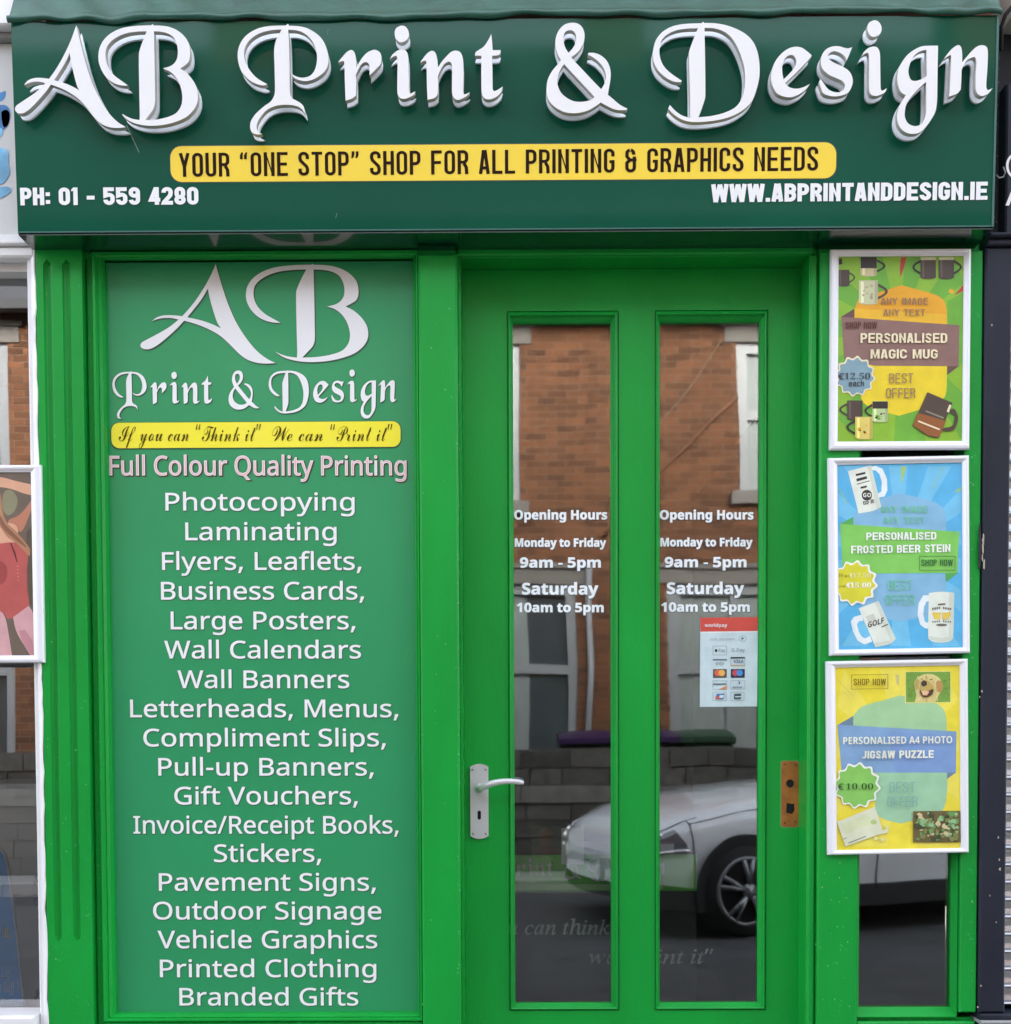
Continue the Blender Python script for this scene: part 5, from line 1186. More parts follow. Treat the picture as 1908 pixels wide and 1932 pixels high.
def car(cx, cy, cz, head, label):
    t = thing('parked_car', label, 'car', (cx, cy, cz), 'cars parked across the street')
    Rm = Matrix.Rotation(head, 3, 'Z')
    L_ = Vector((cx, cy, cz))

    def put(mb):
        mb.v = [tuple(Rm @ Vector(p) + L_) for p in mb.v]
        return mb
    b = MB()
    b.grid(lambda u, v: cars(v * (len(STN) - 1), -1 + 2 * u), 28, 40, CARP)
    b.box(-1.9, 1.95, -.8, .8, .2, .45, TYRE)
    nose = [cars(0, -1 + 2 * i / 28) for i in range(29)]
    b.add(nose, [tuple(range(29))], CARP)
    tail = [cars(len(STN) - 1, -1 + 2 * i / 28) for i in range(29)]
    b.add(tail, [tuple(range(29))[::-1]], CARP)
    body = obj('body', put(b), t)
    gh = [(.12, .80, 1.03, 1.04), (-.50, .72, 1.04, 1.48), (-.75, .69, 1.06, 1.56), (-1.2, .68, 1.06, 1.55), (-1.75, .70, 1.06, 1.42), (-2.02, .78, 1.06, 1.10)]

    def ghp(s, tt):
        i = min(int(s), len(gh) - 2); f = s - i
        x, hw, zb, zt = [gh[i][k] * (1 - f) + gh[i + 1][k] * f for k in range(4)]
        k = [(.86 / hw * hw if False else .84, zb), (hw, zt - .06), (hw - .1, zt - .005), (0, zt + .02)]
        s2 = (1 - abs(tt)) * 3; j = min(int(s2), 2); g = s2 - j
        return (x, (k[j][0] * (1 - g) + k[j + 1][0] * g) * (1 if tt >= 0 else -1), k[j][1] * (1 - g) + k[j + 1][1] * g)
    b = MB()
    b.grid(lambda u, v: ghp(v * 5, -1 + 2 * u), 12, 15, CGLASS)
    obj('window', put(b), t)
    b = MB()
    b.grid(lambda u, v: tuple(Vector(ghp(1.0 + v * 2.9, -.34 + .68 * u)) + Vector((0, 0, .012))), 8, 8, CARP)
    obj('roof', put(b), t)
    for s in (-1, 1):
        for x in (.55, -.45, -1.45):
            b = MB(); b.tube([(x - (.43 if x > 0 else 0), s * .845, 1.03), (x - (1.05 if x > 0 else .02), s * .73, 1.47)], .03, CARP, 6)
            obj('pillar', put(b), t)
        b = MB()
        b.grid(lambda u, v: cars(.75 + 2.1 * v * (1 - .15 * u), s * (.56 - .20 * u + .05 * v), .012), 6, 8, LAMP)
        hl = obj('headlight', put(b), t)
        b = MB()
        pts = [cars(.75 + 2.1 * k / 10, s * (.56 + .05 * k / 10), .02) for k in range(11)]
        b.tube(pts, .014, CHROME, 6)
        pts = [cars(1.2 + 1.0 * k / 10, s * (.50 - .10 * k / 10), .02) for k in range(11)]
        b.tube(pts, .012, CHROME, 6)
        for ss, tt in ((1.15, .47), (1.55, .45)):
            c0 = Vector(cars(ss, s * tt, .008)); c1 = Vector(cars(ss, s * tt, .03))
            b.tube([c0, c0 * .4 + c1 * .6, c1], [.055, .05, .02], CHROME, 12)
        obj('light_strip', put(b), hl)
        b = MB()
        for a_, c_2 in (((3.0, s * .93), (3.0, s * .36)),):
            b.tube([cars(3.0, s * (.36 + .55 * k / 8), .003) for k in range(9)], .005, TYRE, 5)
        b.tube([cars(.55 + .33 * k, s * .36, .003) for k in range(9)], .005, TYRE, 5)
        for ss in (6.15, 7.25):
            b.tube([cars(ss, s * (.30 + .6 * k / 8), .003) for k in range(9)], .005, TYRE, 5)
        b.tube([cars(3.0 + 4.25 * k / 10, s * .42, .003) for k in range(11)], .004, TYRE, 5)
        obj('shut_line', put(b), t)
        b = MB()
        b.grid(lambda u, v: cars(.25 + 9.4 * v, s * (.86 + .14 * u), .006), 3, 40, TYRE)
        obj('skirt', put(b), t)
        b = MB()
        b.grid(lambda u, v: cars(.5 + .5 * v, s * (.72 + .08 * u), .006), 3, 4, TYRE)
        obj('fog_lamp', put(b), t)
        for x in (1.36, -1.36):
            b = MB()
            # arch lining
            ring = [(x + .40 * math.cos(rad(a)), s * .915, .33 + .40 * math.sin(rad(a))) for a in range(-20, 201, 10)]
            b.add(ring, [tuple(range(len(ring)))], TYRE)
            obj('wheel_arch', put(b), t)
            b = MB()
            b.tube([(x, s * .70, .33), (x, s * .74, .33), (x, s * .90, .33), (x, s * .935, .33)], [.30, .33, .33, .30], TYRE, 28)
            wh = obj('wheel', put(b), t)
            b = MB()
            b.tube([(x, s * .93, .33), (x, s * .938, .33)], [.235, .23], DARK, 28)
            for k in range(5):
                a = rad(72 * k + 18)
                for da in (-.16, .16):
                    b.tube([(x + .05 * math.cos(a), s * .955, .33 + .05 * math.sin(a)), (x + .225 * math.cos(a + da), s * .945, .33 + .225 * math.sin(a + da))], .018, RIM, 6)
            b.tube([(x, s * .93, .33), (x, s * .965, .33)], .055, RIM, 14)
            rg = [(x + .235 * math.cos(rad(a)), s * .94, .33 + .235 * math.sin(rad(a))) for a in range(0, 361, 12)]
            b.tube(rg, .014, RIM, 6, False)
            obj('rim', put(b), wh)
        b = MB()
        b.box(-.3, -.13, s * .93 - .06 * s, s * .93 + .12 * s, 1.02, 1.14, CARP)
        obj('mirror', put(b), t)
    b = MB()
    b.grid(lambda u, v: cars(.25 + .45 * v, -.30 + .60 * u - 0, .012) if False else (2.165 - .05 * abs(2 * u - 1) ** 2 - .03 * v, -.42 + .84 * u, .47 + .09 * v), 8, 3, TYRE)
    obj('grille', put(b), t)
    b = MB()
    b.grid(lambda u, v: (2.19 - .06 * abs(2 * u - 1) ** 2 - .02 * v, -.55 + 1.1 * u, .25 + .08 * v), 8, 2, TYRE)
    obj('lower_grille', put(b), t)
    b = MB(); b.box(2.17, 2.20, -.26, .26, .36, .46, CARP)
    obj('number_plate', put(b), t)
    return t


HD = rad(180 - 19)
car(2.64, -6.28, -0.11, HD, 'white car parked across the street, its nose mirrored in the door')


# ================================================================== the shop building
shop = thing('print_shop', 'bright green print shop front with a half glazed door and fluted pilaster', 'shop', (0, 0, 0))
Z0 = 0.0
ZS = zq(475)                       # underside of the sign at the wall
XL, XR = uq(90), uq(1839)
ZT = ZS + 0.62
UW = mat('upper_red_brick', (0.26, 0.10, 0.06), rough=.9, var=.3, vscale=20)
b = MB()
b.box(XL, XR, 0.02, 0.25, ZS + .25, 7.7, UW)
b.box(XL, XR, 5.8, 6.0, 0, 7.7, UW)
obj('wall', b, shop)
b = MB(); b.box(XL - .02, XR + .02, 0, 6.05, 7.7, 7.9, SLATE); obj('roof', b, shop)  # unseen roof, height set to cast its shadow across the houses opposite
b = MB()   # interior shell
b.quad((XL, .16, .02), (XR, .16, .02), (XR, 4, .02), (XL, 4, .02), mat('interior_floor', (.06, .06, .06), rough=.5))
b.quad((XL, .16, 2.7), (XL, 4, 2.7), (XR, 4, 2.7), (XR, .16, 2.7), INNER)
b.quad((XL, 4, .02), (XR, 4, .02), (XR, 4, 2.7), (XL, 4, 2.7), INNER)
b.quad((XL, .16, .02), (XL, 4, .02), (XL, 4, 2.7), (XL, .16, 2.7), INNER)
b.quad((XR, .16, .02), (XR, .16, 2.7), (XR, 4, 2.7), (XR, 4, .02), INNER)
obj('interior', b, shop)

# head board behind the sign
b = MB()
b.pbox(FAC, XL, zq(489), uq(866), ZS + .3, -.06, .018, GREEN, .004)
b.pbox(FAC, uq(866), zq(489), uq(1537), ZS + .3, -.14, .012, GREEN, .006)
b.pbox(FAC, uq(1537), zq(489), XR, ZS + .3, -.06, .012, GREEN, .004)
b.pbox(FAC, uq(188), zq(488.5), uq(796), zq(481), .018, .026, GREEN, .003)
b.pbox(FAC, uq(868), zq(489), uq(1528), zq(476), .012, .022, GREEN, .004)
obj('head_board', b, shop)

# fluted pilaster
pu0, pu1 = uq(91), uq(176)
fl = [(uq(112), .0085), (uq(147), .0085)]
zf0, zf1 = zq(1764), zq(505)


def pil(u, v):
    x = pu0 + (pu1 - pu0) * u
    z = Z0 + (ZS + .02 - Z0) * v
    n = .034
    for c, hw in fl:
        d = abs(x - c)
        e = 1.0
        r = hw
        if z < zf0 + hw:
            k = (zf0 + hw - z) / (hw * 1.4)
            r = hw * math.sqrt(max(0, 1 - k * k)) if k < 1 else 0
        if z > zf1:
            r = hw * max(0, 1 - (z - zf1) / hw)
        if r > 1e-4 and d < r * 1.02:
            n -= .0085 * math.sqrt(max(0, 1 - (d / (r * 1.02)) ** 2))
    return FAC.pt(x, z, n)


vz = [0, .2] + [.30 + .004 * k for k in range(60)]
vz = sorted(set([0.0] + [(zf0 - .03 + .0025 * k - Z0) / (ZS + .02 - Z0) for k in range(30)] + [(zf1 - .02 + .004 * k - Z0) / (ZS + .02 - Z0) for k in range(10)] + [.6, 1.0]))
us = [i / 70 for i in range(71)]
b = MB()
vs = [pil(u, v) for v in vz for u in us]
nu = len(us)
b.add(vs, [(j * nu + i, j * nu + i + 1, (j + 1) * nu + i + 1, (j + 1) * nu + i) for j in range(len(vz) - 1) for i in range(nu - 1)], GREEN2, False)
b.quad(FAC.pt(pu1, Z0, .034), FAC.pt(pu1, Z0, -.02), FAC.pt(pu1, ZS + .02, -.02), FAC.pt(pu1, ZS + .02, .034), GREEN2)
b.quad(FAC.pt(pu0, Z0, -.02), FAC.pt(pu0, Z0, .034), FAC.pt(pu0, ZS + .02, .034), FAC.pt(pu0, ZS + .02, -.02), GREEN2)
obj('pilaster', b, shop)

# display panel surround
b = MB()
b.pbox(FAC, uq(176) + .0005, Z0, uq(190), zq(481) - .0005, -.05, .012, GREEN, .003)
b.pbox(FAC, uq(190) + .0005, Z0, uq(795), zq(1922), -.05, .022, GREEN2, .004)        # stall riser
b.pbox(FAC, uq(205), Z0 + .2, uq(780), zq(1922) - .07, .022, .028, GREEN2, .006)
b.pbox(FAC, uq(176), Z0, uq(868), Z0 + .16, .022, .04, GREEN2, .006)
obj('stall_riser', b, shop)
b = MB()
b.frame(FAC, (uq(191), zq(1921), uq(795), zq(479.5)), (uq(209.5), zq(1908.5), uq(784.5), zq(489)),
        [(0, -.02), (0, .022), (.10, .027), (.35, .027), (.5, .020), (.62, .021), (.85, .014), (1, .004), (1, -.03)], GREEN2)
obj('panel_moulding', b, shop)
b = MB()
b.pbox(FAC, uq(795.5), Z0, uq(868), zq(489) - .0005, -.14, .034, GREEN, .005)
b.pbox(FAC, uq(868) + .0005, Z0, uq(873.5), zq(489) - .0005, -.14, .006, GREEN, .0)
obj('door_post', b, shop)
# right jamb and sidelight frame
b = MB()
b.pbox(FAC, uq(1520), Z0, uq(1537), zq(489) - .0005, -.14, .022, GREEN, .006)
b.pbox(FAC, uq(1537) + .0005, Z0, uq(1613.5), zq(489) - .0005, -.05, .034, GREEN2, .004)
b.pbox(FAC, uq(1806), zq(1906), uq(1837.5), zq(489) - .0005, -.05, .034, GREEN2, .003)
b.pbox(FAC, uq(1613.5) + .0005, Z0, uq(1837.5), zq(1924), -.05, .030, GREEN2, .004)
b.pbox(FAC, uq(1613.5) + .0005, zq(1924) + .0005, uq(1837), zq(1919), -.05, .012, GREEN2, .0)
b.pbox(FAC, uq(1613.5) + .0005, zq(500), uq(1806) - .0005, zq(489) - .0005, -.05, .02, GREEN2, .0)
obj('sidelight_frame', b, shop)
b = MB()
b.frame(FAC, (uq(1613.8), zq(1918.5), uq(1805.5), zq(500)), (uq(1624), zq(1902), uq(1798.5), zq(509)),
        [(0, -.02), (0, .020), (.15, .022), (.9, .004), (1, .002), (1, -.02)], GREEN)
obj('glazing_bead', b, shop)
b = MB(); b.pbox(FAC, uq(1622), zq(1904), uq(1800), zq(507), -.012, -.006, SIDEGLASS); obj('sidelight_pane', b, shop)

# ------------------------------------------------------------------ door
DP = Plane((0, 0.055, 0))          # face of the door leaf, slightly recessed
du = lambda x, y=1200: DP.px(x, y)[0]
dz = lambda y, x=1200: DP.px(x, y)[1]
dL, dR, dB, dT = uq(873.8), uq(1519.7), 0.05, zq(489) - .001
lu0, lu1, ru0, ru1 = du(959), du(1168), du(1236), du(1447.5)
oz0, oz1, oz1b = dz(1906), dz(586), dz(583.5)
b = MB()
for a, c, d, e in ((dL, lu0, dB, dT), (lu1, ru0, dB, dT), (ru1, dR, dB, dT), (lu0, lu1, dB, oz0), (lu0, lu1, oz1, dT), (ru0, ru1, dB, oz0), (ru0, ru1, oz1, dT)):
    b.quad(DP.pt(a, d), DP.pt(c, d), DP.pt(c, e), DP.pt(a, e), GREEN)
    b.quad(DP.pt(c, d, -.045), DP.pt(a, d, -.045), DP.pt(a, e, -.045), DP.pt(c, e, -.045), GREEN)
for a, c, d, e in ((lu0, lu1, oz0, oz1), (ru0, ru1, oz0, oz1)):
    b.quad(DP.pt(a, d, -.045), DP.pt(a, d), DP.pt(a, e), DP.pt(a, e, -.045), GREEN)
    b.quad(DP.pt(c, d), DP.pt(c, d, -.045), DP.pt(c, e, -.045), DP.pt(c, e), GREEN)
    b.quad(DP.pt(a, d), DP.pt(a, d, -.045), DP.pt(c, d, -.045), DP.pt(c, d), GREEN)
    b.quad(DP.pt(a, e, -.045), DP.pt(a, e), DP.pt(c, e), DP.pt(c, e, -.045), GREEN)
for a in (dL, dR):
    b.quad(DP.pt(a, dB, -.045), DP.pt(a, dB), DP.pt(a, dT), DP.pt(a, dT, -.045), GREEN)
door = obj('door', b, shop)
b = MB()
b.pbox(DP, du(960), Z0 + .22, du(1168), oz0 - .12, 0.0005, .008, GREEN, .006)
b.pbox(DP, du(1237), Z0 + .22, du(1446), oz0 - .12, 0.0005, .008, GREEN, .006)
obj('lower_panel', b, door)
b = MB(); b.box(uq(868), uq(1537), -.09, .16, 0.001, .048, mat('stone_step', (.25, .25, .24), rough=.8, var=.2)); obj('doorstep', b, shop)
GLZ = -.016
for (a, c, px_) in ((lu0, lu1, (970, 1153.5)), (ru0, ru1, (1246.3, 1433))):
    b = MB()
    g0, g1 = du(px_[0]), du(px_[1])
    b.frame(DP, (a + .0006, oz0 + .0006, c - .0006, oz1 - .0006), (g0, dz(1893.5), g1, dz(606)),
            [(0, -.03), (0, -.003), (.06, -.003), (.12, .004), (.30, .0065), (.45, .005), (.55, -.001), (.8, -.006), (1, -.012), (1, -.03)], GREEN2)
    obj('glazing_bead', b, door)
    b = MB()
    b.pbox(DP, g0 - .004, dz(1893.5) - .004, g1 + .004, dz(606) + .004, GLZ - .004, GLZ, DOORGLASS)
    obj('pane', b, door)
# opening hours, white vinyl on the glass
DECAL = mat('white_door_vinyl', (0.80, 0.87, 0.90), rough=0.45)
DSHAD = mat('vinyl_drop_shadow', (0.05, 0.07, 0.075), rough=.5)  # dark offset copy painted as the shadow of the door letters
cv5 = lambda x, y: ((1100 + x / 1.908) * .7632, (560 + y / 1.908) * .7632)
for side, rows in ((0, [('Opening Hours', 328, 765, 1381, 42), ('Monday to Friday', 331, 760, 1510, 38), ('9am - 5pm', 355, 735, 1608, 46), ('Saturday', 365, 723, 1735, 53), ('10am to 5pm', 341, 748, 1818, 42)]),
                   (1, [('Opening Hours', 1015, 1455, 1381, 42), ('Monday to Friday', 1018, 1450, 1508, 38), ('9am - 5pm', 1038, 1422, 1606, 46), ('Saturday', 1048, 1411, 1733, 53), ('10am to 5pm', 1022, 1437, 1816, 42)])):
    for s_, x0, x1, yb, cap in rows:
        p0, p1 = cv5(x0, yb), cv5(x1, yb)
        b = MB()
        gs = text(DP, 'B', s_, p0[0], p1[0], p0[1], p1[1], cap * .4, n=GLZ + .001, off=.55)
        b.flat(DP, gs, GLZ + .0012, DECAL)
        b.flat(DP, [[[(q[0] + .0008, q[1] - .0012) for q in c] for c in g] for g in gs], GLZ + .0006, DSHAD)
        obj('lettering', b, door)
# lever handle on its plate
b = MB()
hp = DP
pu_0, pv_0 = hp.px(888, 1582, .004); pu_1, pv_1 = hp.px(921.5, 1442, .004)
pc = (pu_0 + pu_1) / 2
wv = pu_1 - pu_0
cap_ = lambda v, sgn: [(pc + wv * (.5 - k / 8), v + sgn * .007 * (1 - (2 * k / 8 - 1) ** 2)) for k in range(9)]
plate = cap_(pv_1 - .006, 1) + [(2 * pc - p[0], p[1]) for p in cap_(pv_0 + .006, -1)]
kh = hp.px(904.5, 1538, .004)
keyh = rrect(kh[0] - .0042, kh[1] - .011, kh[0] + .0042, kh[1] + .011, .004)
b.solid(hp, nest([plate, keyh]), 0.0005, .006, STEEL, STEEL)
b.flat(hp, nest([rrect(kh[0] - .0045, kh[1] - .0115, kh[0] + .0045, kh[1] + .0115, .004)]), .001, DARK)
for su in (-1, 1):
    for sv in (pv_0 + .012, pv_1 - .012):
        c0 = hp.pt(pc + su * wv * .36, sv, .006)
        b.tube([c0, c0 + hp.N * .0015], [.0032, .0022], mat('screw_steel', (.35, .35, .36), rough=.4, metal=.7), 8)
h0 = hp.px(903.5, 1488, .05)
h1 = hp.px(988.5, 1477, .05)
mid = hp.px(938, 1472.5, .055)
pts = [hp.pt(h0[0], h0[1], .006), hp.pt(h0[0], h0[1], .03)]
b.tube(pts, [.0115, .0095], STEEL, 14)
ctl = []
for k in range(13):
    t = k / 12
    u = (1 - t) ** 2 * h0[0] + 2 * t * (1 - t) * mid[0] + t * t * h1[0]
    v = (1 - t) ** 2 * (h0[1] - .003) + 2 * t * (1 - t) * (mid[1] + .007) + t * t * h1[1]
    n = .030 + .022 * math.sin(min(1, t * 2.2) * math.pi / 2)
    ctl.append(hp.pt(u, v, n))
b.tube(ctl, [.0085 - .0022 * (k / 12) for k in range(12)] + [.0045], STEEL, 12)
obj('handle', b, door)
# bare patch where a second lock plate was
b = MB()
a0 = hp.px(1474, 1560); a1 = hp.px(1507, 1436)
g = nest([rrect(a0[0], a0[1], a1[0], a1[1], .006)])
b.solid(hp, g, .0004, .0009, PRIMER, PRIMER)
k1 = hp.px(1490.5, 1478); k2 = hp.px(1491, 1526)
b.flat(hp, [[[(k1[0] + .0092 * math.cos(rad(a)), k1[1] + .0098 * math.sin(rad(a))) for a in range(0, 360, 20)]]], .0014, DARK)
b.flat(hp, nest([smooth([(k2[0] - .0095, k2[1] - .009, 1), (k2[0] - .009, k2[1] + .014, 1), (k2[0] + .004, k2[1] + .012), (k2[0] + .009, k2[1] + .013, 1), (k2[0] + .01, k2[1] - .003), (k2[0] + .004, k2[1] - .012)])]), .0014, DARK)
for su, sv in ((-.012, a1[1] - .008), (.013, a1[1] - .009), (-.012, a0[1] + .009), (.013, a0[1] + .012)):
    b.flat(hp, [[[(k1[0] + su + .0018 * math.cos(rad(a)), sv + .0018 * math.sin(rad(a))) for a in range(0, 360, 45)]]], .0014, DARK)
obj('bare_lock_patch', b, door, label='orange brown bare wood patch with two dark lock holes')
b = MB()
ch = [(a0[0] - .0022, a0[1] - .002), (a1[0] + .0025, a1[1] + .0015)]
b.solid(hp, nest([rrect(ch[0][0], ch[0][1], ch[1][0], ch[1][1], .007)]), .0001, .0004, mat('pale_chipped_edge', (.16, .30, .12), rough=.5), GREEN)
obj('chipped_paint_edge', b, door)

# loose paint chips on the joinery
CHIP = mat('pale_paint_chip', (0.30, 0.50, 0.30), rough=.5)
b = MB()
rng = random.Random(11)
for k in range(170):
    x, y, p_ = rng.choice([(rng.uniform(862, 868), rng.uniform(600, 1900), .0343), (rng.uniform(180, 189), rng.uniform(560, 1900), .0123),
                           (rng.uniform(1538, 1612), rng.uniform(1620, 1900), .0343), (rng.uniform(1830, 1837), rng.uniform(860, 1900), .0343),
                           (rng.uniform(795, 866), rng.uniform(500, 1900), .0343), (rng.uniform(90, 170), rng.uniform(900, 1925), .0343), (rng.uniform(865, 867.5), rng.uniform(500, 1925), .0343)])
    u, v = FAC.px(x, y, p_)
    r = rng.uniform(.0006, .0018)
    sh = [(u + r * rng.uniform(.5, 1) * math.cos(rad(a)) * .7, v + r * rng.uniform(.6, 1.6) * math.sin(rad(a))) for a in range(0, 360, 60)]
    b.flat(FAC, [[sh]], p_, CHIP)
obj('paint_chip', b, shop, kind='stuff')

# reception counter seen through the door glass -----------------------------
cnt = thing('reception_counter', 'dim reception counter with green print band behind the door glass', 'counter', (.25, .42, 0.02))
CP = Plane((0, 0.22, 0))
cu = lambda x, y=1700: CP.px(x, y)[0]
cz = lambda y, x=1150: CP.px(x, y)[1]
CB = mat('counter_charcoal', (.045, .055, .052), rough=.5)
b = MB(); b.box(cu(800), cu(1314), .2205, .6, .02, cz(1612), CB); obj('body', b, cnt)
b = MB(); b.pbox(CP, cu(800), cz(1681), cu(1314.5), cz(1612.5), -.02, .003, mat('counter_green', (.11, .62, .035), rough=.5)); obj('green_band', b, cnt)
b = MB(); b.pbox(CP, cu(800), cz(1678), cu(1250), cz(1668), .003, .006, mat('counter_light_green', (.45, .85, .30), rough=.5)); obj('light_strip', b, cnt)
CGREY = mat('counter_pale_print', (.78, .82, .76), rough=.5)
CGREY2 = mat('counter_grey_print', (.80, .84, .84), rough=.5)
b = MB()
for k in LINE:
    gs = remap(LET[k], (638.5, 42.8, 948.8, 213.4), (973, 1618, 1044, 1658.6))
    b.flat(CP, onto(CP, gs, .0035), .0085, CGREY)
obj('lettering', b, cnt)
for s_, x0, x1, y in (('“If you can think', 868, 1152, 1763), ('we “Print it”', 1112, 1346, 1818)):
    b = MB(); b.flat(CP, text(CP, 'I', s_, x0, x1, y, y, 27, n=.002, off=.3), .002, CGREY2)
    obj('lettering', b, cnt)
port = thing('notice', 'small brown portrait notice behind the left door glass', 'notice', (cu(1034), .218, cz(1586)))
b = MB()
q0 = CP.px(1003, 1612, .001); q1 = CP.px(1058, 1559, .001)
b.pbox(CP, q0[0], q0[1], q1[0], q1[1], -.004, .0, mat('notice_grey', (.10, .11, .10), rough=.6))
obj('card', b, port)
b = MB()
b.flat(CP, poly(CP, [(1019, 1566), (1030, 1560), (1041, 1567), (1043, 1582), (1036, 1597), (1026, 1597), (1018, 1584)], .001, True), .001, mat('notice_brown', (.22, .10, .06), rough=.6))
b.flat(CP, poly(CP, [(1008, 1611), (1014, 1600), (1027, 1596), (1037, 1596), (1050, 1602), (1055, 1611)], .001, True), .0015, mat('notice_red', (.16, .05, .04), rough=.6))
obj('print', b, port)
pap = thing('paper_sheet', 'white paper sheet pinned behind the left door glass', 'paper', (cu(1081), .217, cz(1596)))
b = MB()
q0 = CP.px(1059.5, 1631, .004); q1 = CP.px(1102, 1562, .004)
b.pbox(CP, q0[0], q0[1], q1[0], q1[1], .004, .0045, mat('paper', (.75, .77, .76), rough=.7)); obj('sheet', b, pap)
crd = thing('paper_card', 'small white card standing behind the right door glass', 'card', (cu(1258), .217, cz(1601)))
b = MB()
q0 = CP.px(1246, 1610, .004); q1 = CP.px(1272, 1592, .004)
b.pbox(CP, q0[0], q0[1], q1[0], q1[1], .004, .0045, mat('paper', (.75, .77, .76))); obj('sheet', b, crd)

# ================================================================== services panel
svc = thing('services_panel', 'tall green services panel beside the door with a long white list', 'sign', (uq(497), .006, zq(1913)))
SP = Plane((0, .006, 0))
b = MB()
b.pbox(SP, uq(211) - .02, zq(1909) - .02, uq(783.5) + .02, zq(489) + .02, -.006, 0, PANELG)
obj('board', b, svc)
SHAD = mat('panel_text_shadow', (.015, .075, .035), rough=.35)
SILVER = mat('silver_print', (.78, .785, .80), rough=.3, coat=.3)


def svclines(name, gs, M, sh=(1.2, 1.2), shoff=.6, n=.0012, shm=None):
    b = MB()
    b.flat(SP, gs, n, M)
    if sh:
        sc = .00125
        g2 = fatten(gs, shoff * sc)
        b.flat(SP, [[[(q[0] + sh[0] * sc, q[1] - sh[1] * sc) for q in c] for c in g] for g in g2], n - .0006, shm or SHAD)
    return obj(name, b, svc)


for k in 'AB':
    svclines('letter', onto(SP, LET[k], .001), SILVER, (1.6, 2.0), .6)
# "Print & Design" under the initials
ln = {k: remap(LET[k], (448.3, 42.8, 1873.5, 214), (278 * .7632, 718 / 2.2714 * .7632 + 600 * .7632, 981 * .7632, (938 / 2.2714 + 600) * .7632)) for k in LINE}
for k in LINE:
    svclines('letter', onto(SP, ln[k], .001), WHITE, (1.2, 1.5), .5)
b = MB()
r0 = SP.px(211, 846); r1 = SP.px(756, 795)
b.flat(SP, [[rrect(r0[0], r0[1], r1[0], r1[1], .019)]], .0012, YELLOW2)
b.flat(SP, [[rrect(r0[0] - .002, r0[1] - .003, r1[0] + .002, r1[1] + .001, .020)]], .0007, SHAD)
strip = obj('yellow_strip', b, svc)
cvp = lambda x, y: ((220 + x / 2.2714) * .7632, (600 + y / 2.2714) * .7632)
for s_, x0, x1 in (('If you can', 168, 562), ('“Think it”', 600, 968), ('We can', 1030, 1315), ('“Print it”', 1355, 1705)):
    p0, p1 = cvp(x0, 1114), cvp(x1, 1114)
    b = MB(); b.flat(SP, text(SP, 'C', s_, p0[0], p1[0], p0[1], p1[1], 28, n=.002, off=-.25), .002, OLIVETXT)
    obj('lettering', b, strip)
p0, p1 = cvp(118, 1305), cvp(1782, 1305)
PINKS = [mat('pink_print', (.80, .42, .46), rough=.4), mat('mint_print', (.60, .78, .66), rough=.4), mat('sand_print', (.80, .70, .55), rough=.4)]
gs = text(SP, 'R', 'Full Colour Quality Printing', p0[0], p1[0], p0[1], p1[1], 35.5, n=.001, off=.75)
fq = svclines('lettering', gs, mat('warm_white_print', (.80, .77, .76), rough=.4), (1.5, 1.5), 1.0, shm=mat('maroon_shadow', (.05, .03, .02), rough=.4))
b = MB()
gin = fatten(gs, -1.75 * .00125)
for gi, g in enumerate(gin):
    b.flat(SP, [g], .0016, PINKS[0] if gi < 14 or gi % 5 else PINKS[gi % 3])
obj('lettering_core', b, fq)
ROWS = [('Photocopying', 313, 669, 963), ('Laminating', 350.5, 635, 1019), ('Flyers, Leaflets,', 306.6, 682, 1075), ('Business Cards,', 304.7, 687, 1131),
        ('Large Posters,', 323, 670.5, 1187), ('Wall Calendars', 311, 681, 1242), ('Wall Banners', 336, 659, 1298), ('Letterheads, Menus,', 246.5, 751.5, 1353),
        ('Compliment Slips,', 271.5, 728, 1408), ('Pull-up Banners,', 299.6, 705, 1463), ('Gift Vouchers,', 329.8, 675, 1517.5), ('Invoice/Receipt Books,', 252.5, 752, 1572.5),
        ('Stickers,', 404.5, 606, 1626), ('Pavement Signs,', 300.7, 709, 1680.3), ('Outdoor Signage', 289.7, 719.8, 1734.4), ('Vehicle Graphics', 298.5, 711.8, 1788.8),
        ('Printed Clothing', 302.6, 710, 1843.3), ('Branded Gifts', 339.4, 676, 1896.7)]
for s_, x0, x1, y in ROWS:
    gs = text(SP, 'R', s_, x0, x1, y, y, 32.5, n=.001, off=.5)
    svclines('lettering', gs, WHITE, (.7, .9), .5)

# ================================================================== main sign
TILT = rad(2.2)
sg = thing('fascia_sign', 'dark green box sign over the shopfront with raised white script letters', 'sign', (0, -.055, ZS))
zb_ = Plane((0, -.11, 0)).px(954, 434)[1]
SG = Plane((0, -.11, zb_), tilt=TILT)
bl, br, tl_, tr_ = SG.px(35, 440), SG.px(1874, 428), SG.px(20, 38), SG.px(1884, 33)
sx0 = (bl[0] + tl_[0]) / 2
sx1 = (br[0] + tr_[0]) / 2
sv0, sv1 = 0.0, (tl_[1] + tr_[1]) / 2
b = MB()
zz = SG.pt(0, sv1).z
c4 = [SG.pt(sx0, sv0), SG.pt(sx1, sv0), SG.pt(sx1, sv1), SG.pt(sx0, sv1)]
b.quad(*c4, SIGNG)
b4 = [Vector((sx0, .015, zb_)), Vector((sx1, .015, zb_)), Vector((sx1, .015, zz)), Vector((sx0, .015, zz))]
b.quad(b4[0], c4[0], c4[3], b4[3], SIGNG)
b.quad(c4[1], b4[1], b4[2], c4[2], SIGNG)
b.quad(c4[3], c4[2], b4[2], b4[3], SIGNG)
obj('panel', b, sg)
b = MB()
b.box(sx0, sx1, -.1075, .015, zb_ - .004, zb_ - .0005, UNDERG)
obj('underside', b, sg)
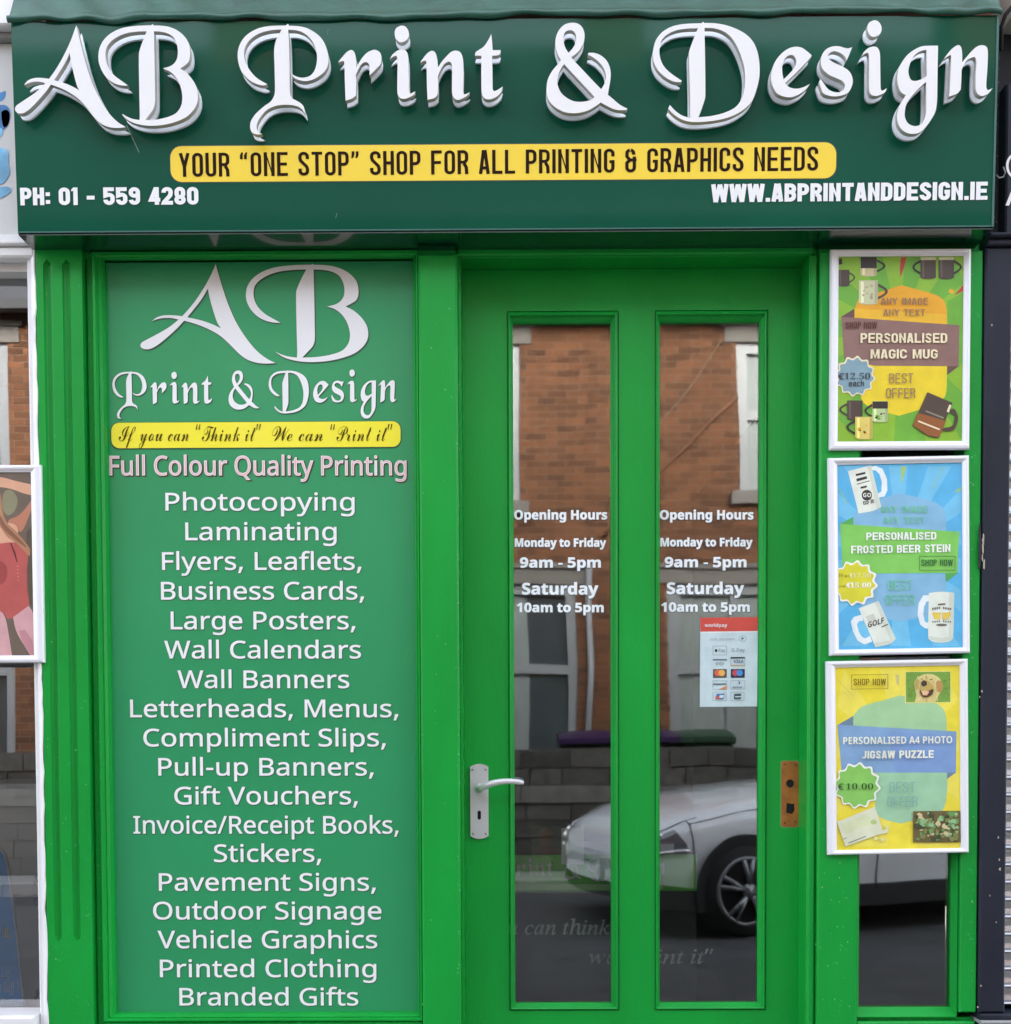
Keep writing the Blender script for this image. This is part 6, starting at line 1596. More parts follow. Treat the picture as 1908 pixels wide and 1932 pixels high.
# edge trim on the right and bottom
b = MB()
b.pbox(SG, sx1 - .004, 0, sx1 + .001, sv1, .0003, .0018, mat('worn_green_edge', (.03, .12, .10), rough=.4))
b.pbox(SG, sx0, 0, sx1 - .005, .003, .0003, .0012, mat('worn_green_edge', (.03, .12, .10)))
obj('edge_trim', b, sg)
# plastic flashing wrapped over the top
b = MB()
Lf = sx1 - sx0


def flash(u, v):
    x = sx0 - .004 + (Lf + .008) * u
    e = min(u, 1 - u)
    k = max(0, 1 - e / (.30 if u < .5 else .2))
    if v < .22:                       # rolled lip
        a = v / .22
        th = -math.pi * .55 + a * math.pi * .9
        y = -.11 - .020 - .006 * math.cos(th) - .002
        z = zz + .005 + .007 * math.sin(th) + .002
        w = .002 * math.sin(x * 31) * (1 - a) + .0025 * math.sin(x * 9 + 1) + .0012 * math.sin(x * 53)
        z += w
        y += k * .003 * math.sin(x * 70)
    else:
        a = (v - .22) / .78
        y = -.131 + .124 * a
        z = zz + .013 + .205 * a
    s_ = 1 if u < .5 else -1
    d = x * s_ * 38 + a * 5.5 if v >= .22 else x * s_ * 38
    z += k * .012 * math.sin(d) * math.sin(d * .37 + 1) * (1 if v >= .22 else .3)
    z += .0008 * math.sin(x * 17 + a * 3) + .0022 * math.sin(x * 3.1)
    return (x, y, z)


b.grid(flash, 260, 34, FLASH)
obj('flashing', b, sg)
# raised letters: a backing letter on the board and a face letter held proud of it
sign_let = [('A', remap(LET['A'], (265.3, 498.2, 520.4, 686.1), (29.5, 50, 235.3, 240.5)), .9), ('B', remap(LET['B'], (464.3, 497.3, 695, 683), (186.8, 46.5, 372.8, 236)), .9)]
sign_let += [(k, LET[k], 0.0) for k in LINE]
for k, gs, off in sign_let:
    gg = onto(SG, gs, .034, off)
    b = MB(); b.solid(SG, gg, .021, .034, LWHITE, LSIDE)
    lt = obj('letter', b, sg)
    b = MB(); b.solid(SG, gg, .0005, .006, LBACK, LBACK)
    obj('backing_letter', b, lt)
b = MB()
y0a, y0b, y1a, y1b = 277, 344, 268.2, 336.8
P0 = SG.px(323, y0b); P1 = SG.px(1577, y1b); P2 = SG.px(1577, y1a); P3 = SG.px(323, y0a)
sl_ = (P1[1] - P0[1]) / (P1[0] - P0[0])
shear = lambda c: [(p[0], p[1] + sl_ * (p[0] - P0[0])) for p in c]
h_ = ((P3[1] - P0[1]) + (P2[1] - P1[1])) / 2
b.flat(SG, [[shear(rrect(P0[0], P0[1], P1[0], P0[1] + h_, .025))]], .0012, YELLOW)
b.flat(SG, [[shear(rrect(P0[0] - .0022, P0[1] - .0022, P1[0] + .0022, P0[1] + h_ + .0022, .027))]], .0006, DARKLINE)
yst = obj('yellow_strip', b, sg)
words = text(SG, 'K', 'YOUR “ONE STOP” SHOP FOR ALL PRINTING & GRAPHICS NEEDS', 338.5, 1543.5, 334, 321.8, 43.5, n=.0015, w=.125, Wd=.40, gap=.095)
b = MB(); b.flat(SG, words, .0016, BROWNTXT, step=.00012)
obj('lettering', b, yst)
for s_, x0, x1, ya, yb, cap in (('PH: 01 - 559 4280', 39, 375, 387.5, 386, 32), ('WWW.ABPRINTANDDESIGN.IE', 1341.7, 1863, 381.8, 377, 33)):
    b = MB(); gs = text(SG, 'K', s_, x0, x1, ya, yb, cap, n=.001, w=.215, Wd=.56, gap=.07)
    b.flat(SG, gs, .0012, WHITE, step=.00012)
    obj('lettering', b, sg)
SCRATCH = mat('pale_scratch', (.12, .22, .18), rough=.4)
b = MB()
for pts in ([(238, 236), (262, 288), (263.5, 287), (240, 236)], [(633, 412), (636, 402), (637, 402.5), (634, 412)], [(619, 54), (618, 66), (618.8, 66), (620, 54)]):
    b.flat(SG, poly(SG, pts, .0004), .0009, SCRATCH)
obj('scratch', b, sg)

# ================================================================== poster frames
def ray_fan(P, cxy, box, n, M, k=18, ph=0.0):
    """thin wedges of a second tone spreading from a point, cut to the box"""
    out = []
    x0, y0, x1, y1 = box
    for i in range(k):
        a0 = 2 * math.pi * i / k + ph
        a1 = a0 + math.pi / k

        def hit(a):
            dx, dy = math.cos(a), math.sin(a)
            t = min(((x1 if dx > 0 else x0) - cxy[0]) / dx if abs(dx) > 1e-6 else 1e9, ((y1 if dy > 0 else y0) - cxy[1]) / dy if abs(dy) > 1e-6 else 1e9)
            return (cxy[0] + dx * t, cxy[1] + dy * t)
        h0, h1 = hit(a0), hit(a1)
        out.append([P.px(*cxy, n), P.px(*h0, n), P.px(*h1, n)])
    return [[c if area(c) > 0 else c[::-1]] for c in out]


class Poster:
    def __init__(s, label, TL, TR, BL, BR, iTL, iBR, spin, back, name='poster_frame', group='snap frames beside the door', n=.036, prof=None, shell=True):
        # corners in q
        P = Plane((0, 0, 0))
        c = P.px((TL[0] + BR[0]) / 2, (TL[1] + BR[1]) / 2, n)
        s.P = Plane((c[0], 0, c[1]), spin=spin)
        tl, tr, bl, br = [s.P.px(*q, n + .008) for q in (TL, TR, BL, BR)]
        itl, ibr = s.P.px(*iTL, n + .004), s.P.px(*iBR, n + .004)
        s.ou = ((tl[0] + bl[0]) / 2, (bl[1] + br[1]) / 2, (tr[0] + br[0]) / 2, (tl[1] + tr[1]) / 2)
        s.iu = (itl[0], ibr[1], ibr[0], itl[1])
        s.root = thing(name, label, 'poster', (c[0], -n, c[1]), group)
        s.n = n + .0045
        s.k = 0
        b = MB()
        b.frame(s.P, s.ou, s.iu, [(0, n), (0, n + .007), (.14, n + .0115), (.42, n + .0125), (.60, n + .0115), (.85, n + .008), (1, n + .007), (1, n + .003)], ALU)
        obj('frame', b, s.root)
        s.mb = MB()
        s.lines = []
        g = .003
        s.mb.pbox(s.P, s.iu[0] - g, s.iu[1] - g, s.iu[2] + g, s.iu[3] + g, n + .0005, s.n, back)

    def nn(s):
        s.k += 1
        return s.n + .00003 * s.k

    def clip(s, c):
        x0, y0, x1, y1 = s.iu
        return [(min(max(p[0], x0), x1), min(max(p[1], y0), y1)) for p in c]

    def shape(s, pts, M, sm=False):
        c = s.clip([s.P.px(p[0], p[1], s.n) for p in (smooth(pts) if sm else [q[:2] for q in pts])])
        s.mb.flat(s.P, nest([c]), s.nn(), M)

    def raw(s, groups, M):
        s.mb.flat(s.P, groups, s.nn(), M)

    def text(s, f, t, x0, x1, y, cap, M, y1=None, off=0, skew=0, **kw):
        b = MB()
        b.flat(s.P, text(s.P, f, t, x0, x1, y, y if y1 is None else y1, cap, n=s.n, off=off, skew=skew, **kw), s.nn() + .0003, M, step=.0002 if f == 'K' else 0)
        s.lines.append(b)

    def done(s):
        pr = obj('print', s.mb, s.root)
        for b in s.lines:
            obj('lettering', b, pr)


def pm(name, r, g, b_, k=.92):
    c = srgb(r, g, b_)
    return mat('print_' + name, tuple(x * k for x in c), var=.08, vscale=22, rough=.35, spec=.4, coat=.15, coat_rough=.1)


def conv(ox, oy, sc):
    f = lambda *p: ((ox + p[0] / sc) * .7632, (oy + p[1] / sc) * .7632) + tuple(p[2:])
    return f


def blob(f, pts):
    return [f(*p) for p in pts]


def mug(po, f, x0, y0, x1, y1, M, side, band=None, hm=None, art=None):
    w, h = x1 - x0, y1 - y0
    # handle
    hx = x1 if side > 0 else x0
    outer = [(hx - side * w * .04, y0 + h * .12)] + [(hx + side * w * .52 * math.sin(math.pi * t), y0 + h * (.12 + .68 * t)) for t in [k / 10 for k in range(1, 10)]] + [(hx - side * w * .04, y0 + h * .82)]
    inner = [(hx - side * w * .04, y0 + h * .24)] + [(hx + side * w * .38 * math.sin(math.pi * t), y0 + h * (.24 + .45 * t)) for t in [k / 10 for k in range(1, 10)]] + [(hx - side * w * .04, y0 + h * .70)]
    q = [f(*p) for p in outer] + [f(*p) for p in inner[::-1]]
    po.shape(q, hm or M)
    po.shape([f(*p) for p in [(x0, y0, 1), (x1, y0, 1), (x1, y1 - h * .06, 1), (x1 - w * .2, y1), (x0 + w * .2, y1), (x0, y1 - h * .06, 1)]], M, True)
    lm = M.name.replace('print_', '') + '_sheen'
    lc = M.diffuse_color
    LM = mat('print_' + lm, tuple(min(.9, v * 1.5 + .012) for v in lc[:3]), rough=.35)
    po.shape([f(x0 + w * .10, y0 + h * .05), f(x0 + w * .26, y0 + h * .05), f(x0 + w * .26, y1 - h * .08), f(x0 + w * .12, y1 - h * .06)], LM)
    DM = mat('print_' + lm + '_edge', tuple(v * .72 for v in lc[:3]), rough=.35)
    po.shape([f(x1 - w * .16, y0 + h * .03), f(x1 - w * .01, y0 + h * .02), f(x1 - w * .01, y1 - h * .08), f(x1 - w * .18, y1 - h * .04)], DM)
    if band:
        a, c, Mb = band
        po.shape([f(x0 + w * .01, y0 + h * a), f(x1 - w * .01, y0 + h * a), f(x1 - w * .01, y0 + h * c), f(x0 + w * .01, y0 + h * c)], Mb)
    if art:
        rng = random.Random(int(x0))
        for k in range(8):
            cx_, cy_ = rng.uniform(x0 + w * .2, x1 - w * .2), rng.uniform(y0 + h * art[0], y1 - h * .15)
            r = w * rng.uniform(.05, .13)
            po.shape([f(cx_ + r * rng.uniform(.6, 1) * math.cos(rad(a)), cy_ + r * rng.uniform(.6, 1) * math.sin(rad(a))) for a in range(0, 360, 45)], art[1 + k % (len(art) - 1)], True)


def star(cx_, cy_, r0, r1, k=12):
    return [(cx_ + (r0 if i % 2 else r1) * math.cos(math.pi * i / k + .13), cy_ + (r0 if i % 2 else r1) * math.sin(math.pi * i / k + .13)) for i in range(2 * k)]


def soft(pts, f):
    return [f(*p) for p in pts]


# -- magic mug poster
f = conv(2000, 560, 3.45)
LIME = pm('lime', 140, 190, 55); LIME2 = pm('leaf_green', 110, 178, 60); ORNG = pm('orange', 235, 170, 40); YEL = pm('warm_yellow', 238, 212, 48)
MAUV = pm('mauve_brown', 140, 108, 100); MAUVD = pm('mauve_dark', 105, 78, 74); CREAM = pm('cream', 240, 228, 190); MUGD = pm('mug_dark', 78, 66, 58); MUGK = pm('mug_black', 48, 46, 42)
po = Poster('magic mug poster in a white snap frame, topmost of three', (1569.5, 470.5), (1835, 469.4), (1563, 848.8), (1827, 847.7), f(250, 260), f(1304, 1832), 0.0, LIME)
po.raw(ray_fan(po.P, f(780, 900), (*f(248, 258), *f(1316, 1834)), po.n, LIME2, 11, .2), LIME2)
po.shape(soft([(1180, 640), (1320, 560), (1320, 1100), (1285, 1190), (1180, 1260)], f), LIME2)
RED = pm('confetti_red', 190, 70, 60)
po.shape(soft([(785, 262), (830, 262), (815, 340), (780, 440), (775, 360)], f), RED)
po.shape(soft([(1320, 495), (1320, 550), (1235, 590), (1280, 540)], f), RED)
po.shape(soft([(1185, 560), (1205, 530), (1240, 545), (1225, 575)], f), ORNG)
po.shape(soft([(385, 780, 1), (395, 690), (440, 600), (520, 575), (600, 560), (790, 500, 1), (1060, 575), (1140, 620), (1172, 690), (1180, 840, 1)], f), ORNG, True)
po.shape(soft([(385, 780, 1), (390, 700), (1178, 750), (1180, 840, 1)], f), pm('amber', 240, 188, 48))
po.shape(soft([(430, 1180, 1), (1178, 1180, 1), (1168, 1430), (1100, 1500), (940, 1562), (770, 1615, 1), (610, 1572), (500, 1530), (445, 1460)], f), YEL, True)
po.shape(soft([(275, 770), (388, 700), (388, 780)], f), MAUVD)
po.shape(soft([(1180, 1185), (1280, 1190), (1180, 1266)], f), MAUVD)
po.shape(soft([(275, 770), (1285, 842), (1276, 1192), (560, 1188), (300, 1130)], f), MAUV)
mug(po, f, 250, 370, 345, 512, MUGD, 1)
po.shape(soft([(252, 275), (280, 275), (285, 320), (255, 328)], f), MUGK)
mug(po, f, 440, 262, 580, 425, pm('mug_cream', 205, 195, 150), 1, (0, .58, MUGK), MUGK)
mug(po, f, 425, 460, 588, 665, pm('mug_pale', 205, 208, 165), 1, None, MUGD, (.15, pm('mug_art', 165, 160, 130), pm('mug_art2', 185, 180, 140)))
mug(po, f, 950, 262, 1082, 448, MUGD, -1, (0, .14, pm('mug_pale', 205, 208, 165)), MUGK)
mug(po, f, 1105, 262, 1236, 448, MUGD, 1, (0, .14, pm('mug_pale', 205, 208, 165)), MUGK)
po.shape([f(*p) for p in star(393, 1278, 152, 176)], CREAM, True)
po.shape([f(*p) for p in star(393, 1280, 138, 160)], pm('badge_blue', 130, 165, 178), True)
mug(po, f, 325, 1485, 456, 1652, MUGD, -1)
mug(po, f, 540, 1490, 672, 1670, pm('mug_mint', 190, 212, 150), -1, (.02, .36, MUGK), MUGK, (.5, LIME2, MUGD))
mug(po, f, 393, 1625, 541, 1816, pm('mug_lemon', 225, 205, 110), -1, None, MUGK, (.1, YEL, ORNG, MUGD))
po.shape(soft([(1130, 1745, 1), (1230, 1738), (1270, 1640), (1240, 1562), (1195, 1560, 1), (1200, 1590, 1), (1240, 1620), (1220, 1700), (1140, 1722, 1)], f), MUGD, True)
po.shape(soft([(1008, 1415, 1), (1222, 1506, 1), (1100, 1806, 1), (1010, 1785), (880, 1700, 1)], f), MUGD, True)
po.shape(soft([(925, 1590), (1165, 1660), (1108, 1800), (1010, 1782), (883, 1698)], f), pm('mug_amber', 150, 92, 48))
po.shape(soft([(1195, 1520), (1212, 1528), (1190, 1590), (1172, 1580)], f), CREAM)
MT = pm('mauve_text', 150, 120, 95)
T = lambda ft, t, x0, x1, y, cap, M, **k: po.text(ft, t, f(x0, y)[0], f(x1, y)[0], f(x0, y)[1], cap / SC * .7632, M, **k)
SC = 3.45
T('K', 'ANY IMAGE', 610, 1015, 670, 58, MT, w=.13, Wd=.5, gap=.12)
T('K', 'ANY TEXT', 632, 988, 765, 56, MT, w=.13, Wd=.5, gap=.12)
T('K', 'SHOP NOW', 310, 577, 872, 55, pm('dark_mauve_text', 95, 50, 45), w=.14, Wd=.42, gap=.1)
T('K', 'PERSONALISED', 437, 1176, 996, 82, CREAM, w=.185, Wd=.58, gap=.09)
T('K', 'MAGIC MUG', 522, 1094, 1130, 78, CREAM, w=.185, Wd=.60, gap=.09)
SLT = pm('slate_text', 60, 70, 72)
T('S', '12.50', 300, 520, 1306, 55, SLT, off=-.15)
T('R', '€', 248, 296, 1306, 50, SLT, off=.3)
T('B', 'each', 337, 468, 1366, 50, SLT)
T('K', 'BEST', 680, 886, 1340, 84, MT, w=.1, Wd=.45, gap=.1)
T('K', 'OFFER', 655, 902, 1466, 84, MT, w=.1, Wd=.42, gap=.1)
T('C', 'wanda', 985, 1150, 1625, 40, CREAM, skew=-.2) if False else None
po.shape(soft([(985, 1580), (1000, 1572), (1150, 1630), (1140, 1642)], f), pm('mug_scribble', 140, 140, 120))
po.shape(soft([(925, 1668), (930, 1655), (1115, 1728), (1108, 1740)], f), CREAM)
po.done()

# -- beer stein poster
f = conv(2000, 1100, 3.578); SC = 3.578
SKY1 = pm('sky_blue', 92, 186, 232); SKY2 = pm('light_sky_blue', 118, 200, 236); BLUEP = pm('soft_blue', 136, 190, 222); LG = pm('ribbon_green', 132, 208, 98); LGD = pm('ribbon_green_dark', 88, 178, 92)
po = Poster('blue beer stein poster in a white snap frame, middle of three', (1564.8, 864), (1830.3, 859), (1563, 1237.3), (1829, 1232), f(248, 178), f(1360, 1792), 0.0145, SKY1)
po.raw(ray_fan(po.P, f(800, 950), (*f(262, 190), *f(1345, 1780)), po.n, SKY2, 14, .1), SKY2)
YG = pm('spark_yellow', 170, 205, 110)
for q in ([(815, 190), (862, 190), (815, 350)], [(1195, 185), (1200, 186), (1090, 390), (1085, 385)], [(1345, 370), (1345, 400), (1275, 430)], [(262, 388), (268, 385), (350, 520), (345, 522)]):
    po.shape(soft(q, f), YG)
po.shape(soft([(395, 740, 1), (400, 620), (470, 530), (620, 480), (800, 425, 1), (1010, 475), (1140, 520), (1205, 600), (1215, 770, 1)], f), BLUEP, True)
po.shape(soft([(440, 1140, 1), (1210, 1140, 1), (1200, 1400), (1130, 1480), (960, 1530), (800, 1562, 1), (640, 1525), (500, 1460), (450, 1380)], f), BLUEP, True)
po.shape(soft([(278, 698), (392, 636), (392, 720)], f), LGD)
po.shape(soft([(1205, 1135), (1320, 1132), (1212, 1212)], f), LGD)
po.shape(soft([(275, 698), (1330, 768), (1312, 1132), (300, 1140)], f), LG)
STW = pm('stein_white', 232, 240, 226); STW2 = pm('stein_handle', 236, 246, 246); INK = pm('stein_ink', 60, 58, 55)


def cgrip(pts_o, pts_i, M):
    po.shape(soft(pts_o + pts_i[::-1], f), M)


cgrip([(545, 195), (590, 185), (650, 210), (690, 300), (695, 400), (670, 455), (600, 470)], [(560, 225), (590, 225), (625, 260), (645, 330), (640, 410), (615, 430), (590, 425)], STW2)
po.shape(soft([(345, 232, 1), (550, 180, 1), (640, 548, 1), (560, 585), (440, 606, 1)], f), STW, True)
cgrip([(470, 1500), (400, 1520), (370, 1560), (390, 1650), (430, 1730), (490, 1765), (560, 1740)], [(480, 1555), (440, 1560), (425, 1590), (440, 1650), (470, 1700), (500, 1710), (540, 1690)], STW2)
po.shape(soft([(440, 1445, 1), (615, 1380, 1), (768, 1715, 1), (720, 1760), (590, 1790, 1)], f), STW, True)
cgrip([(1060, 1330), (1010, 1330), (970, 1400), (960, 1500), (985, 1590), (1030, 1625), (1062, 1622)], [(1062, 1380), (1040, 1385), (1018, 1430), (1012, 1500), (1025, 1560), (1050, 1575), (1062, 1570)], STW2)
po.shape(soft([(1060, 1310, 1), (1170, 1298), (1285, 1308, 1), (1275, 1700), (1240, 1738), (1170, 1748), (1090, 1738), (1055, 1700)], f), STW, True)
for q in ([(418, 300), (510, 276), (516, 298), (424, 324)], [(424, 345), (536, 314), (538, 320), (426, 352)], [(412, 258), (498, 238), (500, 256), (416, 276)], [(455, 372), (510, 358), (512, 376), (458, 388)]):
    po.shape(soft(q, f), INK)
po.shape([f(512 + 46 * math.cos(rad(a)), 445 + 48 * math.sin(rad(a))) for a in range(0, 360, 20)], INK)
SSH = pm('stein_shade', 214, 224, 208)
po.shape(soft([(520, 190), (548, 184), (636, 545), (600, 566)], f), SSH)
po.shape(soft([(1240, 1308), (1284, 1310), (1274, 1700), (1236, 1736)], f), SSH)
po.shape(soft([(585, 1394), (612, 1384), (764, 1716), (728, 1752)], f), SSH)
po.shape(soft([(1062, 1690), (1170, 1708), (1272, 1692), (1262, 1722), (1170, 1740), (1075, 1724)], f), SSH)
po.shape(soft([(585, 1750), (720, 1728), (760, 1700), (766, 1716), (722, 1758), (592, 1786)], f), SSH)
T('B', 'GO', 478, 548, 462, 36, STW)
T('R', 'to it', 478, 575, 530, 34, INK, y1=f(575, 512)[1], off=.3)
T('B', 'GOLF', 522, 662, 1618, 50, INK, y1=f(662, 1574)[1])
po.shape(soft([(640, 1606), (698, 1582), (700, 1590), (645, 1614)], f), INK)
po.shape(soft([(500, 1520), (570, 1490), (590, 1540), (530, 1570)], f), pm('stein_grey', 205, 210, 200))
for q in ([(1140, 1405), (1205, 1400), (1206, 1415), (1142, 1420)],):
    po.shape(soft(q, f), pm('stein_ink_soft', 110, 105, 95))
po.shape([f(1172 + 48 * math.cos(rad(a)), 1592 + 11 * math.sin(rad(a))) for a in range(0, 360, 20)], pm('stein_ink_soft', 110, 105, 95))
for sx in (-1, 1):
    po.shape(soft([(1172 + sx * 6, 1478), (1172 + sx * 76, 1478), (1172 + sx * 80, 1500), (1172 + sx * 60, 1540), (1172 + sx * 10, 1545)], f), pm('beer_yellow', 232, 205, 90))
    po.shape(soft([(1172 + sx * 8, 1466), (1172 + sx * 60, 1462), (1172 + sx * 62, 1480), (1172 + sx * 8, 1482)], f), STW2)
    for k in range(4):
        x_ = 1172 + sx * (18 + 20 * k)
        po.shape(soft([(x_ - 6, 1432 + 3 * k), (x_ + 6, 1432 + 3 * k), (x_ + 6, 1450 + 3 * k), (x_ - 6, 1450 + 3 * k)], f), pm('stein_ink_soft', 110, 105, 95))
        po.shape(soft([(x_ - 5, 1552 + 2 * k), (x_ + 5, 1552 + 2 * k), (x_ + 5, 1566 + 2 * k), (x_ - 5, 1566 + 2 * k)], f), pm('stein_ink_soft', 110, 105, 95))
po.shape([f(*p) for p in star(405, 1222, 176, 205)], pm('badge_white', 246, 248, 240), True)
po.shape([f(*p) for p in star(400, 1222, 158, 186)], pm('badge_yellow', 222, 218, 60), True)
SGN = pm('text_mint', 118, 205, 150)
T('K', 'ANY IMAGE', 632, 1050, 602, 60, SGN, w=.11, Wd=.5, gap=.12)
T('K', 'ANY TEXT', 655, 1022, 696, 56, SGN, w=.11, Wd=.5, gap=.12)
WH = pm('text_white', 248, 250, 245)
T('K', 'PERSONALISED', 505, 1125, 843, 66, WH, y1=f(1125, 838)[1], w=.185, Wd=.58, gap=.09)
T('K', 'FROSTED BEER STEIN', 372, 1248, 962, 68, WH, y1=f(1248, 948)[1], w=.185, Wd=.58, gap=.09)
T('K', 'SHOP NOW', 992, 1270, 1072, 58, pm('text_forest', 50, 110, 60), w=.13, Wd=.42, gap=.1)
for q in ([(975, 983), (1292, 983), (1292, 987), (975, 987)], [(975, 1106), (1292, 1106), (1292, 1110), (975, 1110)], [(975, 983), (979, 983), (979, 1110), (975, 1110)], [(1288, 983), (1292, 983), (1292, 1110), (1288, 1110)]):
    po.shape(soft(q, f), pm('text_forest', 50, 110, 60))
T('S', 'Was', 255, 355, 1172, 36, pm('text_olive', 150, 150, 40), skew=.2, off=-.2)
T('S', '17.50', 385, 545, 1172, 36, pm('text_pale', 244, 240, 180))
T('R', '€', 360, 384, 1172, 36, pm('text_pale', 244, 240, 180), off=.4)
T('S', '15.00', 362, 548, 1262, 44, WH)
T('R', '€', 332, 360, 1262, 40, WH, off=.5)
T('S', 'now', 245, 322, 1264, 34, pm('text_olive', 150, 150, 40), skew=.2, off=-.3)
T('K', 'BEST', 697, 912, 1286, 88, SGN, w=.085, Wd=.45, gap=.1)
T('K', 'OFFER', 675, 930, 1416, 90, SGN, w=.085, Wd=.42, gap=.1)
po.done()

# -- jigsaw poster
f = conv(2000, 1600, 3.578)
YL = pm('poster_yellow', 240, 224, 66); YL2 = pm('poster_yellow_light', 243, 229, 92); MINT = pm('mint_green', 168, 212, 160); MINT2 = pm('mint_green_deep', 160, 208, 168); RB = pm('ribbon_blue', 132, 170, 208); RBD = pm('ribbon_slate', 112, 140, 158)
po = Poster('yellow jigsaw puzzle poster in a white snap frame, lowest of three', (1561.6, 1247.8), (1829, 1242.5), (1558.8, 1613.6), (1826, 1608.3), f(230, 180), f(1340, 1775), 0.0145, YL)
po.raw(ray_fan(po.P, f(800, 950), (*f(245, 195), *f(1325, 1760)), po.n, YL2, 9, .3), YL2)
for q in ([(245, 280), (252, 282), (400, 445), (392, 442)], [(765, 240), (800, 245), (795, 350), (775, 320)], [(300, 392), (304, 390), (380, 470)]):
    po.shape(soft(q, f), pm('silver_streak', 205, 200, 130))
po.shape(soft([(390, 720, 1), (392, 620), (450, 540), (540, 500), (660, 470), (810, 425, 1), (980, 470), (1130, 500), (1205, 580), (1222, 760, 1)], f), MINT, True)
po.shape(soft([(590, 1100, 1), (1225, 1100, 1), (1222, 1280), (1190, 1430), (1100, 1480), (815, 1560, 1), (650, 1515), (590, 1440)], f), MINT2, True)
po.shape(soft([(250, 690), (392, 608), (392, 700)], f), RBD)
po.shape(soft([(1222, 1108), (1302, 1108), (1222, 1166)], f), RBD)
po.shape(soft([(252, 685), (1305, 745), (1300, 1108), (290, 1110)], f), RB)
po.shape(soft([(700, 745), (1303, 780), (1300, 1108), (760, 1108)], f), pm('ribbon_blue_deep', 128, 162, 210))
po.shape(soft([(850, 214), (1256, 210), (1256, 490), (850, 494)], f), pm('photo_edge', 235, 228, 140))
po.shape(soft([(858, 220), (1250, 217), (1250, 484), (858, 487)], f), pm('grass_photo', 122, 168, 72))
GD = pm('dog_gold', 228, 214, 140); GD2 = pm('dog_gold_shade', 196, 170, 96); GE = pm('dog_ear', 196, 152, 92)
po.shape(soft([(935, 484, 1), (950, 420), (930, 330), (960, 270), (1030, 238), (1110, 245), (1165, 290), (1180, 360), (1150, 420), (1120, 484, 1)], f), GD, True)
po.shape(soft([(1130, 300), (1170, 300), (1185, 350), (1165, 400), (1135, 395), (1125, 340)], f), GE, True)
rng = random.Random(21)
FUR = [pm('fur_pale', 238, 226, 166), pm('fur_mid', 218, 200, 128), pm('fur_shade', 200, 178, 108)]
for k in range(46):
    cx_, cy_ = rng.uniform(950, 1150), rng.uniform(262, 474)
    r = rng.uniform(7, 17)
    po.shape([f(cx_ + r * rng.uniform(.3, 1) * math.cos(rad(a)) * .7, cy_ + r * rng.uniform(.6, 1.5) * math.sin(rad(a))) for a in range(0, 360, 60)], FUR[0 if cx_ < 1010 else rng.randrange(3)])
po.shape(soft([(940, 300), (960, 275), (972, 300), (958, 372), (938, 380), (930, 340)], f), GD2, True)
for k in range(26):
    cx_ = rng.choice([rng.uniform(864, 920), rng.uniform(1185, 1244)])
    cy_ = rng.uniform(225, 480)
    po.shape([f(cx_ + 9 * rng.uniform(.3, 1) * math.cos(rad(a)), cy_ + 14 * rng.uniform(.3, 1) * math.sin(rad(a))) for a in range(0, 360, 72)], pm('grass_dark', 104, 150, 60) if k % 2 else pm('grass_light', 140, 182, 86))
po.shape(soft([(985, 330), (1010, 290), (1050, 300), (1090, 340), (1100, 390), (1060, 435), (1010, 440), (985, 395)], f), GD2, True)
po.shape(soft([(988, 310), (1010, 292), (1040, 305), (1040, 335), (1010, 350), (990, 335)], f), pm('dog_nose', 70, 60, 55), True)
po.shape(soft([(975, 380), (1020, 400), (1095, 370), (1080, 425), (1020, 445), (985, 415)], f), pm('dog_mouth', 90, 60, 45), True)
po.shape(soft([(990, 392), (1030, 385), (1062, 395), (1040, 425), (1005, 425)], f), pm('dog_tongue', 232, 190, 150), True)
for q in ([(980, 285), (1000, 275), (1002, 284)], [(1062, 285), (1090, 278), (1085, 290)]):
    po.shape(soft(q, f), pm('dog_nose', 70, 60, 55))
po.shape([f(*p) for p in star(425, 1222, 180, 208)], pm('badge_white', 246, 248, 240), True)
po.shape([f(*p) for p in star(422, 1224, 164, 192)], pm('badge_green', 140, 205, 98), True)
po.shape(soft([(245, 1545), (580, 1410), (650, 1620), (700, 1600), (690, 1640), (600, 1660), (320, 1762)], f), pm('puzzle_white', 222, 226, 196))
for q in ([(280, 1570), (520, 1470), (560, 1560), (330, 1650)], ):
    po.shape(soft(q, f), pm('puzzle_pale', 216, 224, 180))
for q in ([(345, 1728), (500, 1668), (502, 1675), (348, 1736)], [(300, 1695), (332, 1680), (333, 1686), (302, 1701)]):
    po.shape(soft(q, f), pm('puzzle_line', 110, 130, 110))
po.shape([f(570 + 28 * math.cos(rad(a)), 1545 + 22 * math.sin(rad(a))) for a in range(0, 360, 30)], pm('puzzle_leaf', 185, 205, 130))
for q in ((590, 1690), (650, 1700), (690, 1590)):
    po.shape([f(q[0] + 22 * math.cos(rad(a)), q[1] + 18 * math.sin(rad(a))) for a in range(0, 360, 45)], pm('puzzle_bit', 228, 228, 150))
po.shape(soft([(918, 1450), (1334, 1446), (1334, 1724), (918, 1726)], f), pm('puzzle_brown', 112, 98, 58))
rng = random.Random(5)
PCS = [pm('piece_green', 112, 160, 92), pm('piece_mint', 150, 192, 138), pm('piece_olive', 132, 140, 80), pm('piece_cream', 214, 200, 150), pm('piece_dark', 70, 78, 48)]
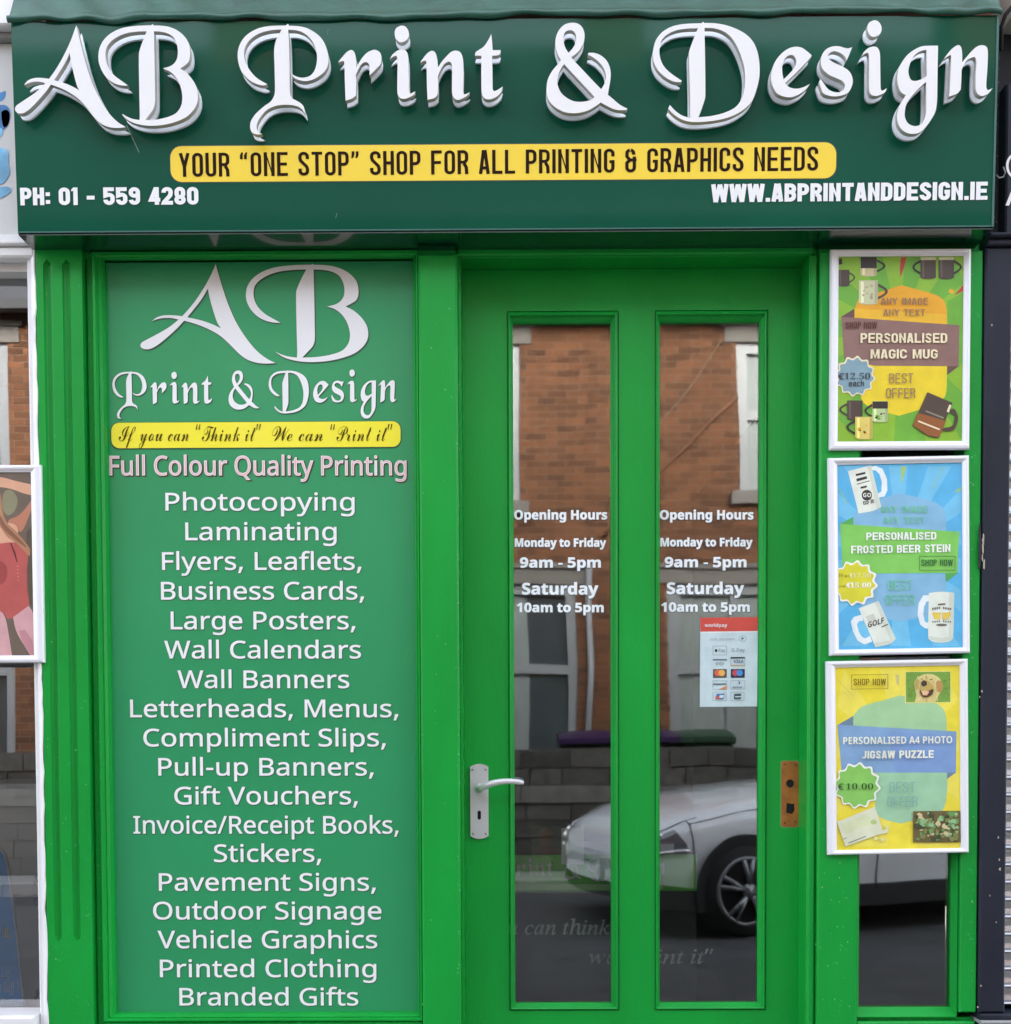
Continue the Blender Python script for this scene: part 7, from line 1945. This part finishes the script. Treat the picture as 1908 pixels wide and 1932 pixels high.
for k in range(110):
    cx_, cy_ = rng.uniform(940, 1310), rng.uniform(1466, 1704)
    r = rng.uniform(10, 34)
    po.shape([f(min(max(cx_ + r * rng.uniform(.5, 1.2) * math.cos(rad(a)), 922), 1330), min(max(cy_ + r * rng.uniform(.5, 1) * math.sin(rad(a)), 1452), 1720)) for a in range(0, 360, 45)], PCS[int(rng.random() ** 1.2 * 5)], False)
T('K', 'SHOP NOW', 388, 672, 338, 58, pm('text_ochre', 130, 110, 30), w=.13, Wd=.42, gap=.1)
for q in ([(368, 245), (692, 240), (692, 244), (368, 249)], [(368, 370), (692, 366), (692, 370), (368, 374)], [(368, 245), (372, 245), (372, 374), (368, 374)], [(688, 240), (692, 240), (692, 370), (688, 370)]):
    po.shape(soft(q, f), pm('text_ochre', 130, 110, 30))
T('B', 'PERSONALISED A4 PHOTO', 296, 1258, 858, 62, pm('text_cream', 240, 240, 215), y1=f(1258, 848)[1], w=.19, Wd=.60, gap=.08)
T('K', 'JIGSAW PUZZLE', 462, 1094, 985, 68, pm('text_cream', 240, 240, 215), y1=f(1094, 978)[1], w=.19, Wd=.58, gap=.09)
T('S', '10.00', 318, 562, 1258, 56, pm('text_darkgreen', 45, 85, 30), off=-.2)
T('R', '€', 252, 300, 1258, 52, pm('text_darkgreen', 45, 85, 30), off=.3)
GT = pm('text_greyblue', 132, 178, 172)
T('K', 'BEST', 705, 930, 1284, 92, GT, w=.085, Wd=.45, gap=.1)
T('K', 'OFFER', 685, 950, 1410, 92, GT, w=.085, Wd=.42, gap=.1)
po.done()

# ------------------------------------------------------------------ card payment notice on the door glass
f = conv(1720, 1500, 7.43); SC = 7.43
pay = thing('payment_notice', 'white card payment notice with a red header stuck on the right door glass', 'notice', tuple(DP.pt(*DP.px(1375, 1250), GLZ)))
b = MB(); txs = []
n0 = GLZ + .0015
pk = [0]


def ps(pts, M):
    pk[0] += 1
    b.flat(DP, nest([[DP.px(*f(*p), n0) for p in pts]]), n0 + .00005 * pk[0], M)


def pt_(ft, t, x0, x1, y, cap, M, **k):
    tx = MB(); txs.append(tx)
    tx.flat(DP, text(DP, ft, t, f(x0, y)[0], f(x1, y)[0], f(x0, y)[1], f(x0, y)[1], cap / SC * .7632, n=n0, **k), n0 + .003, M)


PW = pm('notice_pale', 205, 226, 230)
ps([(85, 200), (1145, 190), (1130, 1830), (75, 1840)], PW)
ps([(85, 200), (1145, 190), (1140, 445), (87, 458)], pm('notice_header_red', 214, 84, 72))
ps([(87, 458), (1140, 445), (1140, 470), (87, 482)], pm('notice_white', 232, 236, 236))
LN = pm('notice_line', 140, 160, 165)


def boxl(x0, y0, x1, y1, M=LN, w=8):
    ps([(x0, y0), (x1, y0), (x1, y0 + w), (x0, y0 + w)], M); ps([(x0, y1 - w), (x1, y1 - w), (x1, y1), (x0, y1)], M)
    ps([(x0, y0), (x0 + w, y0), (x0 + w, y1), (x0, y1)], M); ps([(x1 - w, y0), (x1, y0), (x1, y1), (x1 - w, y1)], M)


circ = lambda x, y, r, ry=None: [(x + r * math.cos(rad(a)), y + (ry or r) * math.sin(rad(a))) for a in range(0, 360, 20)]
GRY = pm('notice_grey', 110, 125, 130); BLK = pm('notice_black', 40, 45, 50)
boxl(315, 718, 572, 890); ps(circ(375, 805, 24, 28), BLK)
ps(circ(862, 582, 70, 55), LN); ps(circ(862, 582, 62, 47), PW); ps(circ(858, 582, 24, 24), GRY)
ps([(315, 960), (575, 960), (575, 988), (315, 988)], GRY)
ps([(640, 925), (905, 922), (905, 945), (640, 950)], BLK); ps([(640, 1075), (905, 1072), (905, 1092), (640, 1095)], pm('notice_gold', 205, 180, 120)); boxl(640, 950, 905, 1075, LN, 6)
ps([(318, 1145), (570, 1143), (570, 1305), (318, 1307)], pm('notice_card_dark', 96, 92, 84)); ps(circ(405, 1215, 58), pm('notice_coral', 226, 110, 78)); ps(circ(480, 1215, 58), pm('notice_amber', 238, 180, 92))
ps([(645, 1145), (900, 1143), (900, 1302), (645, 1304)], pm('notice_card_navy', 40, 50, 78)); ps(circ(728, 1215, 58), pm('notice_rose', 200, 80, 90)); ps(circ(808, 1215, 58), pm('notice_blue', 72, 146, 220))
boxl(312, 1355, 572, 1520, LN, 6); ps([(320, 1408), (555, 1405), (555, 1432), (320, 1436)], GRY); ps([(420, 1512), (570, 1455), (570, 1512)], pm('notice_orange', 226, 140, 84))
boxl(640, 1350, 905, 1515, LN, 6); ps(circ(790, 1395, 28), pm('notice_blue_dark', 40, 90, 150)); ps(circ(775, 1395, 22), PW); ps([(675, 1465), (855, 1462), (855, 1485), (675, 1490)], LN)
boxl(312, 1565, 565, 1725, LN, 6); ps([(385, 1600), (530, 1595), (510, 1690), (360, 1698)], pm('notice_union_blue', 70, 120, 175)); ps([(370, 1645), (440, 1640), (430, 1696), (360, 1698)], pm('notice_union_red', 205, 90, 70)); ps([(440, 1625), (520, 1622), (505, 1672), (430, 1675)], PW)
boxl(640, 1565, 890, 1725, LN, 6); ps([(705, 1600), (832, 1598), (828, 1690), (700, 1696)], pm('notice_teal_dark', 70, 85, 100)); ps([(720, 1645), (830, 1640), (828, 1660), (720, 1664)], PW)
sheet = obj('sheet', b, pay)
pt_('B', 'worldpay', 162, 575, 372, 62, pm('notice_white', 232, 236, 236))
pt_('R', 'we accept', 265, 715, 608, 36, LN)
pt_('R', 'Pay', 420, 540, 830, 58, GRY)
pt_('R', 'G Pay', 655, 900, 825, 60, GRY)
pt_('R', 'pay', 370, 522, 1062, 60, GRY)
pt_('B', 'VISA', 685, 875, 1032, 58, pm('notice_visa', 80, 80, 130), skew=.15)
for tx in txs:
    obj('lettering', tx, sheet)

# ================================================================== left neighbour
lft = thing('white_shop', 'white painted neighbouring shopfront at the left edge with a poster in its window', 'shop', (-2.2, 0, 0))
LX0, LX1 = -3.6, uq(91)
b = MB()
b.box(LX0, LX1 - .002, .10, .3, zq(480), 7.5, GREYW)
b.box(LX0, LX0 + .2, .3, 6, 0, 7.5, UW); b.box(LX0, LX1, 5.8, 6, 0, 7.5, UW)
b.box(LX0, LX1 - .002, .02, .3, 0, zq(1930), WPAINT)
obj('wall', b, lft)
b = MB(); b.box(LX0, LX1, 0, 6.05, 7.5, 7.7, SLATE); obj('roof', b, lft)  # out of view; raised with the shop roof to shade the opposite side
# vertical window post with a wavy painted edge
b = MB()
ua, ub = uq(70.5), uq(91)
N_ = 90
z0_, z1_ = 0.0, zq(476)
rng = random.Random(2)
edge = [ub - .0035 * (rng.random() ** 3) + .0012 * math.sin(k * .9) for k in range(N_ + 1)]
vs = []
for k in range(N_ + 1):
    z = z0_ + (z1_ - z0_) * k / N_
    vs += [FAC.pt(ua, z, -.05), FAC.pt(ua, z, .020), FAC.pt(ua + .004, z, .024), FAC.pt(ua + .012, z, .024), FAC.pt(ua + .013, z, .030), FAC.pt(edge[k] - .002, z, .036), FAC.pt(edge[k], z, .0345), FAC.pt(edge[k], z, -.02)]
b.add(vs, [(k * 8 + i, k * 8 + i + 1, k * 8 + 9 + i, k * 8 + 8 + i) for k in range(N_) for i in range(7)], WPAINT)
obj('window_post', b, lft)
b = MB()
b.pbox(FAC, LX0, zq(1930), ua - .0005, zq(1905), -.05, .05, WPAINT, .006)
b.pbox(FAC, LX0, 0, ua - .0005, zq(1930) - .0005, -.05, .028, WPAINT, .004)
obj('sill', b, lft)
b = MB()
b.pbox(FAC, LX0, zq(508), ua - .0005, zq(492), -.06, .004, GREYW, .0)
b.pbox(FAC, LX0, zq(492) + .0005, uq(76, 480), zq(472), -.06, .036, WPAINT, .004)
b.pbox(FAC, LX0, zq(472) + .0005, uq(76, 470), zq(462), -.06, .046, WPAINT, .003)
b.pbox(FAC, LX0, zq(462) + .0005, uq(76, 460), zq(451), -.06, .040, WPAINT, .002)
b.pbox(FAC, LX0, zq(451) + .0005, uq(80, 450), zq(90), -.06, .030, GREYW, .002)
b.pbox(FAC, LX0, zq(90) + .0005, uq(80, 90), zq(80), -.06, .05, mat('shaded_ledge', (.35, .34, .33), rough=.6), .002)  # shadow under the white block is put into this ledge's grey
b.pbox(FAC, LX0, zq(80) + .0005, uq(80, 60), zq(-60), -.06, .075, WPAINT, .004)
fb = obj('fascia_board', b, lft)
b = MB()
W1 = mat('watercolour_blue', srgb(60, 130, 190), rough=.5, var=.5, vscale=14); W2 = mat('watercolour_sky', srgb(120, 185, 225), rough=.5, var=.35, vscale=18); W3 = mat('watercolour_navy', srgb(28, 50, 95), rough=.5, var=.5, vscale=16)
fl_ = conv(0, 0, 2.84)
for pts, M in (([(-60, 660), (0, 650), (40, 640), (30, 690), (0, 712), (-60, 720)], W1), ([(-60, 760), (20, 735), (65, 760), (72, 820), (50, 890), (0, 915), (-60, 900)], W1), ([(10, 790), (45, 770), (68, 800), (60, 870), (25, 890)], W3),
               ([(-60, 905), (10, 900), (20, 930), (0, 965), (-60, 970)], W2), ([(-60, 1050), (20, 1040), (58, 1070), (62, 1150), (70, 1210), (40, 1270), (0, 1295), (-60, 1290)], W2), ([(-60, 1330), (30, 1310), (75, 1320), (72, 1350), (10, 1390), (-60, 1395)], W2)):
    b.flat(FAC, poly(FAC, [fl_(*p) for p in pts], .031, True), .0305 + .0003 * len(b.mats), M)
obj('painted_splash', b, fb)
b = MB(); b.pbox(FAC, LX0, zq(1905), ua, zq(508), -.040, -.036, SHOPGLASS); obj('window_pane', b, lft)
b = MB()
b.quad((LX0, .05, zq(1930)), (LX0, 1.2, zq(1930)), (LX1, 1.2, zq(1930)), (LX1, .05, zq(1930)), GREYW)
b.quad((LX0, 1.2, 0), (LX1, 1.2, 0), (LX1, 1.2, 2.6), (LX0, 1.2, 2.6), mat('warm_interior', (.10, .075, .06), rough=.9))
b.quad((LX1 - .003, .05, 0), (LX1 - .003, 1.2, 0), (LX1 - .003, 1.2, 2.6), (LX1 - .003, .05, 2.6), INNER)
b.quad((LX0, .05, 2.5), (LX1, .05, 2.5), (LX1, 1.2, 2.5), (LX0, 1.2, 2.5), INNER)
obj('window_bay', b, lft)
# display cabinet and blue board behind the glass
cab = thing('display_cabinet', 'pale grey display cabinet inside the left shop window', 'cabinet', (-1.4, .5, zq(1930)))
LP = Plane((0, .25, 0))
b = MB()
q0 = LP.px(-90, 1905); q1 = LP.px(68, 1500)
b.box(q0[0], q1[0] + .05, .252, .65, zq(1930) + .001, q1[1], mat('cabinet_grey', (.75, .76, .77), rough=.4)); obj('body', b, cab)
b = MB(); b.box(q0[0] - .02, q1[0] + .06, .23, .67, q1[1] + .001, q1[1] + .03, WPAINT); obj('top', b, cab)
b = MB(); b.box(q0[0], q1[0] + .05,   .245, .2515, LP.px(0, 1708)[1], LP.px(0, 1688)[1], mat('cabinet_shadow_gap', (.12, .125, .13), rough=.6)); obj('shadow_strip', b, cab)  # raised dark strip; a gap's shadow is put into its colour
b = MB()
fb_ = conv(0, 1650, 2.194)
for t_, x0, x1, y in (('g', 182, 225, 1150), ('We', 178, 232, 1285), ('S', 186, 220, 1800)):
    p0 = fb_(x0, y); p1 = fb_(x1, y)
    b = MB()
    b.flat(LP, text(LP, 'C', t_, p0[0], p1[0], p0[1], p1[1], 20, n=.008), .008, BLK)
    obj('lettering', b, cab)
bb = thing('advert_board', 'blue advertising board with curved white edge inside the left window', 'sign', tuple(Vector((uq(0), .065, zq(1905)))))
BP = Plane((0, .065, 0))
fb = fb_
edge_o = [(-200, 930), (-60, 940), (0, 975), (25, 1010), (42, 1070), (60, 1200), (95, 1480), (134, 1870), (-200, 1870)]
edge_i = [(-200, 940), (-60, 950), (-2, 985), (19, 1015), (36, 1070), (54, 1200), (89, 1480), (128, 1870), (-200, 1870)]
b = MB()
b.solid(BP, poly(BP, [fb(*p) for p in edge_o], 0), -.01, 0, WPAINT, WPAINT); obj('board', b, bb)
b = MB(); b.flat(BP, poly(BP, [fb(*p) for p in edge_i], .001), .001, mat('advert_blue', (.07, .38, .9), rough=.4, var=.12, vscale=3)); obj('print', b, bb)
b = MB()
for ft, t_, x0, x1, y, cap, M in (('S', 'in.', 15, 60, 1465, 28, pm('advert_yellow', 225, 215, 110)), ('I', 'Legs', 5, 60, 1678, 20, PW), ('I', 'not Stiff ?', -40, 104, 1762, 20, PW), ('I', 'Morning', -12, 106, 1852, 20, PW)):
    p0 = fb(x0, y); p1 = fb(x1, y)
    b = MB()
    b.flat(BP, text(BP, ft, t_, p0[0], p1[0], p0[1], p1[1], cap, n=.002), .002, M)
    obj('lettering', b, bb)

# swimwear poster in a snap frame on the window
f = conv(0, 1100, 3.22)
po = Poster('swimsuit photo poster in a white snap frame on the left window', f(-520, 160), f(328, 160), f(-520, 1735), f(354, 1735), (f(-470, 222)[0], f(0, 222)[1]), (f(276, 0)[0], f(0, 1676)[1]), 0.0, pm('swim_backdrop', 112, 100, 88), group='photo posters on the left window', n=.034)
SKIN = pm('skin_warm', 222, 170, 140); SKIN2 = pm('skin_shade', 190, 128, 102); SKIN3 = pm('skin_pink', 214, 166, 168); HAIR = pm('hair_blond', 178, 130, 98); HAIR2 = pm('hair_brown', 140, 96, 74); SUIT = pm('swimsuit_red', 186, 92, 88); SUIT2 = pm('swimsuit_shade', 160, 72, 70)
po.shape(soft([(30, 380), (90, 360), (140, 430), (120, 520), (60, 560), (20, 500)], f), pm('leaf_grey', 140, 138, 108), True)
po.shape(soft([(210, 700), (276, 640), (276, 1300), (225, 1250), (215, 1000)], f), pm('swim_backdrop_dark', 92, 84, 70))
po.shape(soft([(-100, 250, 1), (20, 258), (120, 285), (276, 320, 1), (276, 405, 1), (190, 385), (90, 350), (0, 335), (-100, 330, 1)], f), SKIN, True)
po.shape(soft([(276, 400, 1), (262, 480), (230, 570), (170, 690), (90, 650), (70, 600), (150, 560), (215, 490)], f), SKIN2, True)
po.shape(soft([(-100, 640, 1), (0, 650), (70, 620), (140, 660), (120, 800), (0, 800), (-100, 800, 1)], f), SKIN, True)
po.shape(soft([(-100, 785, 1), (0, 785), (80, 775), (170, 790), (222, 870), (216, 1000), (218, 1130), (232, 1270), (180, 1330), (110, 1370), (60, 1382), (25, 1335), (-100, 1300, 1)], f), SUIT, True)
po.shape(soft([(-100, 920), (20, 930), (60, 1000), (30, 1100), (-100, 1120)], f), SUIT2, True)
po.shape(soft([(80, 780), (90, 780), (125, 860), (142, 935), (134, 935), (112, 865)], f), pm('swimsuit_seam', 96, 42, 44))
for k in range(5):
    po.shape([f(142 + 4 * math.cos(rad(a)) + k, 965 + 28 * k + 4 * math.sin(rad(a))) for a in range(0, 360, 60)], pm('swim_lace', 225, 170, 150))
po.shape(soft([(-100, 330, 1), (0, 380), (20, 520), (60, 620), (130, 690), (200, 770), (240, 830), (235, 885), (200, 850), (130, 780), (60, 730), (0, 650), (-100, 560, 1)], f), HAIR, True)
po.shape(soft([(0, 560), (50, 640), (140, 730), (215, 810), (205, 815), (120, 750), (40, 680), (0, 620)], f), HAIR2, True)
po.shape(soft([(105, 1372, 1), (230, 1280, 1), (262, 1330), (285, 1420), (295, 1560), (295, 1676, 1), (245, 1676, 1), (190, 1590), (130, 1480)], f), SKIN3, True)
po.shape(soft([(-100, 1320, 1), (5, 1325), (45, 1380), (70, 1500), (98, 1676, 1), (-100, 1676, 1)], f), SKIN3, True)
po.shape(soft([(150, 1480), (200, 1470), (260, 1560), (280, 1676), (250, 1676), (190, 1590)], f), pm('skin_rose', 198, 140, 148))
po.done()

# ================================================================== right neighbour
rgt = thing('dark_shop', 'dark navy neighbouring shopfront at the right edge with a closed roller shutter', 'shop', (2.2, 0, 0))
RX0, RX1 = uq(1839.5), 3.6
b = MB()
b.box(RX0, RX1, .10, .3, ZS, 7.5, UW); b.box(RX1 - .2, RX1, .3, 6, 0, 7.5, UW); b.box(RX0, RX1, 5.8, 6, 0, 7.5, UW)
b.box(uq(1890), RX1, .09, .095, 0, ZS, BLACKG)
obj('wall', b, rgt)
b = MB(); b.box(RX0 + .03, RX1, 0, 6.05, 7.5, 7.7, SLATE); obj('roof', b, rgt)  # out of view; its height likewise set for the shadow across the street
b = MB()
ra, rb = uq(1839.5), uq(1888.5)
b.pbox(FAC, ra, zq(1906), rb, zq(486), -.05, .040, NAVY, .004)
pl = obj('pilaster', b, rgt)
b = MB()
FLAKE = mat('pale_exposed_plaster', (.42, .36, .28), rough=.9)
rng = random.Random(8)
for (x, y, w_, h_2) in ((1855, 1035, 3, 16), (1856, 1018, 3, 14), (1854, 1052, 2.2, 10), (1857, 1065, 2.6, 14), (1872, 613, 1.6, 3), (1849, 1315, 1.6, 2.5), (1853, 1304, 2, 3), (1884, 1580, 1.6, 3), (1886, 1622, 2, 3), (1887, 1640, 2.4, 4), (1851, 1860, 2, 3), (1868, 1690, 1.3, 2), (1880, 1740, 1.3, 2), (1845, 1900, 2, 3)):
    u, v = FAC.px(x, y, .041)
    sc = .00125
    sh = [(u + w_ * sc * rng.uniform(.4, 1) * math.cos(rad(a)), v + h_2 * sc * rng.uniform(.5, 1) * math.sin(rad(a))) for a in range(0, 360, 30)]
    b.flat(FAC, [[sh]], .0405, FLAKE)
for (x, y, w_, h_2) in ((1849, 1030, 4, 60), (1880, 1000, 2, 4), (1885, 1015, 2, 3), (1886, 1045, 2, 6), (1883, 985, 1.5, 3)):
    u, v = FAC.px(x, y, .041)
    sh = [(u + w_ * .00125 * rng.uniform(.5, 1) * math.cos(rad(a)), v + h_2 * .00125 * rng.uniform(.6, 1) * math.sin(rad(a))) for a in range(0, 360, 20)]
    b.flat(FAC, [[sh]], .0402, mat('dark_patch', (.010, .012, .014), rough=.7))
obj('paint_flake', b, pl, kind='stuff')
b = MB()
b.pbox(FAC, ra, zq(486) + .0005, RX1, zq(474), -.05, .05, NAVY, .003)
b.pbox(FAC, ra, zq(474) + .0005, RX1, zq(466), -.05, .062, NAVY, .003)
b.pbox(FAC, ra - .0, zq(466) + .0005, uq(1880, 440), zq(60), -.05, .010, mat('rough_dark_render', (.02, .021, .024), rough=.9, bump=.8, bscale=150, speck=((.12, .12, .13), 160, .62)), .0)
obj('cornice', b, rgt)
b = MB()
b.pbox(FAC, uq(1880, 440) + .001, zq(466) + .0005, RX1, zq(185), -.05, .045, NAVY, .004)
b.pbox(FAC, uq(1880, 440) + .001, zq(185) + .0005, RX1, zq(72), -.05, .0, BLACKG)
b.pbox(FAC, uq(1887, 40), zq(70), RX1, zq(-60), -.05, .075, mat('beige_board', (.55, .50, .42), rough=.6), .003)
fs = obj('fascia_board', b, rgt)
b = MB()
RP = Plane((0, -.046, 0))
ring = lambda r, ry: [RP.px(1924 + r * math.cos(rad(a)), 313 + ry * math.sin(rad(a))) for a in range(0, 360, 12)]
b.flat(RP, nest([ring(26, 27), ring(21, 24)]), .0005, WHITE)
b.flat(RP, nest([ring(18, 20)]), .0005, mat('sign_maroon', (.08, .012, .015), rough=.5))
obj('emblem', b, fs)
b = MB()
b.flat(RP, poly(RP, [(1897, 388), (1912, 350), (1918, 350), (1904, 388)], 0), .0007, WHITE)
obj('lettering', b, fs)
b = MB()
b.tube([FAC.pt(*FAC.px(1925, -8, .10), .10), FAC.pt(*FAC.px(1912, 10, .10), .10), FAC.pt(*FAC.px(1897, 28, .10), .10), FAC.pt(*FAC.px(1890, 50, .09), .09), FAC.pt(*FAC.px(1889, 95, .08), .08)], .0045, BLACKG, 8)
obj('cable', b, rgt)
b = MB()
b.tube([FAC.pt(*FAC.px(1880, 330, .06), .06), FAC.pt(*FAC.px(1885, 336, .062), .062), FAC.pt(*FAC.px(1893, 334, .06), .06), FAC.pt(*FAC.px(1897, 325, .06), .06), FAC.pt(*FAC.px(1893, 315, .06), .06)], .0018, mat('clear_cable', (.25, .26, .27), rough=.3), 6)
obj('cable', b, rgt)
# roller shutter
SLATM = mat('shutter_galvanised', (.42, .43, .45), rough=.33, metal=.75, var=.18, vscale=9, stretch=(1, 1, 4))
sx_0 = uq(1890.5)
pitch = .0411
shz0, shz1 = zq(1900), zq(486)
sh_root = None
b = MB(); b.pbox(FAC, uq(1888.5) + .0005, zq(1906), uq(1891.5), zq(486), -.06, .030, mat('shutter_rail', (.18, .18, .19), rough=.5), .001)
shut = obj('shutter', b, rgt)
nS = int((shz1 - shz0) / pitch)
prof = [(0, -.004), (.10, .004), (.16, .008), (.24, .006), (.32, -.002), (.6, -.005), (.9, -.004), (1, -.004)]
first = None
off = wloc(rgt)
for k in range(nS):
    z = shz0 + k * pitch
    if first is None:
        b = MB()
        vs = []
        for t, n in prof:
            vs += [FAC.pt(sx_0, z + t * pitch, n), FAC.pt(RX1 - .2, z + t * pitch, n)]
        b.add(vs, [(2 * i, 2 * i + 1, 2 * i + 3, 2 * i + 2) for i in range(len(prof) - 1)], SLATM)
        first = obj('slat', b, shut)
    else:
        o = first.copy(); COL.objects.link(o); o.parent = shut; o.location = (0, 0, k * pitch)
b = MB()
b.pbox(FAC, ra, 0, RX1, zq(1925), -.05, .045, NAVY, .004)
b.pbox(FAC, ra, zq(1925) + .0005, RX1, zq(1918), -.05, .055, mat('grey_sill', (.30, .30, .30), rough=.7), .003)
b.pbox(FAC, ra, zq(1918) + .0005, RX1, zq(1907), -.05, .048, NAVY, .003)
obj('sill', b, rgt)

# the rest of the terrace on the shop side, out of the picture
for x0, x1, lab in ((-10.5, -3.602, 'plain brick terrace beyond the white shop'), (3.602, 10.5, 'plain brick terrace beyond the dark shop')):
    t = thing('terrace_block', lab, 'building', ((x0 + x1) / 2, 0, 0), 'brick terrace beside the shops')
    b = MB(); b.box(x0, x1, .08, 6, 0, 7.5, UW); obj('wall', b, t)
    b = MB(); b.box(x0, x1, 0, 6.05, 7.501, 7.7, SLATE); obj('roof', b, t)
    for k in range(3):
        xa = x0 + .8 + k * 2.1
        for z0 in (1.0, 4.3):
            b = MB(); b.box(xa, xa + 1.1, .04, .079, z0, z0 + 1.7, PVC); w = obj('window', b, t)
            b = MB(); b.box(xa + .1, xa + 1.0, .03, .0395, z0 + .1, z0 + 1.6, WGLASS); obj('pane', b, w)
